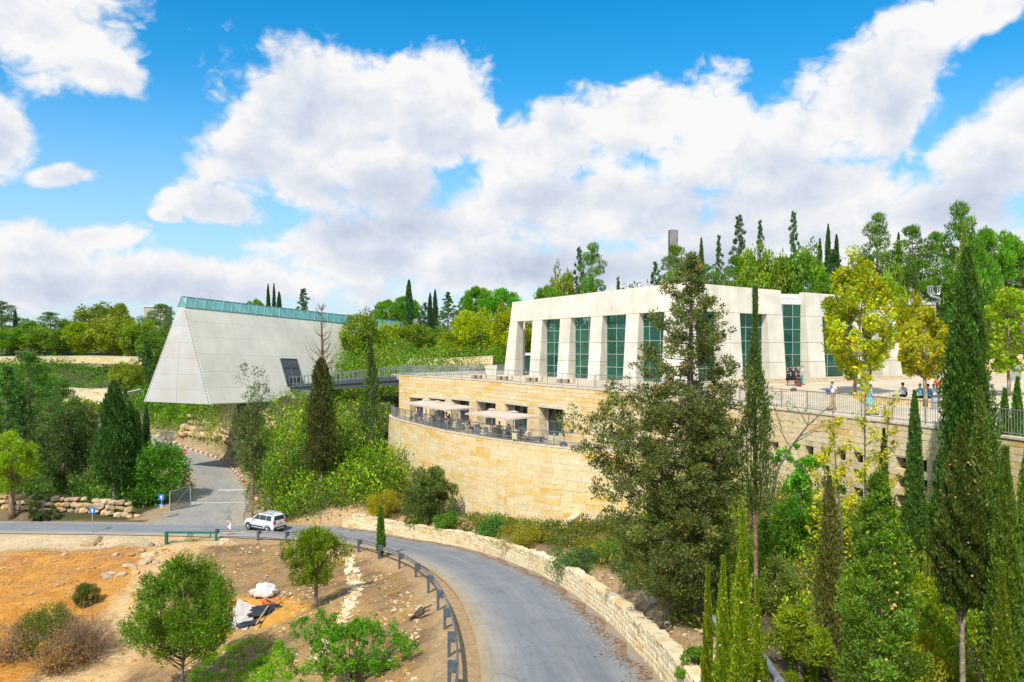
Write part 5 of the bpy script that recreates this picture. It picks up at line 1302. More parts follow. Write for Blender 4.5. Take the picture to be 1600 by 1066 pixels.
# the dead top
dt = empty('dead_treetop', W(503, 600, 77), 0, 'bare brown dead branches sticking up above the cypress by the footbridge', 'dead branches')
mb = MB(); hh = 125*77/F
mb.tube([(0, 0, -2.5), (.05, 0, hh*.4), (-.05, 0, hh*.75), (.05, 0, hh)], [.2, .13, .07, .015], 6)
g = np.random.default_rng(60)
for k in range(46):
    t = g.uniform(.1, .95); a = g.random()*6.28; l_ = (1-t)*2.6*g.uniform(.4, 1)+.4; z = hh*t
    p1 = (math.cos(a)*l_*.5, math.sin(a)*l_*.5, z+l_*.35); p2 = (math.cos(a)*l_*.8, math.sin(a)*l_*.8, z+l_*1.0)
    mb.tube([(0, 0, z), p1, p2], [.045, .028, .01], 4, cap=False)
dtr = mb.build('trunk', bark((.24,.13,.07), 'dead_bark'), dt)

# the big dark conifer in front of everything
def big_conifer():
    g = np.random.default_rng(70); d = 30.5; x = (1092-800)*d/F; zb = CZ-(1010-HV)*d/F; zt = CZ-(392-HV)*d/F; h = zt-zb
    tk = MB(); tk.tube([(0, 0, -.4), (.02, .0, 1.2), (-.1, 0, h*.3), (-.35, 0, h*.55), (-.3, 0, h*.8), (-.28, 0, h*.99)], [.30, .24, .20, .15, .08, .02], 10)
    cs = []; rs = []
    # silhouette half widths left/right by height fraction (from the base)
    lw = lambda t: np.interp(t, [.10,.18,.28,.40,.52,.60,.66,.72,.80,.90,1.0], [1.4,3.2,4.3,4.7,4.8,4.3,2.9,1.9,2.0,.95,.1])
    rw = lambda t: np.interp(t, [.10,.20,.35,.50,.60,.70,.78,.86,.93,1.0], [1.0,1.5,1.6,2.2,2.1,1.8,2.3,1.6,.9,.1])
    nb = 190
    for i in range(nb):
        t = .13+.86*(i/nb)**.95; z = h*t; a = i*2.39996+g.normal()*.3; ca = math.cos(a)
        R_ = (lw(t) if ca < 0 else rw(t))*abs(ca)+(1-abs(ca))*(lw(t)+rw(t))*.42; R_ *= g.uniform(.55, 1.12)
        cx = np.interp(t, [0,.3,.55,.8,1], [0,-.1,-.35,-.3,-.28])
        rise = R_*g.uniform(.05, .5); p0 = np.array([cx, 0, z-rise*.4]); p2 = np.array([cx+ca*R_, math.sin(a)*R_*.95, z+rise*.5]); p1 = (p0+p2)/2+np.array([0, 0, -.1*R_])
        rb = .075*(1.1-t); tk.tube([tuple(p0), tuple(p1), tuple(p2)], [rb, rb*.6, .012], 5, cap=False)
        m = max(3, int(R_*4.2))
        for k in range(m):
            f_ = g.uniform(.28, 1.04); q = p0*(1-f_)**2+2*p1*f_*(1-f_)+p2*f_**2+g.normal(size=3)*[.26, .26, .22]*R_*.32
            cs.append(q); rs.append(g.uniform(.13, .36)*(1.2-.4*t))
    for k in range(420):
        t = g.uniform(.13, .60); a = g.random()*6.28; q = g.random()**.6*.8; ca = math.cos(a); R_ = ((lw(t) if ca < 0 else rw(t))*abs(ca)+(1-abs(ca))*2.2)*q
        cs.append(np.array([np.interp(t, [0, .6], [0, -.35])+ca*R_, math.sin(a)*R_, h*t])); rs.append(g.uniform(.22, .42))
    cs = np.array(cs); rs = np.array(rs)
    f = clumps(cs, rs, np.maximum(30, (rs*rs*830)).astype(int), .11, (.058,.078,.026), g, flat=.8, alt=(.115,.13,.04), altp=.3, up=.6, shell=.35, ratio=.42, cvar=.25)
    # bluish lower middle sprays and some dry brown ones
    m = g.random(len(cs)) < .10
    f2 = clumps(cs[m], rs[m]*1.1, 40, .10, (.085,.11,.075), g, up=.5); m = g.random(len(cs)) < .06
    f3 = clumps(cs[m], rs[m], 40, .09, (.22,.14,.075), g, up=.5)
    return solo('cypress_tree', 'big dark spreading conifer with a pale trunk standing before both stone walls', 'conifer', x, d, zb, [f, f2, f3], tk, BARK_G)
big_conifer()

def plane_tree(u, vtop, vbot, vcrown, wpx, d, label, base, alt, altp, seed, n=80, z=PZ, lean=0.0, ls=.20, per=110):
    g = np.random.default_rng(seed); x = (u-800)*d/F; zt = CZ-(vtop-HV)*d/F; zc = CZ-(vcrown-HV)*d/F; h = zt-z; r = wpx*d/F/2; hc = zc-z
    c = dome_centres(n, hc, h, r*.9, g, irr=.16); t = np.clip((c[:, 2]-hc)/(h-hc), 0, 1); k = np.interp(t, [0,.3,.6,1], [.8,1.1,.95,.5]); c[:, 0] = c[:, 0]*k+lean*.6; c[:, 1] *= k
    f = clumps(c, g.uniform(.28, .55, n)*r/2.3, per, ls, base, g, alt=alt, altp=altp, ratio=.8, up=.1, cvar=.16); tk = MB(); limbs(tk, c, -.05, h*.8, g, .15, lean=(lean, 0), frac=.5)
    return solo('plane_tree', label, 'tree', x, d, z, [f], tk, BARK_L)
plane_tree(1334, 410, 618, 592, 122, 60, 'large yellow-green plane tree in front of the right wing of the centre', (.14,.20,.02), (.30,.26,.03), .38, 80, n=150, lean=.7, per=130)
plane_tree(1446, 484, 636, 582, 92, 49.5, 'yellow-brown plane tree over the seated people on the plaza bench', (.20,.235,.035), (.30,.265,.045), .35, 81, n=90, lean=-.1, per=90)
plane_tree(1576, 458, 620, 580, 94, 58, 'fresh light green plane tree at the right side of the plaza', (.13,.22,.025), (.24,.26,.04), .25, 82, n=90, lean=0, per=90)

def round_tree(name, u, vtop, vcrown, vbot, wpx, d, label, base, alt, seed, n=90, per=150, ls=.12, stems=1, z=None, ratio=.35, irr=.14, up=.5, sparse=1.0, bk=BARK_G, yoff=0, tr=.11, cat='tree', shell=.45, crad=(.30, .52)):
    g = np.random.default_rng(seed)
    if cat in ('bush', 'shrub') and z is None: d = ghit(u, vbot, d*.6, d*1.5).y
    x = (u-800)*d/F; zb = H1(x, d) if z is None else z; zt = CZ-(vtop-HV)*d/F; zc = CZ-(vcrown-HV)*d/F; r = wpx*d/F/2
    c = dome_centres(n, (zc-zb+r*.15) if cat not in ('bush', 'shrub') else -.1*r, zt-zb-r*.12, r*.88, g, irr=irr)
    c = np.concatenate([c, c[::3]*[.5, .5, 1]]); n = len(c)
    f = clumps(c, g.uniform(*crad, n)*r/2, int(per*sparse), ls, base, g, alt=alt, altp=.3, ratio=ratio, up=up, cvar=.15, shell=shell); tk = MB()
    for k in range(stems): limbs(tk, c[k::stems], -.2, (zt-zb)*.75, g, tr/max(1, stems*.6), lean=(.25*(k-(stems-1)/2), .1*k), frac=.5)
    return solo(name, label, cat, x, d, zb, [f], tk, bk)
round_tree('round_tree', 286, 876, 1030, 1100, 186, 38, 'dense round green tree on a thin trunk by the sandy path', (.050,.11,.012), (.12,.185,.02), 90, irr=.24, n=170, per=190, crad=(.20, .42), ls=.13)
round_tree('round_tree', 494, 822, 918, 950, 106, 46, 'small round tree with twin thin trunks on the dry slope', (.075,.120,.014), (.14,.18,.025), 91, n=80, per=150, ls=.15, stems=2)
round_tree('sapling', 545, 952, 1080, 1100, 205, 32, 'loose leafy green sapling spreading at the bottom edge on the dry slope', (.06,.15,.018), (.12,.23,.025), 92, n=130, per=90, ls=.10, stems=5, ratio=.55, irr=.25, crad=(.12, .24), shell=.3)
round_tree('ragged_tree', 394, 596, 765, 812, 58, 73.5, 'grey-green ragged tree with split reddish trunk beside the white car', (.060,.085,.045), (.09,.115,.05), 52, n=110, per=75, ls=.22, irr=.42, stems=2, bk=BARK_P, crad=(.55, 1.0))
round_tree('bright_pine', 18, 672, 775, 832, 84, 74, 'bright yellow-green pine with a leaning brown trunk at the left edge', (.115,.19,.02), (.20,.27,.03), 93, n=60, per=120, ls=.24, bk=BARK_P, stems=1, tr=.34)
round_tree('dark_tree', 100, 622, 770, 800, 104, 84, 'large dark spreading tree hanging over the boulder wall', (.035,.060,.024), (.06,.085,.03), 94, n=120, per=110, ls=.26, irr=.25)
round_tree('carob_bush', 247, 688, 796, 788, 110, 84, 'wide rounded carob bush between the wide cypress and the mesh gate', (.05,.125,.02), (.09,.19,.03), 95, n=110, per=110, ls=.22, ratio=.6, cat='bush')
round_tree('large_shrub', 672, 724, 800, 815, 84, 65.5, 'tall ragged shrub growing against the curved wall', (.055,.085,.03), (.10,.13,.03), 96, n=110, per=130, ls=.2, irr=.3, cat='shrub', stems=3)
round_tree('carob_bush', 60, 775, 812, 815, 34, 78, 'small dark bush in front of the boulder wall left part', (.04,.07,.025), (.06,.09,.03), 97, n=26, per=70, ls=.2, cat='bush')
round_tree('shrub', 82, 790, 812, 813, 20, 76.5, 'tiny grey-green bush at the foot of the boulder wall', (.05,.09,.045), (.07,.1,.04), 98, n=14, per=60, ls=.16, cat='bush')
round_tree('shrub', 417, 722, 756, 760, 26, 88, 'small bush by the side road beneath the rock bank', (.06,.12,.03), (.1,.16,.03), 99, n=20, per=60, ls=.2, cat='bush')
round_tree('leafy_shrub', 1253, 700, 790, 830, 70, 35, 'bright green open shrub in front of the square windows', (.06,.18,.02), (.13,.26,.03), 100, n=46, per=70, ls=.15, ratio=.6, irr=.35, cat='shrub', stems=3)
round_tree('shrub', 135, 912, 940, 946, 36, 46, 'grey-green low bush on the orange slope near the path', (.07,.095,.035), (.11,.12,.04), 101, n=60, per=90, crad=(.5, .85), ls=.12, cat='bush')
round_tree('shrub', 80, 945, 1005, 1015, 104, 42, 'long low green bush on the orange ground above the dry shrubs', (.075,.10,.03), (.11,.14,.03), 102, n=110, per=90, ls=.13, irr=.15, cat='bush')
round_tree('shrub', 1088, 1006, 1085, 1100, 70, 25.5, 'fresh green bush at the end of the low road wall', (.075,.15,.03), (.13,.2,.03), 103, n=40, per=120, ls=.1, cat='bush')

for k, (u, vt, vb, w, d, lab, b_, a_) in enumerate([(1235, 770, 870, 90, 31, 'dense dark green bush left of the brownish thin cypress', (.045,.12,.018), (.08,.17,.02)), (1215, 880, 960, 80, 27, 'grey-green bush low behind the bright young cypresses', (.09,.13,.035), (.13,.17,.05)), (1330, 800, 880, 70, 29.5, 'round green bush right of the brownish thin cypress', (.07,.15,.02), (.12,.20,.03)),
        (1440, 775, 850, 90, 30, 'bright green bush below the neat narrow cypress', (.085,.19,.02), (.14,.25,.025)), (1250, 950, 1066, 90, 23.5, 'yellow-green bush at the lower end of the grey pipe', (.12,.19,.02), (.20,.24,.03)), (1440, 900, 1000, 90, 25, 'olive yellow bush left of the cone-speckled cypress', (.13,.17,.02), (.20,.21,.03)),
        (1450, 1000, 1090, 110, 21.5, 'golden-green bush at the bottom edge beside the pale trunk', (.17,.20,.02), (.26,.24,.03)), (1555, 720, 810, 110, 31, 'feathery light green bush below the joined pair of cypresses', (.10,.18,.025), (.16,.23,.03)), (1230, 690, 760, 34, 37, 'small bushy sapling with orange tinge by the square windows', (.12,.13,.02), (.30,.18,.03)), (1090, 900, 960, 60, 33, 'dark low bush behind the trunk of the big dark conifer', (.05,.085,.03), (.08,.11,.03)),
        (900, 850, 905, 90, 48, 'blue-green low bush above the road wall', (.05,.10,.045), (.08,.13,.05)), (820, 822, 858, 84, 56, 'rusty olive low bush in front of the curved wall', (.12,.115,.025), (.17,.15,.03)), (770, 806, 842, 50, 58.5, 'spiky green bush right of the flat boulders', (.05,.12,.04), (.09,.16,.04)), (700, 800, 830, 50, 62, 'green bush spilling over the low road wall', (.06,.14,.025), (.1,.19,.03)), (600, 765, 806, 60, 70, 'golden-olive low bush at the left foot of the curved wall', (.16,.14,.02), (.20,.18,.03)),
        (1345, 880, 960, 80, 26, 'loose green bush behind the bushy cypress', (.07,.14,.02), (.12,.2,.03))]):
    round_tree('shrub', u, vt, vb, vb, w, d, lab, b_, a_, 160+k, n=44, per=150, ls=.13, irr=.22, cat='shrub', crad=(.4, .7))
# slender young trees with yellow leaves in front of the windowed wall
def slender(u, vtop, vbot, d, label, seed, lean=0.0, n=14, leafy=26, col=(.26,.27,.045), alt=(.34,.30,.045), wid=1.1, name='young_tree'):
    g = np.random.default_rng(seed); x = (u-800)*d/F; zb = min(CZ-(vbot-HV)*d/F, H1(x, d)); h = CZ-(vtop-HV)*d/F-zb
    tk = MB(); tk.tube([(0, 0, -.2), (lean*.3, 0, h*.35), (lean*.7, .05, h*.7), (lean, 0, h)], [.055, .045, .03, .008], 6); cs = []
    for i in range(n):
        t = .2+.78*i/n; a = i*2.4; l_ = wid*(1.1-t)*g.uniform(.5, 1.1)+.15; p0 = (lean*t, 0, h*t); p1 = (lean*t+math.cos(a)*l_, math.sin(a)*l_, h*t+l_*g.uniform(.5, 1.1))
        tk.tube([p0, tuple((np.array(p0)+p1)/2+[0, 0, -.05]), p1], [.02, .014, .006], 4, cap=False)
        for k in range(3): cs.append(np.array(p0)*(1-(.4+.3*k))+np.array(p1)*(.4+.3*k))
    f = clumps(np.array(cs), np.full(len(cs), .26), leafy, .13, col, g, alt=alt, altp=.45, ratio=.75, up=0, shell=.2)
    return solo(name, label, 'young tree', x, d, zb, [f], tk, BARK_G)
slender(1352, 560, 790, 33.5, 'slender young tree with scattered yellow leaves and the straightest stem', 110, leafy=16, n=18)
slender(1322, 640, 800, 34.0, 'thin yellow-leaved sapling left of the straight slender one', 111, lean=-.6, leafy=20)
slender(1376, 610, 800, 34.5, 'wispy yellow-leaved sapling right of the straight slender one', 112, lean=.4, leafy=16)
slender(1300, 690, 800, 35, 'low wispy sapling in front of the lowest row of square windows', 113, lean=-.4, leafy=22, wid=1.6)
# leaning bare sapling
bt = empty('bare_sapling', W(1212, 735, 36), 0, 'leaning nearly bare grey sapling crossing the wall above the bright shrub', 'sapling')
mb = MB(); S_ = 36/F; P3 = lambda u, v, y=0: ((u-1212)*S_, y, -(v-735)*S_)
mb.tube([P3(1208, 770), P3(1214, 735), P3(1235, 700), P3(1262, 665), P3(1290, 640), P3(1298, 632)], [.07, .06, .05, .035, .02, .008], 6)
for a, b, c in (((1250,682),(1285,668),(1325,668)), ((1262,665),(1268,650),(1264,640)), ((1235,700),(1222,672),(1200,650)), ((1245,690),(1275,676),(1300,676)), ((1270,660),(1285,645),(1296,634)), ((1225,715),(1205,690),(1190,655)), ((1222,672),(1214,640),(1208,618)), ((1262,665),(1250,640),(1236,628))):
    mb.tube([P3(*a), P3(*b, .3), P3(*c, .5)], [.028, .018, .006], 4, cap=False)
mb.build('trunk', BARK_G, bt)
g = np.random.default_rng(114); cc = np.array([P3(u, v, .3) for u, v in ((1240,640),(1250,655),(1205,690),(1196,655),(1262,642),(1210,640),(1235,628),(1195,670),(1285,668),(1212,620),(1228,660))])
link('crown', clumps(cc, np.full(len(cc), .35), 14, .11, (.12,.15,.06), g, shell=.1).mesh('crown'), bt)

# broad conifer in the right foreground
def bristly(u, vtop, vbot, wpx, d, label, seed, base, alt, n=70, per=190):
    g = np.random.default_rng(seed); x = (u-800)*d/F; zb = min(CZ-(vbot-HV)*d/F, H1(x, d)); h = CZ-(vtop-HV)*d/F-zb; r = wpx*d/F/2
    t = np.linspace(.12, 1, n); a = np.arange(n)*2.4; R_ = np.interp(t, [.1,.35,.6,.8,1], [.8,1,.8,.5,.06])*r*g.uniform(.55, 1.1, n); c = np.stack([R_*np.cos(a), R_*np.sin(a), t*h], -1)
    f = clumps(c, (.34+.5*(1-t))*r*.62, per, .11, base, g, flat=.8, alt=alt, altp=.3, up=.5, ratio=.35, shell=.3, cvar=.2)
    m = 26; tt = g.random(m)*.6+.15; aa = g.random(m)*6.28; fo = [f]; C_ = np.stack([r*.8*np.cos(aa)*(1-tt), -np.abs(r*.85*np.sin(aa)), h*tt], -1)
    for k in range(3): q = Fol(); q.add(leaves(C_, g.normal(size=(m, 3)), .09, .09, np.tile([.42,.30,.22], (m, 1)), g)); fo.append(q)
    tk = MB(); limbs(tk, c, -.2, h*.96, g, .13, frac=1, rl=.25)
    return solo('conifer_tree', label, 'conifer', x, d, zb, fo, tk, BARK_G)
bristly(1372, 745, 1130, 120, 20.5, 'bushy green cypress with brown cones in the right foreground', 120, (.062,.11,.018), (.13,.18,.028), n=90, per=330)

# dry twiggy shrubs
def dry_shrub(u, v, wpx, d, label, seed, col=(.30,.20,.12), leaf=None, n=170):
    g = np.random.default_rng(seed); d = ghit(u, v, d*.6, d*1.5).y; x = (u-800)*d/F; zb = H1(x, d); r = wpx*d/F/2; e = empty('dry_shrub', (x, d, zb), 0, label, 'dry shrub'); mb = MB(); tips = []
    for i in range(n):
        a = g.random()*6.28; el = g.uniform(.25, 1.45); l_ = r*g.uniform(.6, 1.15); d1 = np.array([math.cos(a)*math.cos(el), math.sin(a)*math.cos(el), math.sin(el)*.9]); p0 = g.normal(size=3)*[.12, .12, 0]*r
        p1 = p0+d1*l_*.5+g.normal(size=3)*.06*l_; p2 = p0+d1*l_+g.normal(size=3)*.1*l_; mb.tube([tuple(p0), tuple(p1), tuple(p2)], [.02, .012, .005], 3, cap=False)
        for k in range(4):
            q = p1+(p2-p1)*g.random(); q2 = q+(d1+g.normal(size=3)*.6)*l_*.25; mb.tube([tuple(q), tuple(q2)], [.008, .003], 3, cap=False); tips.append(q2)
    mb.build('twigs', mat('dry_twig_%d' % seed, col, .95, .25, 4), e)
    if leaf: link('leaves', clumps(np.array(tips), np.full(len(tips), .10), 3, .07, leaf, g, shell=.1).mesh('leaves'), e)
dry_shrub(128, 1030, 130, 38, 'grey-brown leafless round shrub beside the path', 130, n=420)
dry_shrub(28, 1030, 120, 37, 'dry shrub with golden leaves in the bottom corner', 131, (.30,.22,.14), leaf=(.36,.22,.06), n=240)
dry_shrub(86, 1050, 90, 37, 'dry golden shrub between the bare one and the corner', 132, (.28,.19,.11), leaf=(.34,.20,.05), n=180)

# shrub cover that nobody could count
def cover(name, polys, seed, dens, rad, ls, per, cols, hfac=.6):
    g = np.random.default_rng(seed); f = Fol(); tot = 0
    for poly, dn in polys:
        P_ = np.array(poly); x0, y0 = P_.min(0); x1, y1 = P_.max(0); n = int((x1-x0)*(y1-y0)*dens*dn); X = g.uniform(x0, x1, n); Y = g.uniform(y0, y1, n); k = in_poly(X, Y, [tuple(p) for p in poly]); X, Y = X[k], Y[k]
        Z, a1, a2 = height(X, Y, True); k = (a1 > 1.0) & (a2 > 1.2) & ~in_poly(X, Y, PLAZA_POLY); X, Y, Z = X[k], Y[k], Z[k]
        r = g.uniform(rad[0], rad[1], len(X)); bd_, _ = poly_dist(X, Y, [(-34, 107), (-12, 88)]); r = np.where(bd_ < 6, np.minimum(r, .75), r); sp_ = fnoise(X*.25+seed, Y*.25); r = r*(.6+.8*sp_); c = np.stack([X, Y, Z+r*hfac*.5], -1)
        ci = (fnoise(X*.35+7*seed, Y*.35)*1.6+g.normal(size=len(X))*.18-.3); ci = np.clip((ci*len(cols)).astype(int), 0, len(cols)-1)
        for j, cb in enumerate(cols):
            m = ci == j
            if not m.any(): continue
            q = clumps(c[m], r[m], np.maximum(20, per*(r[m]/np.mean(rad))**2).astype(int), ls, cb, g, flat=hfac+.15, alt=tuple(k_*1.45 for k_ in cb), altp=.3, up=.7, shell=.75, ratio=.5, cvar=.2)
            f.add((q.V[0], q.Q[0], q.C[0]))
    o = link(name, f.mesh(name), None); print(name, len(o.data.polygons)); return tag(o, kind='stuff')
GRN = [(.04,.09,.016), (.075,.15,.018), (.11,.19,.020), (.15,.20,.03), (.055,.095,.025), (.10,.17,.02)]
cover('hillside_shrubs', [([(-30.5,73.5),(-23,72.6),(-14,72.4),(-9.8,77.5),(-13.5,88),(-14,98),(-24,106),(-34,100),(-33.0,97),(-28.2,86),(-25,78)], 1.0), ([(-24,106),(-14,96),(-2,93.5),(0,110),(-20,122),(-27,118)], .7), ([(-60,112),(-36,104),(-36,97),(-31,99),(-33,112),(-42,122)], 1.0), ([(-62,128),(-44,112),(-39,105),(-34,118),(-48,140),(-60,140)], .8)], 140, 1.0, (.6, 2.3), .27, 125, GRN, .95)
cover('park_bank_shrubs', [([(-64,132),(-40,116),(-46,165),(-66,180),(-130,182),(-150,150),(-92,150)], .5)], 141, .45, (1.2, 2.6), .42, 90, [(.045,.095,.022), (.06,.13,.02), (.085,.16,.02)])
cover('thicket', [([(-66,78),(-37,78),(-38,88),(-43,100),(-50,112),(-62,122),(-72,128),(-92,138),(-110,125),(-90,85)], 1.0)], 142, .24, (1.1, 2.5), .34, 110, [(.045,.085,.025), (.06,.11,.03), (.075,.14,.022), (.11,.15,.03)])
cover('right_slope_shrubs', [([(9.6,31),(8.6,38),(10,46),(9,56),(13,52),(15.2,45),(17.4,39),(20,33),(24,24),(30,14),(16,12.5),(12,16),(10.5,22),(12.5,26)], 1.0)], 143, 1.25, (.8, 1.55), .16, 270, [(.04,.09,.018), (.065,.14,.018), (.09,.165,.020), (.13,.18,.022), (.16,.19,.028), (.11,.12,.04)], .95)
cover('wall_foot_planting', [([(-5.6,66.8),(-2.6,61.6),(0.2,58.3),(2.0,55),(3.6,48.5),(5.1,43),(5.8,35),(6.8,28.5),(8.8,30),(8.2,38),(8.4,46),(9.2,54),(8.6,57),(5,58.4),(1.2,61.6),(-3,66.2)], 1.0), ([(-16,73),(-10,70.2),(-7.5,71),(-9,75.5),(-11,79),(-15,80)], .8)], 144, 2.2, (.5, 1.0), .15, 150, [(.045,.075,.03), (.06,.085,.03), (.105,.10,.022), (.15,.125,.025), (.07,.12,.03)])
gp0 = [tuple(ghit(u, v, 25, 60)[:2]) for u, v in ((296,1060),(318,1030),(350,1012),(400,1000),(438,1008),(452,1030),(440,1062),(400,1090),(310,1090))]
cover('grass', [(gp0, 1.0)], 145, 9, (.12, .3), .10, 34, [(.09,.20,.015), (.14,.25,.02)], .5)
def tufts(name, seed, n, box, ls, cols):
    g = np.random.default_rng(seed); X = g.uniform(box[0], box[2], n); Y = g.uniform(box[1], box[3], n); Z, a1, a2 = height(X, Y, True); k = (a1 > .5) & (X < np.interp(Y, [20,40,52,60,66], [-2.2,-4,-7.5,-12,-22])-.4); X, Y, Z = X[k], Y[k], Z[k]
    f = clumps(np.stack([X, Y, Z+.05], -1), g.uniform(.10, .24, len(X)), 30, ls, cols[0], g, flat=.6, alt=cols[1], altp=.4, up=1.2, shell=.2, ratio=.25); return tag(link(name, f.mesh(name), None), kind='stuff')
tufts('weeds', 150, 70, (-24, 24, -2, 60), .12, [(.10,.20,.02), (.16,.26,.03)])
tufts('dry_grass', 151, 700, (-26, 20, -2, 65), .13, [(.34,.25,.11), (.42,.32,.15)])

# ------------------------------------------------------------------ things on the ground
def rock_mesh(name, seed, m, sub=1):
    r = random.Random(seed); bm = bmesh.new(); bmesh.ops.create_icosphere(bm, subdivisions=sub+0, radius=.5)
    for v in bm.verts:
        k = r.uniform(.72, 1.12); v.co *= k; v.co = Vector([math.copysign(abs(c)**.8*.87, c) for c in v.co])
    me = bpy.data.meshes.new(name); bm.to_mesh(me); bm.free(); me.materials.append(m); return me
ROCKS = [rock_mesh('boulder', 300+k, S_BOULD, 2 if k < 4 else 1) for k in range(8)]
def boulder_wall(name, label, pts, rows, size, seed, zoff=0.0, back=.35, num=None):
    e = empty(name, (0, 0, 0), 0, label, 'boulder wall'); r = random.Random(seed); P_ = Path(pts); 
    for j in range(rows):
        s = r.uniform(0, size)
        while s < P_.len:
            w = size*r.uniform(.6, 1.5); h = size*r.uniform(.55, .95)*(1-.06*j); p, tn, nn = P_.at(s)
            q = p-nn*(j*back*size+r.uniform(-.15, .15)); z = H1(p.x, p.y)+zoff+(j+.35)*size*.60+r.uniform(-.1, .1)*size
            if not (j == rows-1 and r.random() < .3):
                o = link('boulder', ROCKS[r.randrange(8)], e, (q.x, q.y, z)); o.scale = (w*1.08, size*r.uniform(.8, 1.2), h); o.rotation_euler = (r.uniform(-.2, .2), r.uniform(-.2, .2), math.atan2(tn.y, tn.x)+r.uniform(-.4, .4))
            s += w*.86
boulder_wall('boulder_wall', 'wall of stacked tan boulders beside the left road under the dark trees', [(-51,75.0),(-46,75.6),(-41,75.8),(-36.4,75.6)], 3, .80, 5)
boulder_wall('boulder_wall', 'single row of low tan rocks in front of the carob bush', [(-36.4,75.2),(-34.9,74.6)], 1, .6, 6)
bp_ = [tuple(SIDE_R.P(s, 1.4 if True else 0)[:2]) for s in np.linspace(26, 56, 12)]
_n = SIDE_R.at(40)[2]; sgn = 1 if (_n.x > 0) else -1
bp_ = [tuple(SIDE_R.P(s, sgn*1.5)[:2]) for s in np.linspace(27, 60, 12)]
boulder_wall('boulder_wall', 'bank of large golden boulders above the kerb of the side road', bp_[::-1], 4, 1.35, 7, zoff=.3, back=.4)
boulder_wall('boulder_wall', 'loose tan rocks on the bank right of the side road', [(-33.6,104.0),(-30.2,98.0),(-28.4,94)], 2, .85, 9, zoff=.1)
# kerb stones, red and white in turn
KR = mat('kerb_red', (.50,.13,.09), .8, .25, 3); KW = mat('kerb_white', (.72,.68,.62), .8, .15, 3)
kme = [unit_block('kerb_stone', m, jit=.0) for m in (KR, KW)]
def kerb(path, s0, s1, off, label, step=1.0, plain=False):
    k_ = empty('kerb', (0, 0, 0), 0, label, 'kerb'); s = s0; i = 0
    while s < s1:
        p, tn, nn = path.at(s+step/2); q = p+nn*off; o = link('kerb_stone', kme[1 if plain else i % 2], k_, (q.x, q.y, zside(q.y)+.08)); o.scale = (step-.03, .22, .26); o.rotation_euler = (0, 0, math.atan2(tn.y, tn.x)); s += step; i += 1
kerb(SIDE_R, 22, 66, sgn*.25, 'red and white kerb below the golden boulders', 1.0)
kerb(SIDE_L, 62, 96, -sgn*.25, 'red and white kerb on the far bend behind the trees', 1.2)

# far walls ------------------------------------------------------------
def plain_wall(name, label, pts, zs, h, thick=.5, course=.4, width=1.0, m=S_WIN, stuffblocks=True, cat='stone wall', capm_=COPE, lim=0):
    e = empty(name, (0, 0, 0), 0, label, cat); P_ = Path(pts, 4)
    zf0 = lambda s: np.interp(s/P_.len, np.linspace(0, 1, len(zs)), zs)
    stone_wall(e, P_, 0, P_.len, 0, 0, MORTAR, m, course, width, thick=thick, ztopf=lambda s: float(zf0(s)+h), zbotf=lambda s: float(zf0(s)-.8), seed=len(label), limit=lim, depth=.1)
    coping(e, P_, 0, P_.len, 0, w=thick, n=12, h=.1, zf=lambda s: float(zf0(s)+h+.002)); return e
rw = empty
q = [W(94, 628, 150), W(140, 632, 146), W(182, 630, 142)]
plain_wall('retaining_wall', 'pale retaining wall along the far bend of the road below the park', [(p.x, p.y) for p in q], [p.z for p in q], 2.7, m=S_LOW, course=.55, width=1.3)
q = [W(190, 630, 141), W(222, 622, 150)]
plain_wall('retaining_wall', 'short pale wall left of the bottom corner of the prism', [(p.x, p.y) for p in q], [p.z for p in q], 1.6, m=S_LOW, course=.5, width=1.2)
q = [W(-40, 561, 178), W(60, 561, 178), W(140, 560, 176), W(222, 562, 172)]
plain_wall('park_wall', 'long low pale stone wall at the front of the far park terrace', [(p.x, p.y) for p in q], [p.z for p in q], .5, m=S_WIN, course=.4, width=1.0)
q = [W(636, 568, 106), W(700, 567, 104), W(770, 564, 101)]
plain_wall('park_wall', 'low orange-tinged stone wall under the park row of trees', [(p.x, p.y) for p in q], [p.z for p in q], .55, m=S_BAST, course=.3, width=.8)
plain_wall('plaza_wall', 'beige stone wall closing the far side of the plaza behind the plane trees', [tuple(W(1392, 560, 98)[:2]), tuple(W(1500, 560, 96)[:2]), tuple(W(1650, 560, 93)[:2])], [PZ, PZ, PZ], 2.1, m=S_WIN, course=.38, width=.9)
tw = empty('concrete_tower', W(1052, 420, 165), 0, 'square concrete tower rising behind the round pine', 'tower')
MB().box((0, 0, 0), (1.7, 1.6, 16)).build('shaft', mat('tower_concrete', (.27,.25,.23), .9, .15, .6), tw); MB().box((-.87, 0, 0), (.12, 1.2, 15.9)).build('edge_strip', mat('tower_strip', (.17,.16,.15), .9), tw)
fb = empty('distant_building', W(595, 510, 240), 0, 'low beige building far behind the ridge of the prism', 'building')
bw = mat('distant_render', (.48,.42,.34), .9, .1, .3)
MB().box((0, 0, 0), (23, 8, 7)).build('wall', bw, fb); MB().box((3, 0, 3.9), (4, 5, 1.0)).build('roof', bw, fb)
for k in range(6): MB().box((-9+3.4*k, -4.05, 1.4), (1.4, .12, 1.2)).build('window', GLASSD, fb)
fb = empty('distant_building', W(247, 510, 230), 0, 'tiny sandy building between the pine and the prism edge', 'building')
MB().box((0, 0, 2.0), (6, 5, 7)).build('wall', bw, fb); MB().box((0, 0, 5.6), (6.4, 5.4, .3)).build('roof', WHITE2, fb)

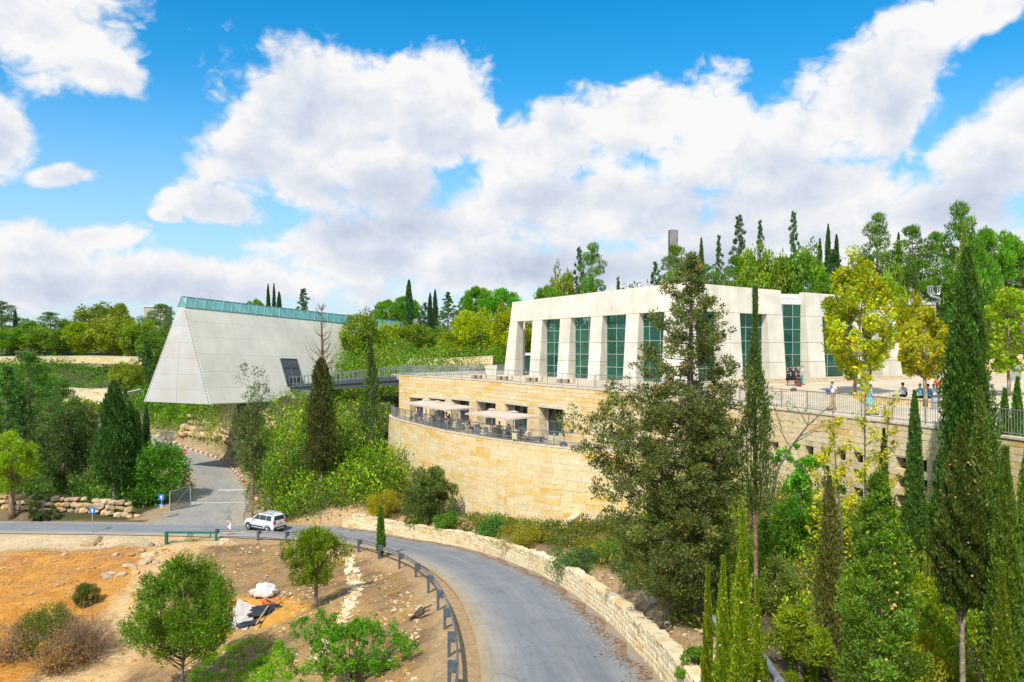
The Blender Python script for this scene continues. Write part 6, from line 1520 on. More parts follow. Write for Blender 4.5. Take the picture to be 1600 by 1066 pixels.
# menorah-like metal sculpture on the hill
sc = empty('metal_sculpture', W(1461, 494, 84), 0, 'silver branching metal sculpture under the dark pines', 'sculpture')
SIL = mat('silver_metal', (.40,.40,.39), .35, .05, 4, metal=.5); s_ = 84/F
mb = MB(); mb.tube([(0, 0, -2.5), (0, 0, 22*s_)], .10, 8)
spir = [(math.sin(t*2*math.pi)*8*s_*(1), .2*math.cos(t*6), (22+14*t)*s_) for t in np.linspace(0, 1, 12)]; mb.tube(spir, .13, 8); mb.build('stem', SIL, sc)
for k, x in enumerate((-11, -7.5, -4, 4, 7.5)):
    MB().tube([(spir[-1][0], 0, 34*s_), (x*s_*.7, 0, (33.5)*s_), (x*s_, 0, 36*s_), (x*s_, 0, 46*s_)], [.09, .08, .07, .07], 6).build('branch', SIL, sc)
    MB().box((x*s_, 0, 46.5*s_), (.22, .22, .1)).build('cup', SIL, sc)

# ------------------------------------------------------------------ the car
def car():
    c = ghit(412, 829, 60, 90); e = empty('car', (c.x+.1, c.y, c.z+.06), 0, 'compact white estate car with roof rails turning off the bend', 'car')
    BODY = mat('white_car_paint', (.66,.68,.70), .25, .02, 2, spec=.6); BLK = mat('black_plastic', (.025,.027,.03), .6, .1, 5); TYRE = mat('tyre_rubber', (.02,.02,.02), .9, .1, 5)
    RIM = mat('alloy', (.45,.46,.48), .35, .05, 5, metal=.7); RED = mat('red_lens', (.65,.03,.02), .2, .05, 5); GL = mat('car_glass', (.02,.035,.045), .05, .05, 2, spec=.9); PLT = mat('yellow_plate', (.75,.45,.05), .5, .05, 5)
    SLV = mat('silver_trim', (.55,.56,.57), .35, .05, 5, metal=.6)
    # stations along x: (x, z_bottom, z_belt, half width at sill, half width at belt)
    bm = bmesh.new()
    st = [(-2.05,.42,.72,.62,.60),(-1.98,.30,.86,.74,.70),(-1.7,.26,.97,.84,.80),(-1.2,.26,1.04,.86,.83),(-.75,.26,1.08,.87,.845),(0,.26,1.10,.87,.85),(.8,.26,1.12,.87,.85),(1.5,.26,1.14,.87,.84),(1.9,.28,1.14,.84,.81),(2.03,.34,1.10,.78,.76),(2.06,.42,.9,.74,.74)]
    rings = []
    for x, zb_, zt, ws, wb in st:
        rings.append([bm.verts.new(p) for p in ((x,-ws*.92,zb_),(x,-ws,zb_+.12),(x,-ws-.015,(zb_+zt)/2+.05),(x,-wb,zt-.06),(x,-wb*.9,zt),(x,wb*.9,zt),(x,wb,zt-.06),(x,ws+.015,(zb_+zt)/2+.05),(x,ws,zb_+.12),(x,ws*.92,zb_))])
    for a, b in zip(rings, rings[1:]):
        for k in range(10): bm.faces.new((a[k], a[(k+1) % 10], b[(k+1) % 10], b[k]))
    bm.faces.new(rings[0][::-1]); bm.faces.new(rings[-1])
    # cabin
    cab = [(-.85,1.07,.80),(-.30,1.56,.63),(.15,1.64,.62),(1.3,1.64,.62),(1.88,1.56,.60),(2.0,1.12,.77)]
    rg = []
    for (x, z, w) in cab: rg.append(((x, -w, z), (x, w, z)))
    base = [(-.85,1.05,.81),(-.30,1.06,.82),(.15,1.07,.83),(1.3,1.1,.83),(1.88,1.1,.80),(2.0,1.1,.78)]
    T_ = [[bm.verts.new((x, s*w, z)) for s in (-1, 1)] for x, z, w in cab]; B_ = [[bm.verts.new((x, s*w, z)) for s in (-1, 1)] for x, z, w in base]
    for i in range(len(cab)-1):
        bm.faces.new((T_[i][0], T_[i+1][0], T_[i+1][1], T_[i][1])); bm.faces.new((B_[i][0], B_[i+1][0], T_[i+1][0], T_[i][0])); bm.faces.new((T_[i][1], T_[i+1][1], B_[i+1][1], B_[i][1]))
    bmesh.ops.recalc_face_normals(bm, faces=bm.faces); me = bpy.data.meshes.new('body'); bm.to_mesh(me); bm.free(); me.materials.append(BODY)
    bo = link('body', me, e); md = bo.modifiers.new('bevel', 'BEVEL'); md.width = .03; md.segments = 2; md.limit_method = 'ANGLE'
    for s in (-1, 1):
        def sq(x, t, z0=0): pass
        for (xa, xb, xa2, xb2) in ((-.62,.10,-.22,.10),(.16,.98,.16,.98),(1.04,1.72,1.04,1.62)):
            zb_, zt = 1.14, 1.53; y0, y1 = s*.838, s*.652
            MB().hexa([(xa,y0,zb_),(xb,y0,zb_),(xb,y0-s*.04,zb_),(xa,y0-s*.04,zb_),(xa2,y1+s*.018,zt),(xb2,y1+s*.018,zt),(xb2,y1-s*.03,zt),(xa2,y1-s*.03,zt)]).build('side_window', GL, e)
        MB().box((-.1, s*.885, .52), (1.75, .04, .10)).build('door_strip', BLK, e); MB().box((0, s*.84, .30), (2.6, .10, .12)).build('sill', BLK, e)
        MB().bar((-.2, s*.56, 1.72), (1.7, s*.56, 1.70), .05).bar((-.1, s*.56, 1.62), (-.1, s*.56, 1.72), .06).bar((1.6, s*.56, 1.60), (1.6, s*.56, 1.7), .06).build('roof_rail', SLV, e)
        MB().box((-.62, s*.96, 1.14), (.16, .16, .12)).build('mirror', BODY, e)
        MB().box((1.99, s*.66, .98), (.14, .26, .26)).build('tail_light', RED, e); MB().box((-1.93, s*.6, .78), (.18, .3, .16)).build('headlight', RIM, e)
        for x in (-1.28, 1.30):
            w = MB().tube([(x, s*.66, .33), (x, s*.88, .33)], .345, 20).build('wheel', TYRE, e)
            r_ = MB().disc((x, s*.885, .33), (0, 1, 0), .22, .02, 16); 
            for k in range(5): a = k*1.2566; r_.bar((x, s*.90, .33), (x+.2*math.cos(a), s*.90, .33+.2*math.sin(a)), .05, .02)
            r_.build('rim', RIM, w)
            MB().tube([(x+.40*math.cos(a), s*.865, .33+.40*math.sin(a)) for a in np.linspace(-.1, math.pi+.1, 10)], .035, 5).build('wheel_arch', BLK, e)
        for x in (.12, 1.0): MB().box((x+.22, s*.875, 1.02), (.16, .03, .03)).build('door_handle', SLV, e)
    MB().hexa([(2.005,-.66,1.17),(2.005,.66,1.17),(1.96,.66,1.17),(1.96,-.66,1.17),(1.915,-.54,1.52),(1.915,.54,1.52),(1.85,.54,1.52),(1.85,-.54,1.52)]).build('rear_window', GL, e)
    MB().hexa([(-.86,-.68,1.10),(-.86,.68,1.10),(-.80,.68,1.10),(-.80,-.68,1.10),(-.34,-.56,1.53),(-.34,.56,1.53),(-.28,.56,1.53),(-.28,-.56,1.53)]).build('windscreen', GL, e)
    MB().box((2.05, 0, .46), (.12, 1.5, .22)).build('rear_bumper', BLK, e); MB().box((2.10, 0, .42), (.06, .9, .10)).build('skid_plate', SLV, e); MB().box((-2.02, 0, .42), (.12, 1.2, .18)).build('front_bumper', BLK, e)
    MB().box((2.075, 0, .86), (.02, .5, .11)).build('number_plate', PLT, e); MB().bar((.3, -.56, 1.74), (.3, .56, 1.74), .05, .03).bar((1.2, -.56, 1.73), (1.2, .56, 1.73), .05, .03).build('roof_bar', SLV, e)
    MB().disc((2.07, 0, 1.0), (1, 0, 0), .05, .02, 10).build('badge', BLK, e)
    # heading: front (-x) points left and away; about 43 degrees off the line of sight
    e.rotation_euler = (0, 0, math.radians(-31)); e.scale = (.92, .92, .95)
car()

# ------------------------------------------------------------------ signs, gates, barrier
BLUE = mat('sign_blue', (.02,.17,.62), .5, .03, 4); WHT = mat('sign_white', (.8,.8,.8), .5, .03, 4); REDM = mat('sign_red', (.60,.03,.03), .5, .05, 4); GRY = mat('sign_grey', (.38,.40,.41), .5, .08, 4, metal=.3)
def post_at(u, v, d0=40, d1=200): return ghit(u, v, d0, d1)
def arrow(mb, x, z, s, y):      # flat printed arrow pointing up
    mb.quad((x-.10*s, y, z-.36*s), (x+.10*s, y, z-.36*s), (x+.10*s, y, z+.08*s), (x-.10*s, y, z+.08*s)); k = len(mb.v); mb.v += [(x-.28*s, y, z+.06*s), (x+.28*s, y, z+.06*s), (x, y, z+.38*s)]; mb.f3.append([k, k+1, k+2]); return mb
def blue_sign(u, vb, vs, size, label, second=False):
    p = post_at(u, vb); e = empty('road_sign', p, 0, label, 'road sign'); hh = CZ-(vs-HV)*p.y/F-p.z
    MB().tube([(0, 0, -.2), (0, 0, hh+size*.4)], .04, 8).build('pole', GRY, e)
    b = MB().box((0, -.06, hh), (size, .03, size)).build('sign_board', BLUE, e); arrow(MB(), 0, hh, size, -.08).build('arrow', WHT, b)
    if second:
        b = MB().box((0, -.06, hh-size*1.5), (size*.95, .03, size*.6)).build('sign_board', BLUE, e); MB().disc((.04, -.085, hh-size*1.75), (0, 1, 0), .13, .02, 12).build('yellow_spot', mat('sign_yellow', (.8,.6,.05), .5), b)
        MB().tube([(-.1, -.085, hh-size*1.45), (.1, -.085, hh-size*1.45)], .05, 6).build('white_mark', WHT, b)
blue_sign(144.5, 834, 797.5, .48, 'blue sign with white upward arrow standing alone on the sandy shoulder')
blue_sign(252.5, 812, 777, .52, 'blue arrow sign with a smaller blue plate below, beside the mesh gate', True)
p = post_at(288, 724); e = empty('no_entry_sign', p, 0, 'round red no entry sign on the left edge of the side road', 'road sign'); hh = CZ-(706-HV)*p.y/F-p.z
MB().tube([(0, 0, -.2), (0, 0, hh)], .05, 8).build('pole', GRY, e); b = MB().disc((0, -.08, hh), (0, 1, 0), .36, .03, 20).build('sign_board', REDM, e); MB().box((0, -.11, hh), (.5, .02, .11)).build('white_bar', WHT, b)
p = post_at(131, 770); e = empty('round_sign', p, 0, 'small round sign with a red rim on a tall grey pole by the boulder wall', 'road sign'); hh = CZ-(726-HV)*p.y/F-p.z
MB().tube([(0, 0, -.2), (0, 0, hh)], .04, 8).build('pole', GRY, e); b = MB().disc((0, -.07, hh), (0, 1, 0), .30, .03, 18).build('sign_board', REDM, e); MB().disc((0, -.09, hh), (0, 1, 0), .20, .03, 18).build('sign_face', mat('sign_pale_blue', (.3,.4,.6), .5), b)
p = post_at(356.5, 838); e = empty('triangular_sign', p, 0, 'grey back of a pointed sign on a red and white pole', 'road sign'); hh = CZ-(795-HV)*p.y/F-p.z
for k in range(6): MB().tube([(0, 0, hh*.6/6*k), (0, 0, hh*.6/6*(k+1))], .055, 8).build('pole_band', (REDM, WHT)[k % 2], e)
MB().tube([(0, 0, hh*.6), (0, 0, hh)], .045, 8).build('pole', GRY, e)
for k, (zc, s) in enumerate(((hh-.15, .5), (hh-.72, .5))):
    m_ = MB(); m_.v += [(-.30, -.05, zc-.25), (.30, -.05, zc-.25), (0, -.05, zc+.3), (-.30, .0, zc-.25), (.30, .0, zc-.25), (0, .0, zc+.3)]; m_.f3 += [[0, 1, 2], [5, 4, 3]]; m_.f4 += [[0, 3, 4, 1], [1, 4, 5, 2], [2, 5, 3, 0]]; m_.build('sign_board', mat('brown_grey', (.28,.26,.25), .7, .1), e)
MB().box((.16, -.05, .75), (.18, .04, .7)).build('reflector_strip', WHT, e)
p = post_at(418.5, 803); e = empty('round_sign', p, 0, 'grey back of a round sign behind the white car', 'road sign'); hh = CZ-(781-HV)*p.y/F-p.z
MB().tube([(0, 0, -.2), (0, 0, hh)], .04, 8).build('pole', GRY, e); MB().disc((0, -.04, hh), (0, 1, 0), .28, .03, 18).build('sign_board', GRY, e)
p = post_at(412.5, 735); e = empty('small_sign', p, 0, 'thin post with a small white arrow sign at the edge of the green hill', 'road sign'); hh = CZ-(707-HV)*p.y/F-p.z
MB().tube([(0, 0, -.2), (0, 0, hh)], .045, 8).build('pole', GRY, e); arrow(MB(), 0, hh, .8, -.06).build('sign_board', WHT, e)
p = post_at(624, 568, 80); e = empty('lamp_post', (p.x, p.y, p.z), 0, 'short dark bollard lamp standing among the park trees', 'lamp'); MB().tube([(0, 0, -.2), (0, 0, 2.2)], .12, 8).build('post', STEELD, e); MB().tube([(0, 0, 2.2), (0, 0, 2.5)], .18, 8).build('lamp_head', STEELD, e)
MSH = mat('mesh_wire', (.12,.13,.14), .6, .1, 4, metal=.3)
def mesh_panel(name, label, a, b, h0, h1, step=.14, diag=True, cat='gate', m=GRY, wire=.012):
    e = empty(name, (0, 0, 0), 0, label, cat); a = Vector(a); b = Vector(b); f = MB()
    ta, tb = a+Vector((0, 0, h0)), b+Vector((0, 0, h1))
    MB().bar(a+Vector((0, 0, -.2)), ta, .09).build('post', m, e); MB().bar(b+Vector((0, 0, -.2)), tb, .09).build('post', m, e)
    lo = Vector((0, 0, .12)); f.bar(ta, tb, .06); f.bar(a+lo, b+lo, .06)
    if diag: f.bar(a+lo, tb, .05)
    f.build('gate_frame', m, e); w = MB(); L_ = (b-a).length; n_ = int(L_/step)
    for i in range(1, n_):
        t = i/n_; w.bar(lerp(a, b, t)+lo, lerp(ta, tb, t), wire*1.6, wire)
    for k in range(1, int(h1/step)): 
        z = k*step; w.bar(a+Vector((0, 0, min(z+.1, h0))), b+Vector((0, 0, z+.1)), wire, wire*1.6)
    o = w.build('wire_mesh', MSH, e); o['kind'] = 'stuff'
a = ghit(265.5, 800, 60, 90); b = ghit(297.5, 794, 60, 90); mesh_panel('mesh_gate', 'open grey wire mesh gate leaf at the mouth of the side road', a, b, 1.95, 2.2, .11, wire=.022)
a = ghit(250.5, 690, 100, 140); b = ghit(272, 691, 100, 140); mesh_panel('mesh_fence', 'small grey mesh panel standing before the golden boulders', a, b, 1.7, 1.6, .2, diag=False, cat='fence', wire=.03)
a = ghit(383, 801, 60, 90); b = a+Vector((1.3, .6, 0)); mesh_panel('mesh_gate', 'narrow grey gate frame with a red and white plate behind the reddish trunk', a, b, 2.2, 2.2, .16, diag=False, wire=.02)
pl = empty('warning_plate', a+Vector((1.15, -.1, 1.4)), 0, 'small red and white plate hanging on the narrow gate frame', 'sign'); MB().box((0, 0, 0), (.42, .04, .8)).build('plate', REDM, pl); MB().box((0, -.03, .0), (.3, .02, .26)).build('white_field', WHT, pl)
GRN_ = mat('barrier_green', (.02,.15,.10), .5, .08, 4)
a = ghit(260, 850, 55, 80); b = ghit(338, 846, 55, 80); e = empty('green_barrier', (0, 0, 0), 0, 'dark green swing barrier closing the top of the sandy path', 'barrier')
MB().bar(a+Vector((0, 0, -.2)), a+Vector((0, 0, 1.0)), .22).build('post', GRN_, e); MB().bar(b+Vector((0, 0, -.2)), b+Vector((0, 0, .85)), .14).build('post', GRN_, e)
MB().bar(a+Vector((-.1, 0, .95)), b+Vector((.1, 0, .72)), .11, .14).build('top_bar', GRN_, e); MB().bar(a+Vector((0, 0, .05)), lerp(a, b, .9)+Vector((0, 0, .35)), .05).build('lower_bar', GRN_, e); MB().bar(lerp(a, b, .88)+Vector((0, 0, .3)), lerp(a, b, .88)+Vector((0, 0, .75)), .08).build('stub', GRN_, e)
for k in range(5): MB().bar(lerp(a, b, .36+.045*k)+Vector((0, 0, .15+.02*k)), lerp(a, b, .44+.02*k)+Vector((0, 0, .84)), .045).build('stay_bar', GRN_, e)

# ------------------------------------------------------------------ rocks and debris
rr = random.Random(77)
RLAB = ['small rock in the middle of the eroded slope', 'little rock hugging a bigger one on the slope', 'biggest rock near the sandy path edge', 'round rock just left of the biggest one', 'rock touching the top of the path edge', 'rock between the shoulder and the biggest rock', 'upper rock close under the sandy shoulder', 'upper rock nearest the sandy path', 'small rock on the left of the eroded patch', 'lone rock left of the eroded patch', 'wide flat slab-like rock at the shoulder edge', 'narrow rock left of the wide flat one', 'little rock right of the wide flat one', 'lone tiny rock in the orange ground', 'long orange rock lowest on the eroded slope', 'orange rock beside the long orange one', 'pale rock at the lower end of the rock line', 'rock at the bottom of the rock line by the path', 'tiny rock in front of the green barrier', 'rock midway along the path edge']
for i, (u, v, s) in enumerate([(205,888,1.0),(212,896,.7),(233,872,1.3),(228,880,1.0),(240,866,.9),(222,862,.8),(236,852,.8),(247,852,.7),(206,868,.7),(180,868,.6),(147,848,1.3),(136,853,.9),(158,851,.6),(100,868,.5),(166,902,.9),(174,898,.7),(190,900,.8),(218,902,.6),(258,858,.5),(244,880,.7)]):
    p = ghit(u, v, 35, 80); o = link('rock', ROCKS[i % 8], None, (p.x, p.y, p.z+.08*s)); o.scale = (s*rr.uniform(.8, 1.4), s*.8, s*rr.uniform(.35, .6)); o.rotation_euler = (rr.uniform(-.3, .3), rr.uniform(-.3, .3), rr.uniform(0, 3))
    tag(o, RLAB[i], 'rock', 'rocks on the slope below the shoulder')
for i, (u, v, s) in enumerate([(353,846,.8),(346,850,.6),(362,845,.5)]):
    p = ghit(u, v, 35, 80); o = link('rock', ROCKS[i], None, (p.x, p.y, p.z+.05)); o.scale = (s*1.2, s, s*.5); tag(o, ('largest orange-brown rock at the foot of the red and white pole', 'middle-sized brown rock left of the red and white pole', 'smallest brown rock right of the red and white pole')[i], 'rock', 'rocks by the red and white pole')
for i, (u, v, s, lab) in enumerate([(726,822,1.5,'large flat pale boulder resting on the low road wall'), (737,829,1.3,'second flat boulder lower beside the large flat one')]):
    p = ghit(u, v-4, 55, 75); o = link('boulder', ROCKS[i], None, (p.x, p.y, p.z+.2)); o.scale = (s*1.3, s, s*.55); tag(o, lab, 'boulder')
def gravel(name, seed, n, fn, size, m):
    g = np.random.default_rng(seed); X, Y = fn(g, n); Z, a1, a2 = height(X, Y, True); k = (a1 > .25)&(a2 > .3); X, Y, Z = X[k], Y[k], Z[k]; n = len(X)
    base = np.array([v.co for v in ROCKS[6].vertices]); fc = np.array([list(p.vertices) for p in ROCKS[6].polygons]); s = size[0]+(size[1]-size[0])*g.random(n)**3
    sc3 = np.stack([s*g.uniform(.8, 1.5, n), s, s*g.uniform(.4, .8, n)], -1); a = g.random(n)*6.28; ca, sa = np.cos(a), np.sin(a)
    b = base[None]*sc3[:, None]; V = np.stack([b[..., 0]*ca[:, None]-b[..., 1]*sa[:, None]+X[:, None], b[..., 0]*sa[:, None]+b[..., 1]*ca[:, None]+Y[:, None], b[..., 2]+(Z+s*.1)[:, None]], -1)
    Fc = fc[None]+(np.arange(n)*len(base))[:, None, None]; c = np.repeat(np.clip(g.random(n), .02, 1)[:, None, None], len(base), 1).repeat(3, 2)
    tag(link(name, fast_mesh(name, V.reshape(-1, 3), None, Fc.reshape(-1, 3), col=c.reshape(-1, 3), mats=[m]), None), kind='stuff')
edge_x = lambda Y: np.interp(Y, [20,40,52,60,66], [-2.2,-4,-7.5,-12,-22])
def f_dry(g, n):
    Y = g.uniform(22, 66, n); X = edge_x(Y)-.5-g.random(n)**1.2*18; k = X > -25.5+0*(Y); d_, _ = poly_dist(X, Y, PATHP); k &= d_ > 2.2; cl = fnoise(X*.35+2, Y*.35+9); k &= cl+g.normal(size=n)*.12 > .50; return X[k], Y[k]
gravel('loose_stones', 201, 7000, f_dry, (.03, .22), S_LOW)
gravel('rubble', 202, 1500, lambda g, n: (g.uniform(-46, -27, n), g.uniform(54, 65.5, n)), (.04, .22), S_BOULD)
gravel('pebbles', 203, 900, lambda g, n: (g.uniform(-45, -26, n), g.uniform(40, 56, n)), (.03, .12), S_BOULD)
def f_low(g, n):
    s = g.random(n)*LOWo.len; o = -np.abs(g.normal(size=n))*.6-.6; P_ = [LOWo.P(a, b) for a, b in zip(s, o)]; return np.array([p.x for p in P_]), np.array([p.y for p in P_])
gravel('rubble', 204, 500, f_low, (.06, .25), S_LOW)
gravel('gravel', 205, 1500, lambda g, n: (g.uniform(4, 16, n), g.uniform(16, 34, n)), (.03, .16), S_BOULD)
LITT = mat('leaf_litter', (.36,.21,.10), .95, .3, 6)
def f_lit(g, n):
    s = g.random(n)*(LOWo.len-1); o = .25+np.abs(g.normal(size=n))*.35+.35*np.sin(s*.8)**2; P_ = [LOWo.P(a, b) for a, b in zip(s, o)]; return np.array([p.x for p in P_]), np.array([p.y for p in P_])
def litter(name, seed, n, fn, size, m, zf):
    g = np.random.default_rng(seed); X, Y = fn(g, n); n = len(X); a = g.random(n)*6.28; s = g.uniform(*size, n); Z = np.array([zf(y) for y in Y])+.012
    V = np.stack([np.stack([X+np.cos(a+k*1.57)*s*(1 if k % 2 else .5), Y+np.sin(a+k*1.57)*s*(1 if k % 2 else .5), Z+g.random(n)*.02], -1) for k in range(4)], 1); tag(link(name, fast_mesh(name, V.reshape(-1, 3), np.arange(4*n).reshape(n, 4), mats=[m]), None), kind='stuff')
litter('dry_leaves', 211, 5000, f_lit, (.03, .08), LITT, zroad)
def f_lit2(g, n):
    s = g.random(n)*GP.len*.8; s = GP.len-s; o = -.5-np.abs(g.normal(size=n))*.3; P_ = [GP.P(a, b*(1 if GP.at(1)[2].x < 0 else -1)) for a, b in zip(s, o)]; return np.array([p.x for p in P_]), np.array([p.y for p in P_])
gravel('clods', 212, 3500, lambda g, n: (g.uniform(-46, -26.5, n), g.uniform(40, 64, n)), (.03, .16), mat('clay_clod', (.56,.24,.05), .95, .25, 2))
# stone drain running down the dry slope
pts = [ghit(u, v, 25, 62) for u, v in ((541,872),(548,884),(553,900),(555,914),(558,921),(550,936),(545,950),(537,966),(527,984),(512,1002),(500,1030))]
DP_ = Path([tuple(p[:2]) for p in pts], 4)
def f_dr(g, n):
    s = g.random(n)*DP_.len; o = g.normal(size=n)*.22; P_ = [DP_.P(a, b) for a, b in zip(s, o)]; return np.array([p.x for p in P_]), np.array([p.y for p in P_])
gravel('stone_drain', 206, 620, f_dr, (.12, .40), S_LOW)
# building rubbish in the pit
SHT = mat('white_sheeting', (.72,.68,.64), .7, .08, 2, bump=.5, bscale=5); TRP = mat('black_tarpaulin', (.035,.04,.05), .5, .2, 3, bump=.6, bscale=6); PLK = mat('plank_wood', (.50,.36,.20), .85, .2, 5); CSL = mat('concrete_slab', (.60,.52,.44), .9, .1, 1.5); ORG = mat('orange_netting', (.72,.16,.03), .8, .2, 6)
def lump(name, p, size, seed, m, label, cat, rz=0, wr=.3, flat=False):
    g = np.random.default_rng(seed); bm = bmesh.new(); bmesh.ops.create_icosphere(bm, subdivisions=4, radius=.5)
    for v in bm.verts:
        c = v.co; n_ = float(fnoise(np.array([c.x*4+seed]), np.array([c.y*4+c.z*3]), 4)[0])-.5; n2 = float(fnoise(np.array([c.x*11+seed]), np.array([c.y*11+c.z*7]), 3)[0])-.5; v.co = c*(1+n_*wr*2.2+n2*wr*.7)
        if v.co.z < -.12: v.co.z = -.12
    for f_ in bm.faces: f_.smooth = True
    me = bpy.data.meshes.new(name); bm.to_mesh(me); bm.free(); me.materials.append(m); o = link(name, me, None, p); o.scale = size; o.rotation_euler = (0, 0, rz); return tag(o, label, cat)
p = ghit(415, 932, 35, 60); lump('sheeting_bundle', p+Vector((0, 0, .25)), (1.6, 1.1, 1.15), 4, SHT, 'crumpled white plastic sheeting bundle beside the dug pit', 'sheeting', .2, .42)
p = ghit(420, 940, 35, 60); lump('orange_netting', p+Vector((.2, -.2, .08)), (1.1, .7, .3), 6, ORG, 'scrap of orange netting between the white bundle and the black tarpaulin', 'netting', .3, .6)
p = ghit(412, 958, 35, 60); lump('black_tarpaulin', p+Vector((.1, 0, .12)), (1.7, 2.1, .5), 9, TRP, 'crumpled black tarpaulin lying on the pale slab', 'tarpaulin', -.5, .55)
p = ghit(392, 978, 35, 60); lump('black_tarpaulin', p+Vector((0, 0, .1)), (1.5, .6, .34), 12, TRP, 'thin torn strip of black plastic trailing from the tarpaulin', 'tarpaulin', .3, .55)
a, b, c, d = [ghit(u, v, 35, 60)+Vector((0, 0, .06)) for u, v in ((352,982),(372,937),(406,952),(386,984))]
MB().hexa([q-Vector((0, 0, .25)) for q in (a, d, c, b)]+[a, d, c, b]).build('concrete_slab', CSL, None); tag(bpy.data.objects['concrete_slab'], 'pale grey concrete slab half hidden behind the round green tree', 'slab')
for (u1, v1, u2, v2, w, lab) in ((400,985,419,957,.09,'light plank leaning diagonally over the black tarpaulin'), (430,948,451,932,.12,'brown plank lying right of the white bundle'), (409,941,428,950,.08,'short pale batten below the white bundle')):
    a, b = ghit(u1, v1, 35, 60)+Vector((0, 0, .35)), ghit(u2, v2, 35, 60)+Vector((0, 0, .4)); tag(MB().bar(a, b, w, .05).build('plank', PLK, None), lab, 'plank')
p = ghit(652, 968, 25, 50); mb = MB()
for k in range(7): mb.tube([(rr.uniform(-.4, .1), 0, 0), (rr.uniform(-.2, .3), rr.uniform(-.1, .1), rr.uniform(.15, .4)), (rr.uniform(0, .7), rr.uniform(-.2, .2), rr.uniform(.1, .65))], [.07, .06, .03], 6)
o = mb.build('dead_stump', bark((.13,.085,.06), 'stump_bark'), None, loc=p); tag(o, 'gnarled dead stump lying on the dry slope near the guard rail', 'stump')
p = ghit(1015, 946, 25, 40); o = MB().box((0, 0, 0), (.62, .62, .06)).build('paving_slab', COPE, None, loc=p+Vector((0, 0, .35))); o.rotation_euler = (.75, .15, .8); tag(o, 'square pale slab tipped on its corner behind the road wall', 'slab')
PIPE = mat('grey_pipe', (.34,.36,.38), .45, .12, 4, metal=.4)
def pipe(pts, r, label):
    e = empty('pipe', (0, 0, 0), 0, label, 'pipe'); MB().tube(pts, r, 10).build('pipe_run', PIPE, e)
    for k in (.35, .8): q = lerp(Vector(pts[0]), Vector(pts[-1]), k); dd = (Vector(pts[-1])-Vector(pts[0])).normalized()*.09; MB().tube([q-dd, q+dd], r*1.35, 10).build('pipe_collar', PIPE, e)
pipe([W(1172, 1004, 27), W(1196, 1030, 24.5), W(1232, 1085, 21)], .11, 'grey metal pipe slanting down through the right thicket')
pipe([W(1108, 962, 27), W(1120, 972, 26.4), W(1132, 985, 26)], .11, 'short grey pipe end showing between the big trunk and the young cypresses')

# ------------------------------------------------------------------ people
SKIN = [mat('skin_light', (.55,.34,.25), .6, .05, 6), mat('skin_tan', (.42,.25,.17), .6, .05, 6)]
HAIRC = {'dark': (.03,.02,.015), 'grey': (.35,.34,.33), 'blond': (.5,.33,.15), 'red': (.60,.17,.05), 'orange': (.75,.35,.06), 'brown': (.12,.07,.04)}
def cm_(c): return mat('cloth_%02d%02d%02d' % tuple(int(k*99) for k in c), c, .9, .1, 8)
def skin_obj(name, verts, edges, radii, m, parent, sub=1):
    me = bpy.data.meshes.new(name); me.from_pydata(verts, edges, []); me.materials.append(m); o = link(name, me, parent)
    md = o.modifiers.new('skin', 'SKIN'); md.use_smooth_shade = True; o.modifiers.new('sub', 'SUBSURF').levels = sub; o.modifiers['sub'].render_levels = sub
    for i, r in enumerate(radii):
        sv = me.skin_vertices[0].data[i]; sv.radius = (r, r) if isinstance(r, (int, float)) else r
    me.skin_vertices[0].data[0].use_root = True; return o
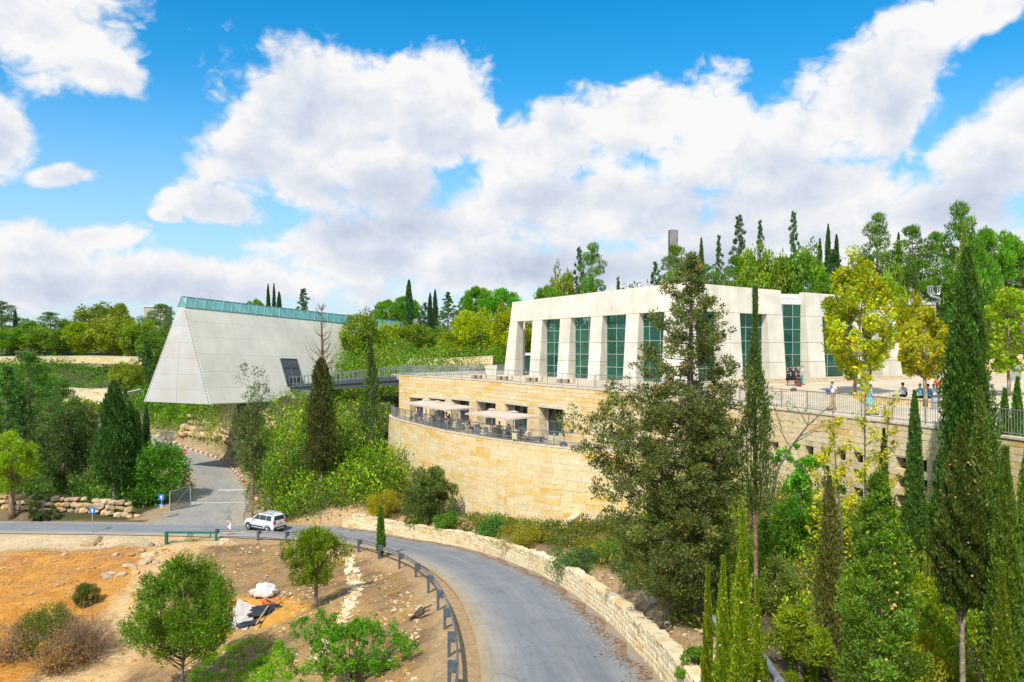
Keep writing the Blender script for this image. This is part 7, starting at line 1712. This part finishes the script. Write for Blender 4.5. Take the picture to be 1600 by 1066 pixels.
def person(loc, face, label, top, bottom, hair='dark', pose='stand', legs='trousers', hat=None, bag=None, h=1.72, skin=0, sleeve='short', group=None, shoe=(.06,.05,.05), seat=.45, stripes=None, longhair=False):
    """face: heading angle, 0 looks towards -y (the camera), positive turns to its left"""
    e = empty('person', loc, face, label, 'person', group); k = h/1.72; e.scale = (k, k, k)
    sit = pose == 'sit'; pz_ = (seat+.10) if sit else .93; dz = pz_-.93
    P = [(0, 0, pz_), (0, .01, 1.12+dz), (0, .0, 1.32+dz), (0, -.01, 1.47+dz), (0, -.02, 1.53+dz), (0, -.03, 1.62+dz), (0, -.025, 1.70+dz)]
    if sit: P = [(x, y-.03*i*.6, z) for i, (x, y, z) in enumerate(P)]
    Ed = [(0,1),(1,2),(2,3),(3,4),(4,5),(5,6)]; Rr = [(.145,.10),(.125,.09),(.165,.10),(.055,.055),(.06,.065),(.075,.092),(.055,.065)]
    armi = {}
    for s in (-1, 1):
        if pose == 'sit': ar = [(s*.185, 0, 1.39+dz), (s*.24, -.10, 1.14+dz), (s*.16, -.34, 1.10+dz), (s*.10, -.42, 1.12+dz)]
        elif pose == 'walk': ar = [(s*.185, 0, 1.39), (s*.24, s*.10, 1.13), (s*.22, s*.16-.12, .92), (s*.21, s*.18-.18, .84)]
        elif pose == 'hold': ar = [(s*.185, 0, 1.39), (s*.25, -.03, 1.12), (s*.10, -.26, 1.10), (s*.04, -.32, 1.12)]
        else: ar = [(s*.185, 0, 1.39), (s*.25, .02, 1.12), (s*.24, -.06, .89), (s*.23, -.09, .81)]
        b = len(P); P += ar; Ed += [(2, b), (b, b+1), (b+1, b+2), (b+2, b+3)]; Rr += [.055, .042, .033, .036]; armi[s] = b
    legi = {}
    for s in (-1, 1):
        if sit: lg = [(s*.095, -.02, pz_-.02), (s*.13, -.44, seat+.06), (s*.12, -.46, .09), (s*.12, -.58, .04)]
        elif pose == 'walk': lg = [(s*.09, 0, .88), (s*.10, -s*.14, .50), (s*.10, -s*.24+.04, .09), (s*.10, -s*.24-.10, .04)]
        else: lg = [(s*.09, 0, .88), (s*.11, -.02, .50), (s*.12, .02, .08), (s*.13, -.11, .035)]
        b = len(P); P += lg; Ed += [(0, b), (b, b+1), (b+1, b+2), (b+2, b+3)]; Rr += [.085, .058, .04, .035]; legi[s] = b
    skin_obj('body', P, Ed, Rr, SKIN[skin], e)
    # shirt with sleeves
    b0, b1 = armi[-1], armi[1]; V = [P[0], P[1], P[2], (P[3][0], P[3][1], P[3][2]-.02)]; E_ = [(0,1),(1,2),(2,3)]; R2 = [(.165,.118),(.148,.108),(.185,.118),(.065,.065)]
    ns = 3 if sleeve == 'long' else 2
    for s in (-1, 1):
        b = armi[s]; pts = P[b:b+ns]
        if ns == 2: pts = [pts[0], tuple(lerp(Vector(pts[0]), Vector(pts[1]), .75))]
        i0 = len(V); V += pts; E_ += [(2, i0)]+[(i0+j, i0+j+1) for j in range(len(pts)-1)]; R2 += [.075, .058, .045][:len(pts)]
    skin_obj('shirt', V, E_, R2, cm_(top), e)
    if legs in ('trousers', 'shorts'):
        V = [(P[0][0], P[0][1], P[0][2]-.01), (0, 0, P[0][2]+.06)]; E_ = [(0, 1)]; R2 = [(.165,.125), (.155,.115)]
        for s in (-1, 1):
            b = legi[s]; pts = list(P[b:b+3]); 
            if legs == 'shorts': pts = pts[:2]
            i0 = len(V); V += pts; E_ += [(0, i0)]+[(i0+j, i0+j+1) for j in range(len(pts)-1)]; R2 += [.105, .078, .062][:len(pts)]
        skin_obj('trousers', V, E_, R2, cm_(bottom), e)
    else:       # dress or skirt: a flared lathe
        ln = .25 if legs == 'long_skirt' else .48; m_ = MB()
        if sit: m_.tube([(0, 0, pz_+.08), (0, -.12, pz_), (0, -.40, seat+.08), (0, -.47, seat-.1), (0, -.47, .25)], [.15, .2, .2, .19, .2], 12)
        else: m_.tube([(0, 0, 1.05), (0, 0, .92), (0, 0, .70), (0, 0, ln)], [.135, .185, .21, .25], 14)
        if legs == 'long_skirt': m_ = MB().tube([(0, 0, 1.05), (0, 0, .92), (0, 0, .60), (0, 0, .10)], [.135, .185, .25, .33], 14)
        sk = m_.build('skirt', cm_(bottom), e, smooth=True)
        if stripes:
            for z, r_ in ((.78, .222), (.5, .268), (.3, .30), (.16, .325)): MB().tube([(0, 0, z-.03), (0, 0, z+.03)], r_+.006, 14, cap=False).build('skirt_band', cm_(stripes), sk)
    for s in (-1, 1):
        b = legi[s]; q = P[b+3]; MB().box((q[0], q[1]+.02, q[2]+.005), (.10, .26, .08)).build('shoe', cm_(shoe), e)
    hx, hy, hz = P[5]; hm = mat('hair_'+hair, HAIRC[hair], .7, .2, 10)
    bm = bmesh.new(); bmesh.ops.create_uvsphere(bm, u_segments=12, v_segments=8, radius=.5); 
    for v in bm.verts:
        if v.co.y < -.10 and v.co.z < .18: v.co.y = -.10
    me = bpy.data.meshes.new('hair'); bm.to_mesh(me); bm.free(); me.materials.append(hm); o = link('hair', me, e, (hx, hy+.02, hz+.045)); o.scale = (.20, .235, .22 if not longhair else .3)
    if longhair: o.location.z -= .05
    fm = MB(); fm.box((hx, hy-.105, hz-.01), (.025, .03, .045)); fm.build('nose', SKIN[skin], e)
    for s in (-1, 1): MB().box((hx+s*.03, hy-.095, hz+.02), (.018, .012, .01)).build('eye', mat('eye', (.03,.02,.02), .5), e)
    if hat: MB().tube([(hx, hy, hz+.06), (hx, hy, hz+.075)], .19, 16).tube([(hx, hy, hz+.07), (hx, hy, hz+.17)], [.105, .085], 14).build('hat', cm_(hat), e)
    if bag:
        m_ = MB().box((-.20, -.16, 1.02+dz), (.22, .12, .26)); m_.bar((.13, -.10, 1.42+dz), (-.18, -.14, 1.14+dz), .035, .02).bar((.13, .08, 1.42+dz), (-.18, .08, 1.1+dz), .035, .02); m_.build('bag', cm_(bag), e)
    return e
def onplaza(u, v, zz=PZ): d = (CZ-zz)*F/(v-HV); return Vector(((u-800)*d/F, d, zz))
pp = onplaza
blk = (.02,.02,.025)
person(pp(1231, 602.5)+Vector((0, -.1, .0)), -1.2, 'woman in a black knee-length dress, first of the group by the glass entrance', blk, blk, 'dark', 'hold', 'dress', skin=1, h=1.66, longhair=True)
person(pp(1239.5, 602.5), .1, 'person in black skirt and open dark vest over pink, second of the entrance group', (.05,.03,.05), blk, 'dark', 'stand', 'dress', h=1.74)
person(pp(1247.5, 604), 1.0, 'woman with orange headscarf and long striped dark skirt by the entrance', blk, (.04,.03,.03), 'orange', 'hold', 'long_skirt', h=1.68, stripes=(.45,.18,.10), longhair=True)
person(pp(1253.5, 601), 1.4, 'person in white shirt and turquoise trousers at the right of the entrance group', (.75,.75,.75), (.03,.38,.42), 'grey', 'hold', 'trousers', h=1.72)
person(pp(1301, 641), -1.3, 'man with straw hat, white shirt and khaki trousers walking along the railing', (.80,.78,.80), (.50,.33,.12), 'grey', 'walk', 'trousers', hat=(.72,.62,.42), bag=(.04,.12,.35), skin=1, h=1.76)
person(pp(1360, 648.5), 1.3, 'woman in a light blue dress walking along the railing', (.16,.55,.66), (.16,.55,.66), 'brown', 'walk', 'dress', h=1.66)
person(pp(1121, 597.5), .4, 'person in a white top and dark trousers by the glass left of the thin cypress', (.75,.70,.74), (.02,.03,.06), 'dark', 'hold', 'trousers', h=1.7)
person(pp(1466, 628), 2.6, 'person in a red shirt and black shorts standing on the plaza beside the huge cypress', (.75,.06,.02), blk, 'dark', 'walk', 'shorts', h=1.75, skin=1)
# the long stone bench with people sitting on it, seen from behind
bn = empty('stone_bench', (0, 0, 0), 0, 'long low curved stone bench around the yellow-brown plane tree', 'bench')
BPt = Path([tuple(pp(1333, 624)[:2]), tuple(pp(1395, 631)[:2]), tuple(pp(1440, 635)[:2]), tuple(pp(1482, 635.5)[:2])], 5)
n_ = 9
for i in range(n_):
    a, b = BPt.len*i/n_+.01, BPt.len*(i+1)/n_-.01; MB().hexa([BPt.P(a, 0, PZ), BPt.P(b, 0, PZ), BPt.P(b, -.55, PZ), BPt.P(a, -.55, PZ), BPt.P(a, 0, PZ+.40), BPt.P(b, 0, PZ+.40), BPt.P(b, -.55, PZ+.40), BPt.P(a, -.55, PZ+.40)]).build('bench_block', S_WIN, bn)
    MB().hexa([BPt.P(a, .04, PZ+.403), BPt.P(b, .04, PZ+.403), BPt.P(b, -.58, PZ+.403), BPt.P(a, -.58, PZ+.403), BPt.P(a, .04, PZ+.47), BPt.P(b, .04, PZ+.47), BPt.P(b, -.58, PZ+.47), BPt.P(a, -.58, PZ+.47)]).build('bench_slab', COPE, bn)
def on_bench(u, label, **k):
    s = BPt.s_at_u(u); q = BPt.P(s, -.30, PZ); return person(q, math.pi+k.pop('turn', 0), label, k.pop('top'), k.pop('bottom', blk), k.pop('hair', 'dark'), 'sit', 'trousers', seat=.47, **k)
on_bench(1406, 'person in a white shirt with a dark bag strap sitting alone on the stone bench', top=(.72,.72,.76), bag=(.02,.03,.08))
on_bench(1436, 'person in a turquoise shirt sitting on the bench left of the plane tree trunk', top=(.10,.45,.60), hair='grey')
on_bench(1453, 'person in a blue shirt sitting on the bench right of the plane tree trunk', top=(.07,.24,.48), hair='brown', bag=(.02,.03,.08))
on_bench(1464, 'person in a pale shirt sitting at the end of the bench beside the huge cypress', top=(.55,.62,.72), hair='grey')
bn2 = empty('litter_bin', pp(1461.5, 640), 0, 'small grey litter bin at the right end of the stone bench', 'bin'); MB().tube([(0, 0, 0), (0, 0, .75)], .22, 14).build('bin_body', GRY, bn2); MB().tube([(0, 0, .76), (0, 0, .84)], .25, 14).build('bin_lid', STEELD, bn2)
for u, lab in ((1462, 'upright grey information panel behind the person in red'), (1588, 'upright grey information panel below the light green plane tree')):
    q = pp(u, 592 if u < 1500 else 598); e = empty('information_panel', q, 0, lab, 'information panel'); MB().box((0, 0, 1.0), (.9, .1, 1.7)).build('panel_face', GRY, e); MB().box((0, 0, .08), (1.0, .3, .15)).build('plinth', COPE, e)
q = pp(1218, 612); e = empty('stone_block_seat', q, 0, 'small pale stone block on the plaza left of the entrance group', 'stone seat'); MB().box((0, 0, .22), (1.2, .5, .36)).build('block', COPE, e); MB().box((0, 0, .44), (1.25, .55, .07)).build('seat_slab', COPE, e)
q = pp(1240, 611.5); e = empty('dark_bag', q, 0, 'small dark bag lying on the plaza in front of the entrance group', 'bag'); MB().box((0, 0, .12), (.45, .2, .2)).build('bag_body', cm_(blk), e); MB().tube([(-.12, 0, .2), (0, 0, .34), (.12, 0, .2)], .02, 6).build('strap', cm_(blk), e)
# people in the park beside the far bridge end
for (u, v, top, bot, hr, lab, f_) in ((604, 568, (.08,.08,.1), blk, 'dark', 'person in dark clothes, left of three people in the park behind the bridge', 0), (609.5, 568, (.75,.74,.72), (.1,.1,.13), 'grey', 'person in a white shirt, middle of three people in the park behind the bridge', .4), (614.5, 569, (.6,.55,.5), (.2,.15,.12), 'brown', 'person in a beige top, right of three people in the park behind the bridge', -.5), (553, 560, (.6,.05,.04), blk, 'dark', 'person in a red shirt under the gnarled tree by the prism', .2)):
    p = ghit(u, v, 85, 160); person(p, f_, lab, top, bot, hr, 'stand', 'trousers', h=1.7)
p = ghit(620.5, 569, 85, 160); e = empty('notice_board', p, 0, 'small white notice board beside the three people in the park', 'notice board'); MB().box((0, 0, 1.1), (.8, .06, .9)).build('board', WHT, e); MB().bar((-.3, 0, 0), (-.3, 0, .7), .06).bar((.3, 0, 0), (.3, 0, .7), .06).build('leg', GRY, e)

# ------------------------------------------------------------------ stone seats on the upper terrace
DK = mat('dark_tan_stone', (.34,.28,.2), .9, .1, 3)  # darker tan stone of the bench blocks
for u, v, lab in ((746, 592.3, 'stone bench with two blocks, leftmost of the four on the upper terrace'), (786, 594.2, 'stone bench with two blocks, second from left on the upper terrace'), (832, 596.6, 'stone bench with two blocks, third from left on the upper terrace'), (881, 599.0, 'stone bench with two blocks, rightmost of the four on the upper terrace')):
    q = pp(u, v); e = empty('terrace_bench', q, -.6, lab, 'stone seat', 'stone seats on the upper terrace')
    for x in (-.45, .28): MB().box((x, 0, .2), (.42, .45, .40)).build('stone_block', DK, e)
    MB().box((-.05, .05, .44), (1.6, .55, .08)).build('seat_slab', COPE, e); MB().box((.85, .1, .3), (.35, .4, .42)).build('side_block', COPE, e)
q = W(767, 586, 88.3); e = empty('concrete_box', (q.x, q.y, PZ), .25, 'pale concrete box standing against the glass balustrade', 'box'); MB().box((0, 0, .55), (1.25, .5, 1.05)).build('box_body', WHITE, e); MB().box((0, 0, 1.11), (1.3, .55, .06)).build('box_lid', COPE, e)
q = W(853, 598, 74.5); 
# ------------------------------------------------------------------ cafe terrace
def oncafe(u, v): return onplaza(u, v, TZ)
CAN = mat('beige_canvas', (.62,.51,.40), .85, .05, 2, bump=.15, bscale=5); POLE = mat('white_pole', (.72,.70,.66), .5, .04, 4)
def parasol(q, side, hp, rz, label):
    e = empty('parasol', q, rz, label, 'parasol', 'square beige parasols on the cafe terrace'); s = side/2
    MB().tube([(0, 0, 0), (0, 0, hp)], .055, 10).build('pole', POLE, e); MB().box((0, 0, .05), (.8, .8, .09)).build('base_plate', GRY, e)
    c = MB(); top = hp+.20; lo = hp-.16; n_ = 6
    def S_(i, j): 
        x, y = -s+2*s*i/n_, -s+2*s*j/n_; m_ = max(abs(x), abs(y))/s; r_ = math.hypot(x, y)/(s*1.414); return (x, y, top-(top-lo)*(.6*m_+.4*r_)-.06*math.sin(m_*3.14))
    for i in range(n_):
        for j in range(n_): c.quad(S_(i, j), S_(i+1, j), S_(i+1, j+1), S_(i, j+1))
    for a, b in (((-s,-s),(s,-s)),((s,-s),(s,s)),((s,s),(-s,s)),((-s,s),(-s,-s))):
        for k in range(n_):
            p0 = Vector((*lerp(Vector(a), Vector(b), k/n_), 0)); p1 = Vector((*lerp(Vector(a), Vector(b), (k+1)/n_), 0)); f_ = lambda p: S_(round((p.x+s)/(2*s)*n_), round((p.y+s)/(2*s)*n_))[2]
            c.quad((p0.x, p0.y, f_(p0)-.14), (p1.x, p1.y, f_(p1)-.14), (p1.x, p1.y, f_(p1)), (p0.x, p0.y, f_(p0)))
    c.build('canopy', CAN, e)
    MB().hexa([(x*.32, y*.32, top-.04) for x, y in ((-1,-1),(1,-1),(1,1),(-1,1))]+[(x*.12, y*.12, top+.05) for x, y in ((-1,-1),(1,-1),(1,1),(-1,1))]).build('vent_cap', CAN, e)
    for x, y in ((s,s),(-s,s),(s,-s),(-s,-s)): MB().bar((0, 0, hp-.55), (x*.5, y*.5, hp-.02), .04).build('strut', POLE, e)
    return e
for u, v, sd_, lab, hp in ((665.8, 665, 3.5, 'leftmost of the three parasols over the left end of the cafe terrace', 2.35), (683, 668, 3.4, 'middle of the three parasols over the left end of the cafe terrace', 2.3), (705.8, 672.5, 3.6, 'right of the three parasols over the left end of the cafe terrace', 2.3), (769, 685.5, 3.3, 'left of the two parasols in front of the middle cafe windows', 2.3), (802.4, 690.5, 3.4, 'right of the two parasols in front of the middle cafe windows', 2.3)):
    parasol(oncafe(u, v), sd_, hp, R(38), lab)
CHR = mat('cream_plastic', (.66,.62,.38), .6, .05, 4); TBL = mat('grey_table', (.16,.17,.18), .6, .1, 4)
def chair(q, rz, label, m=CHR):
    e = empty('chair', q, rz, label, 'chair', 'cream armchairs on the cafe terrace')
    MB().box((0, 0, .44), (.46, .44, .04)).build('seat', m, e); MB().box((0, .23, .70), (.44, .04, .46), rx=-.15).build('backrest', m, e)
    for s in (-1, 1):
        MB().bar((s*.24, -.18, .64), (s*.24, .22, .66), .05, .04).build('armrest', m, e)
        for y in (-.19, .19): MB().bar((s*.2, y, 0), (s*.2, y, .43), .04).build('leg', m, e)
    return e
def table(q, label, m=TBL, r=.38):
    e = empty('table', q, .3, label, 'table', 'small cafe tables on the terrace'); MB().box((0, 0, .73), (2*r, 2*r, .04)).build('table_top', m, e)
    for s in (-1, 1):
        for t in (-1, 1): MB().bar((s*r*.85, t*r*.85, 0), (s*r*.85, t*r*.85, .71), .04).build('leg', GRY, e)
for u, v, lab in ((656, 661.5, 'table at the far left end under the leftmost parasol'), (676, 666, 'table between the left and middle parasol poles'), (692, 669, 'table behind the man at the railing'), (726, 676, 'table beside the woman with red hair'), (786, 686, 'table between the two right parasol poles'), (808, 689, 'table at the right parasol pole'), (722, 672, 'table close to the third window')): table(oncafe(u, v), lab)
for u, v, r_, lab in ((650, 661, 2.2, 'cream chair at the left end of the terrace'), (671, 668, -1.2, 'cream chair right of the first parasol pole'), (688, 664, 1.5, 'cream chair behind the second parasol pole'), (712, 675, 2.4, 'cream chair just right of the third parasol pole'), (719, 670, .4, 'cream chair facing the railing near the third window'), (762, 684, 2.5, 'cream chair left of the fourth parasol pole'), (773.5, 685, .2, 'cream chair right of the fourth parasol pole'), (806, 694, 2.6, 'cream chair nearest the railing under the right parasol'), (813, 690, -1.7, 'cream chair between the right parasol and its neighbour'), (823, 692, -2.2, 'cream chair turned towards the right parasol table'), (861, 696, -1.9, 'cream chair standing alone near the last window'), (874, 694, -2.6, 'cream chair against the wall at the last window')): chair(oncafe(u, v), r_, lab)
# dark lounge table by the last window
q = oncafe(837, 693); e = empty('low_table', q, .35, 'dark low rattan table between the chairs near the last window', 'low table'); MB().box((0, 0, .5), (1.5, .7, .06)).build('table_top', TBL, e)
for s in (-1, 1): MB().box((s*.55, 0, .24), (.22, .55, .46)).build('leg', TBL, e)
q = oncafe(745, 681.5); e = empty('litter_bin', q, .3, 'white litter bin with a grey lid against the cafe wall', 'bin'); MB().box((0, 0, .45), (.42, .42, .9)).build('bin_body', WHT, e); MB().box((.0, 0, .95), (.46, .46, .1)).build('bin_lid', GRY, e); MB().box((.24, 0, .55), (.08, .4, .6)).build('bin_door', STEELD, e)
q = oncafe(881, 702); e = empty('round_heater', q, 0, 'dark round barrel lying by the railing at the right end of the terrace', 'barrel'); MB().tube([(0, -.1, .30), (0, .22, .30)], .28, 16).build('barrel_body', STEELD, e); MB().disc((0, -.13, .30), (0, 1, 0), .13, .05, 12).build('hub', GRY, e)
q = oncafe(893, 700); e = empty('blue_sign', q+Vector((0, .4, 1.2)), 0, 'tiny blue and white sign near the right end of the terrace', 'sign'); MB().box((0, 0, 0), (.3, .04, .14)).build('sign_board', BLUE, e); MB().bar((0, .03, -1.2), (0, .03, .1), .03).build('pole', GRY, e)
person(oncafe(697, 676.5)+Vector((0, .3, 0)), math.pi*.95+0, 'man in a dark T-shirt and grey jeans leaning at the terrace railing', (.02,.025,.05), (.16,.18,.21), 'dark', 'hold', 'trousers', h=1.8)
for u, v, top, bot, hr, f_, lab in ((648.5, 659.5, (.75,.55,.05), blk, 'red', -1.0, 'seated person in yellow with reddish hair at the far left table'), (656, 657.5, (.04,.04,.35), (.05,.05,.1), 'brown', .0, 'seated person in deep blue facing out at the far left table'),
    (680, 662, (.62,.62,.62), (.1,.1,.1), 'dark', 1.3, 'seated person in a pale top behind the middle parasol pole'), (693, 664.5, (.55,.04,.06), blk, 'dark', .6, 'seated person in a red shirt behind the standing man'), (703.5, 667, (.08,.12,.42), blk, 'dark', -.8, 'seated person in blue partly hidden by the third parasol pole'),
    (732.5, 675, (.02,.02,.025), blk, 'red', 1.3, 'seated woman with red hair and a black top left of the white bin'), (780, 681, (.62,.56,.62), (.3,.2,.2), 'brown', .3, 'seated person in pale lilac between the two right parasols'), (794.5, 685, (.7,.68,.75), (.2,.2,.25), 'brown', .2, 'seated person in a white shirt left of the right parasol pole'), (814.5, 685.5, (.30,.48,.60), (.15,.2,.3), 'brown', -.5, 'seated person in a light blue shirt right of the right parasol pole')):
    q = oncafe(u, v+(0 if u < 660 else 3)); chair(q+Vector((0, .02, 0)), f_, 'cream chair taken by the '+lab.replace('seated ', '').split(' with ')[0].split(' behind ')[0].split(' left ')[0].split(' right ')[0].split(' partly ')[0].split(' between ')[0].split(' facing ')[0]); person(q, f_, lab, top, bot, hr, 'sit', 'trousers', seat=.46, longhair=(hr == 'red'))
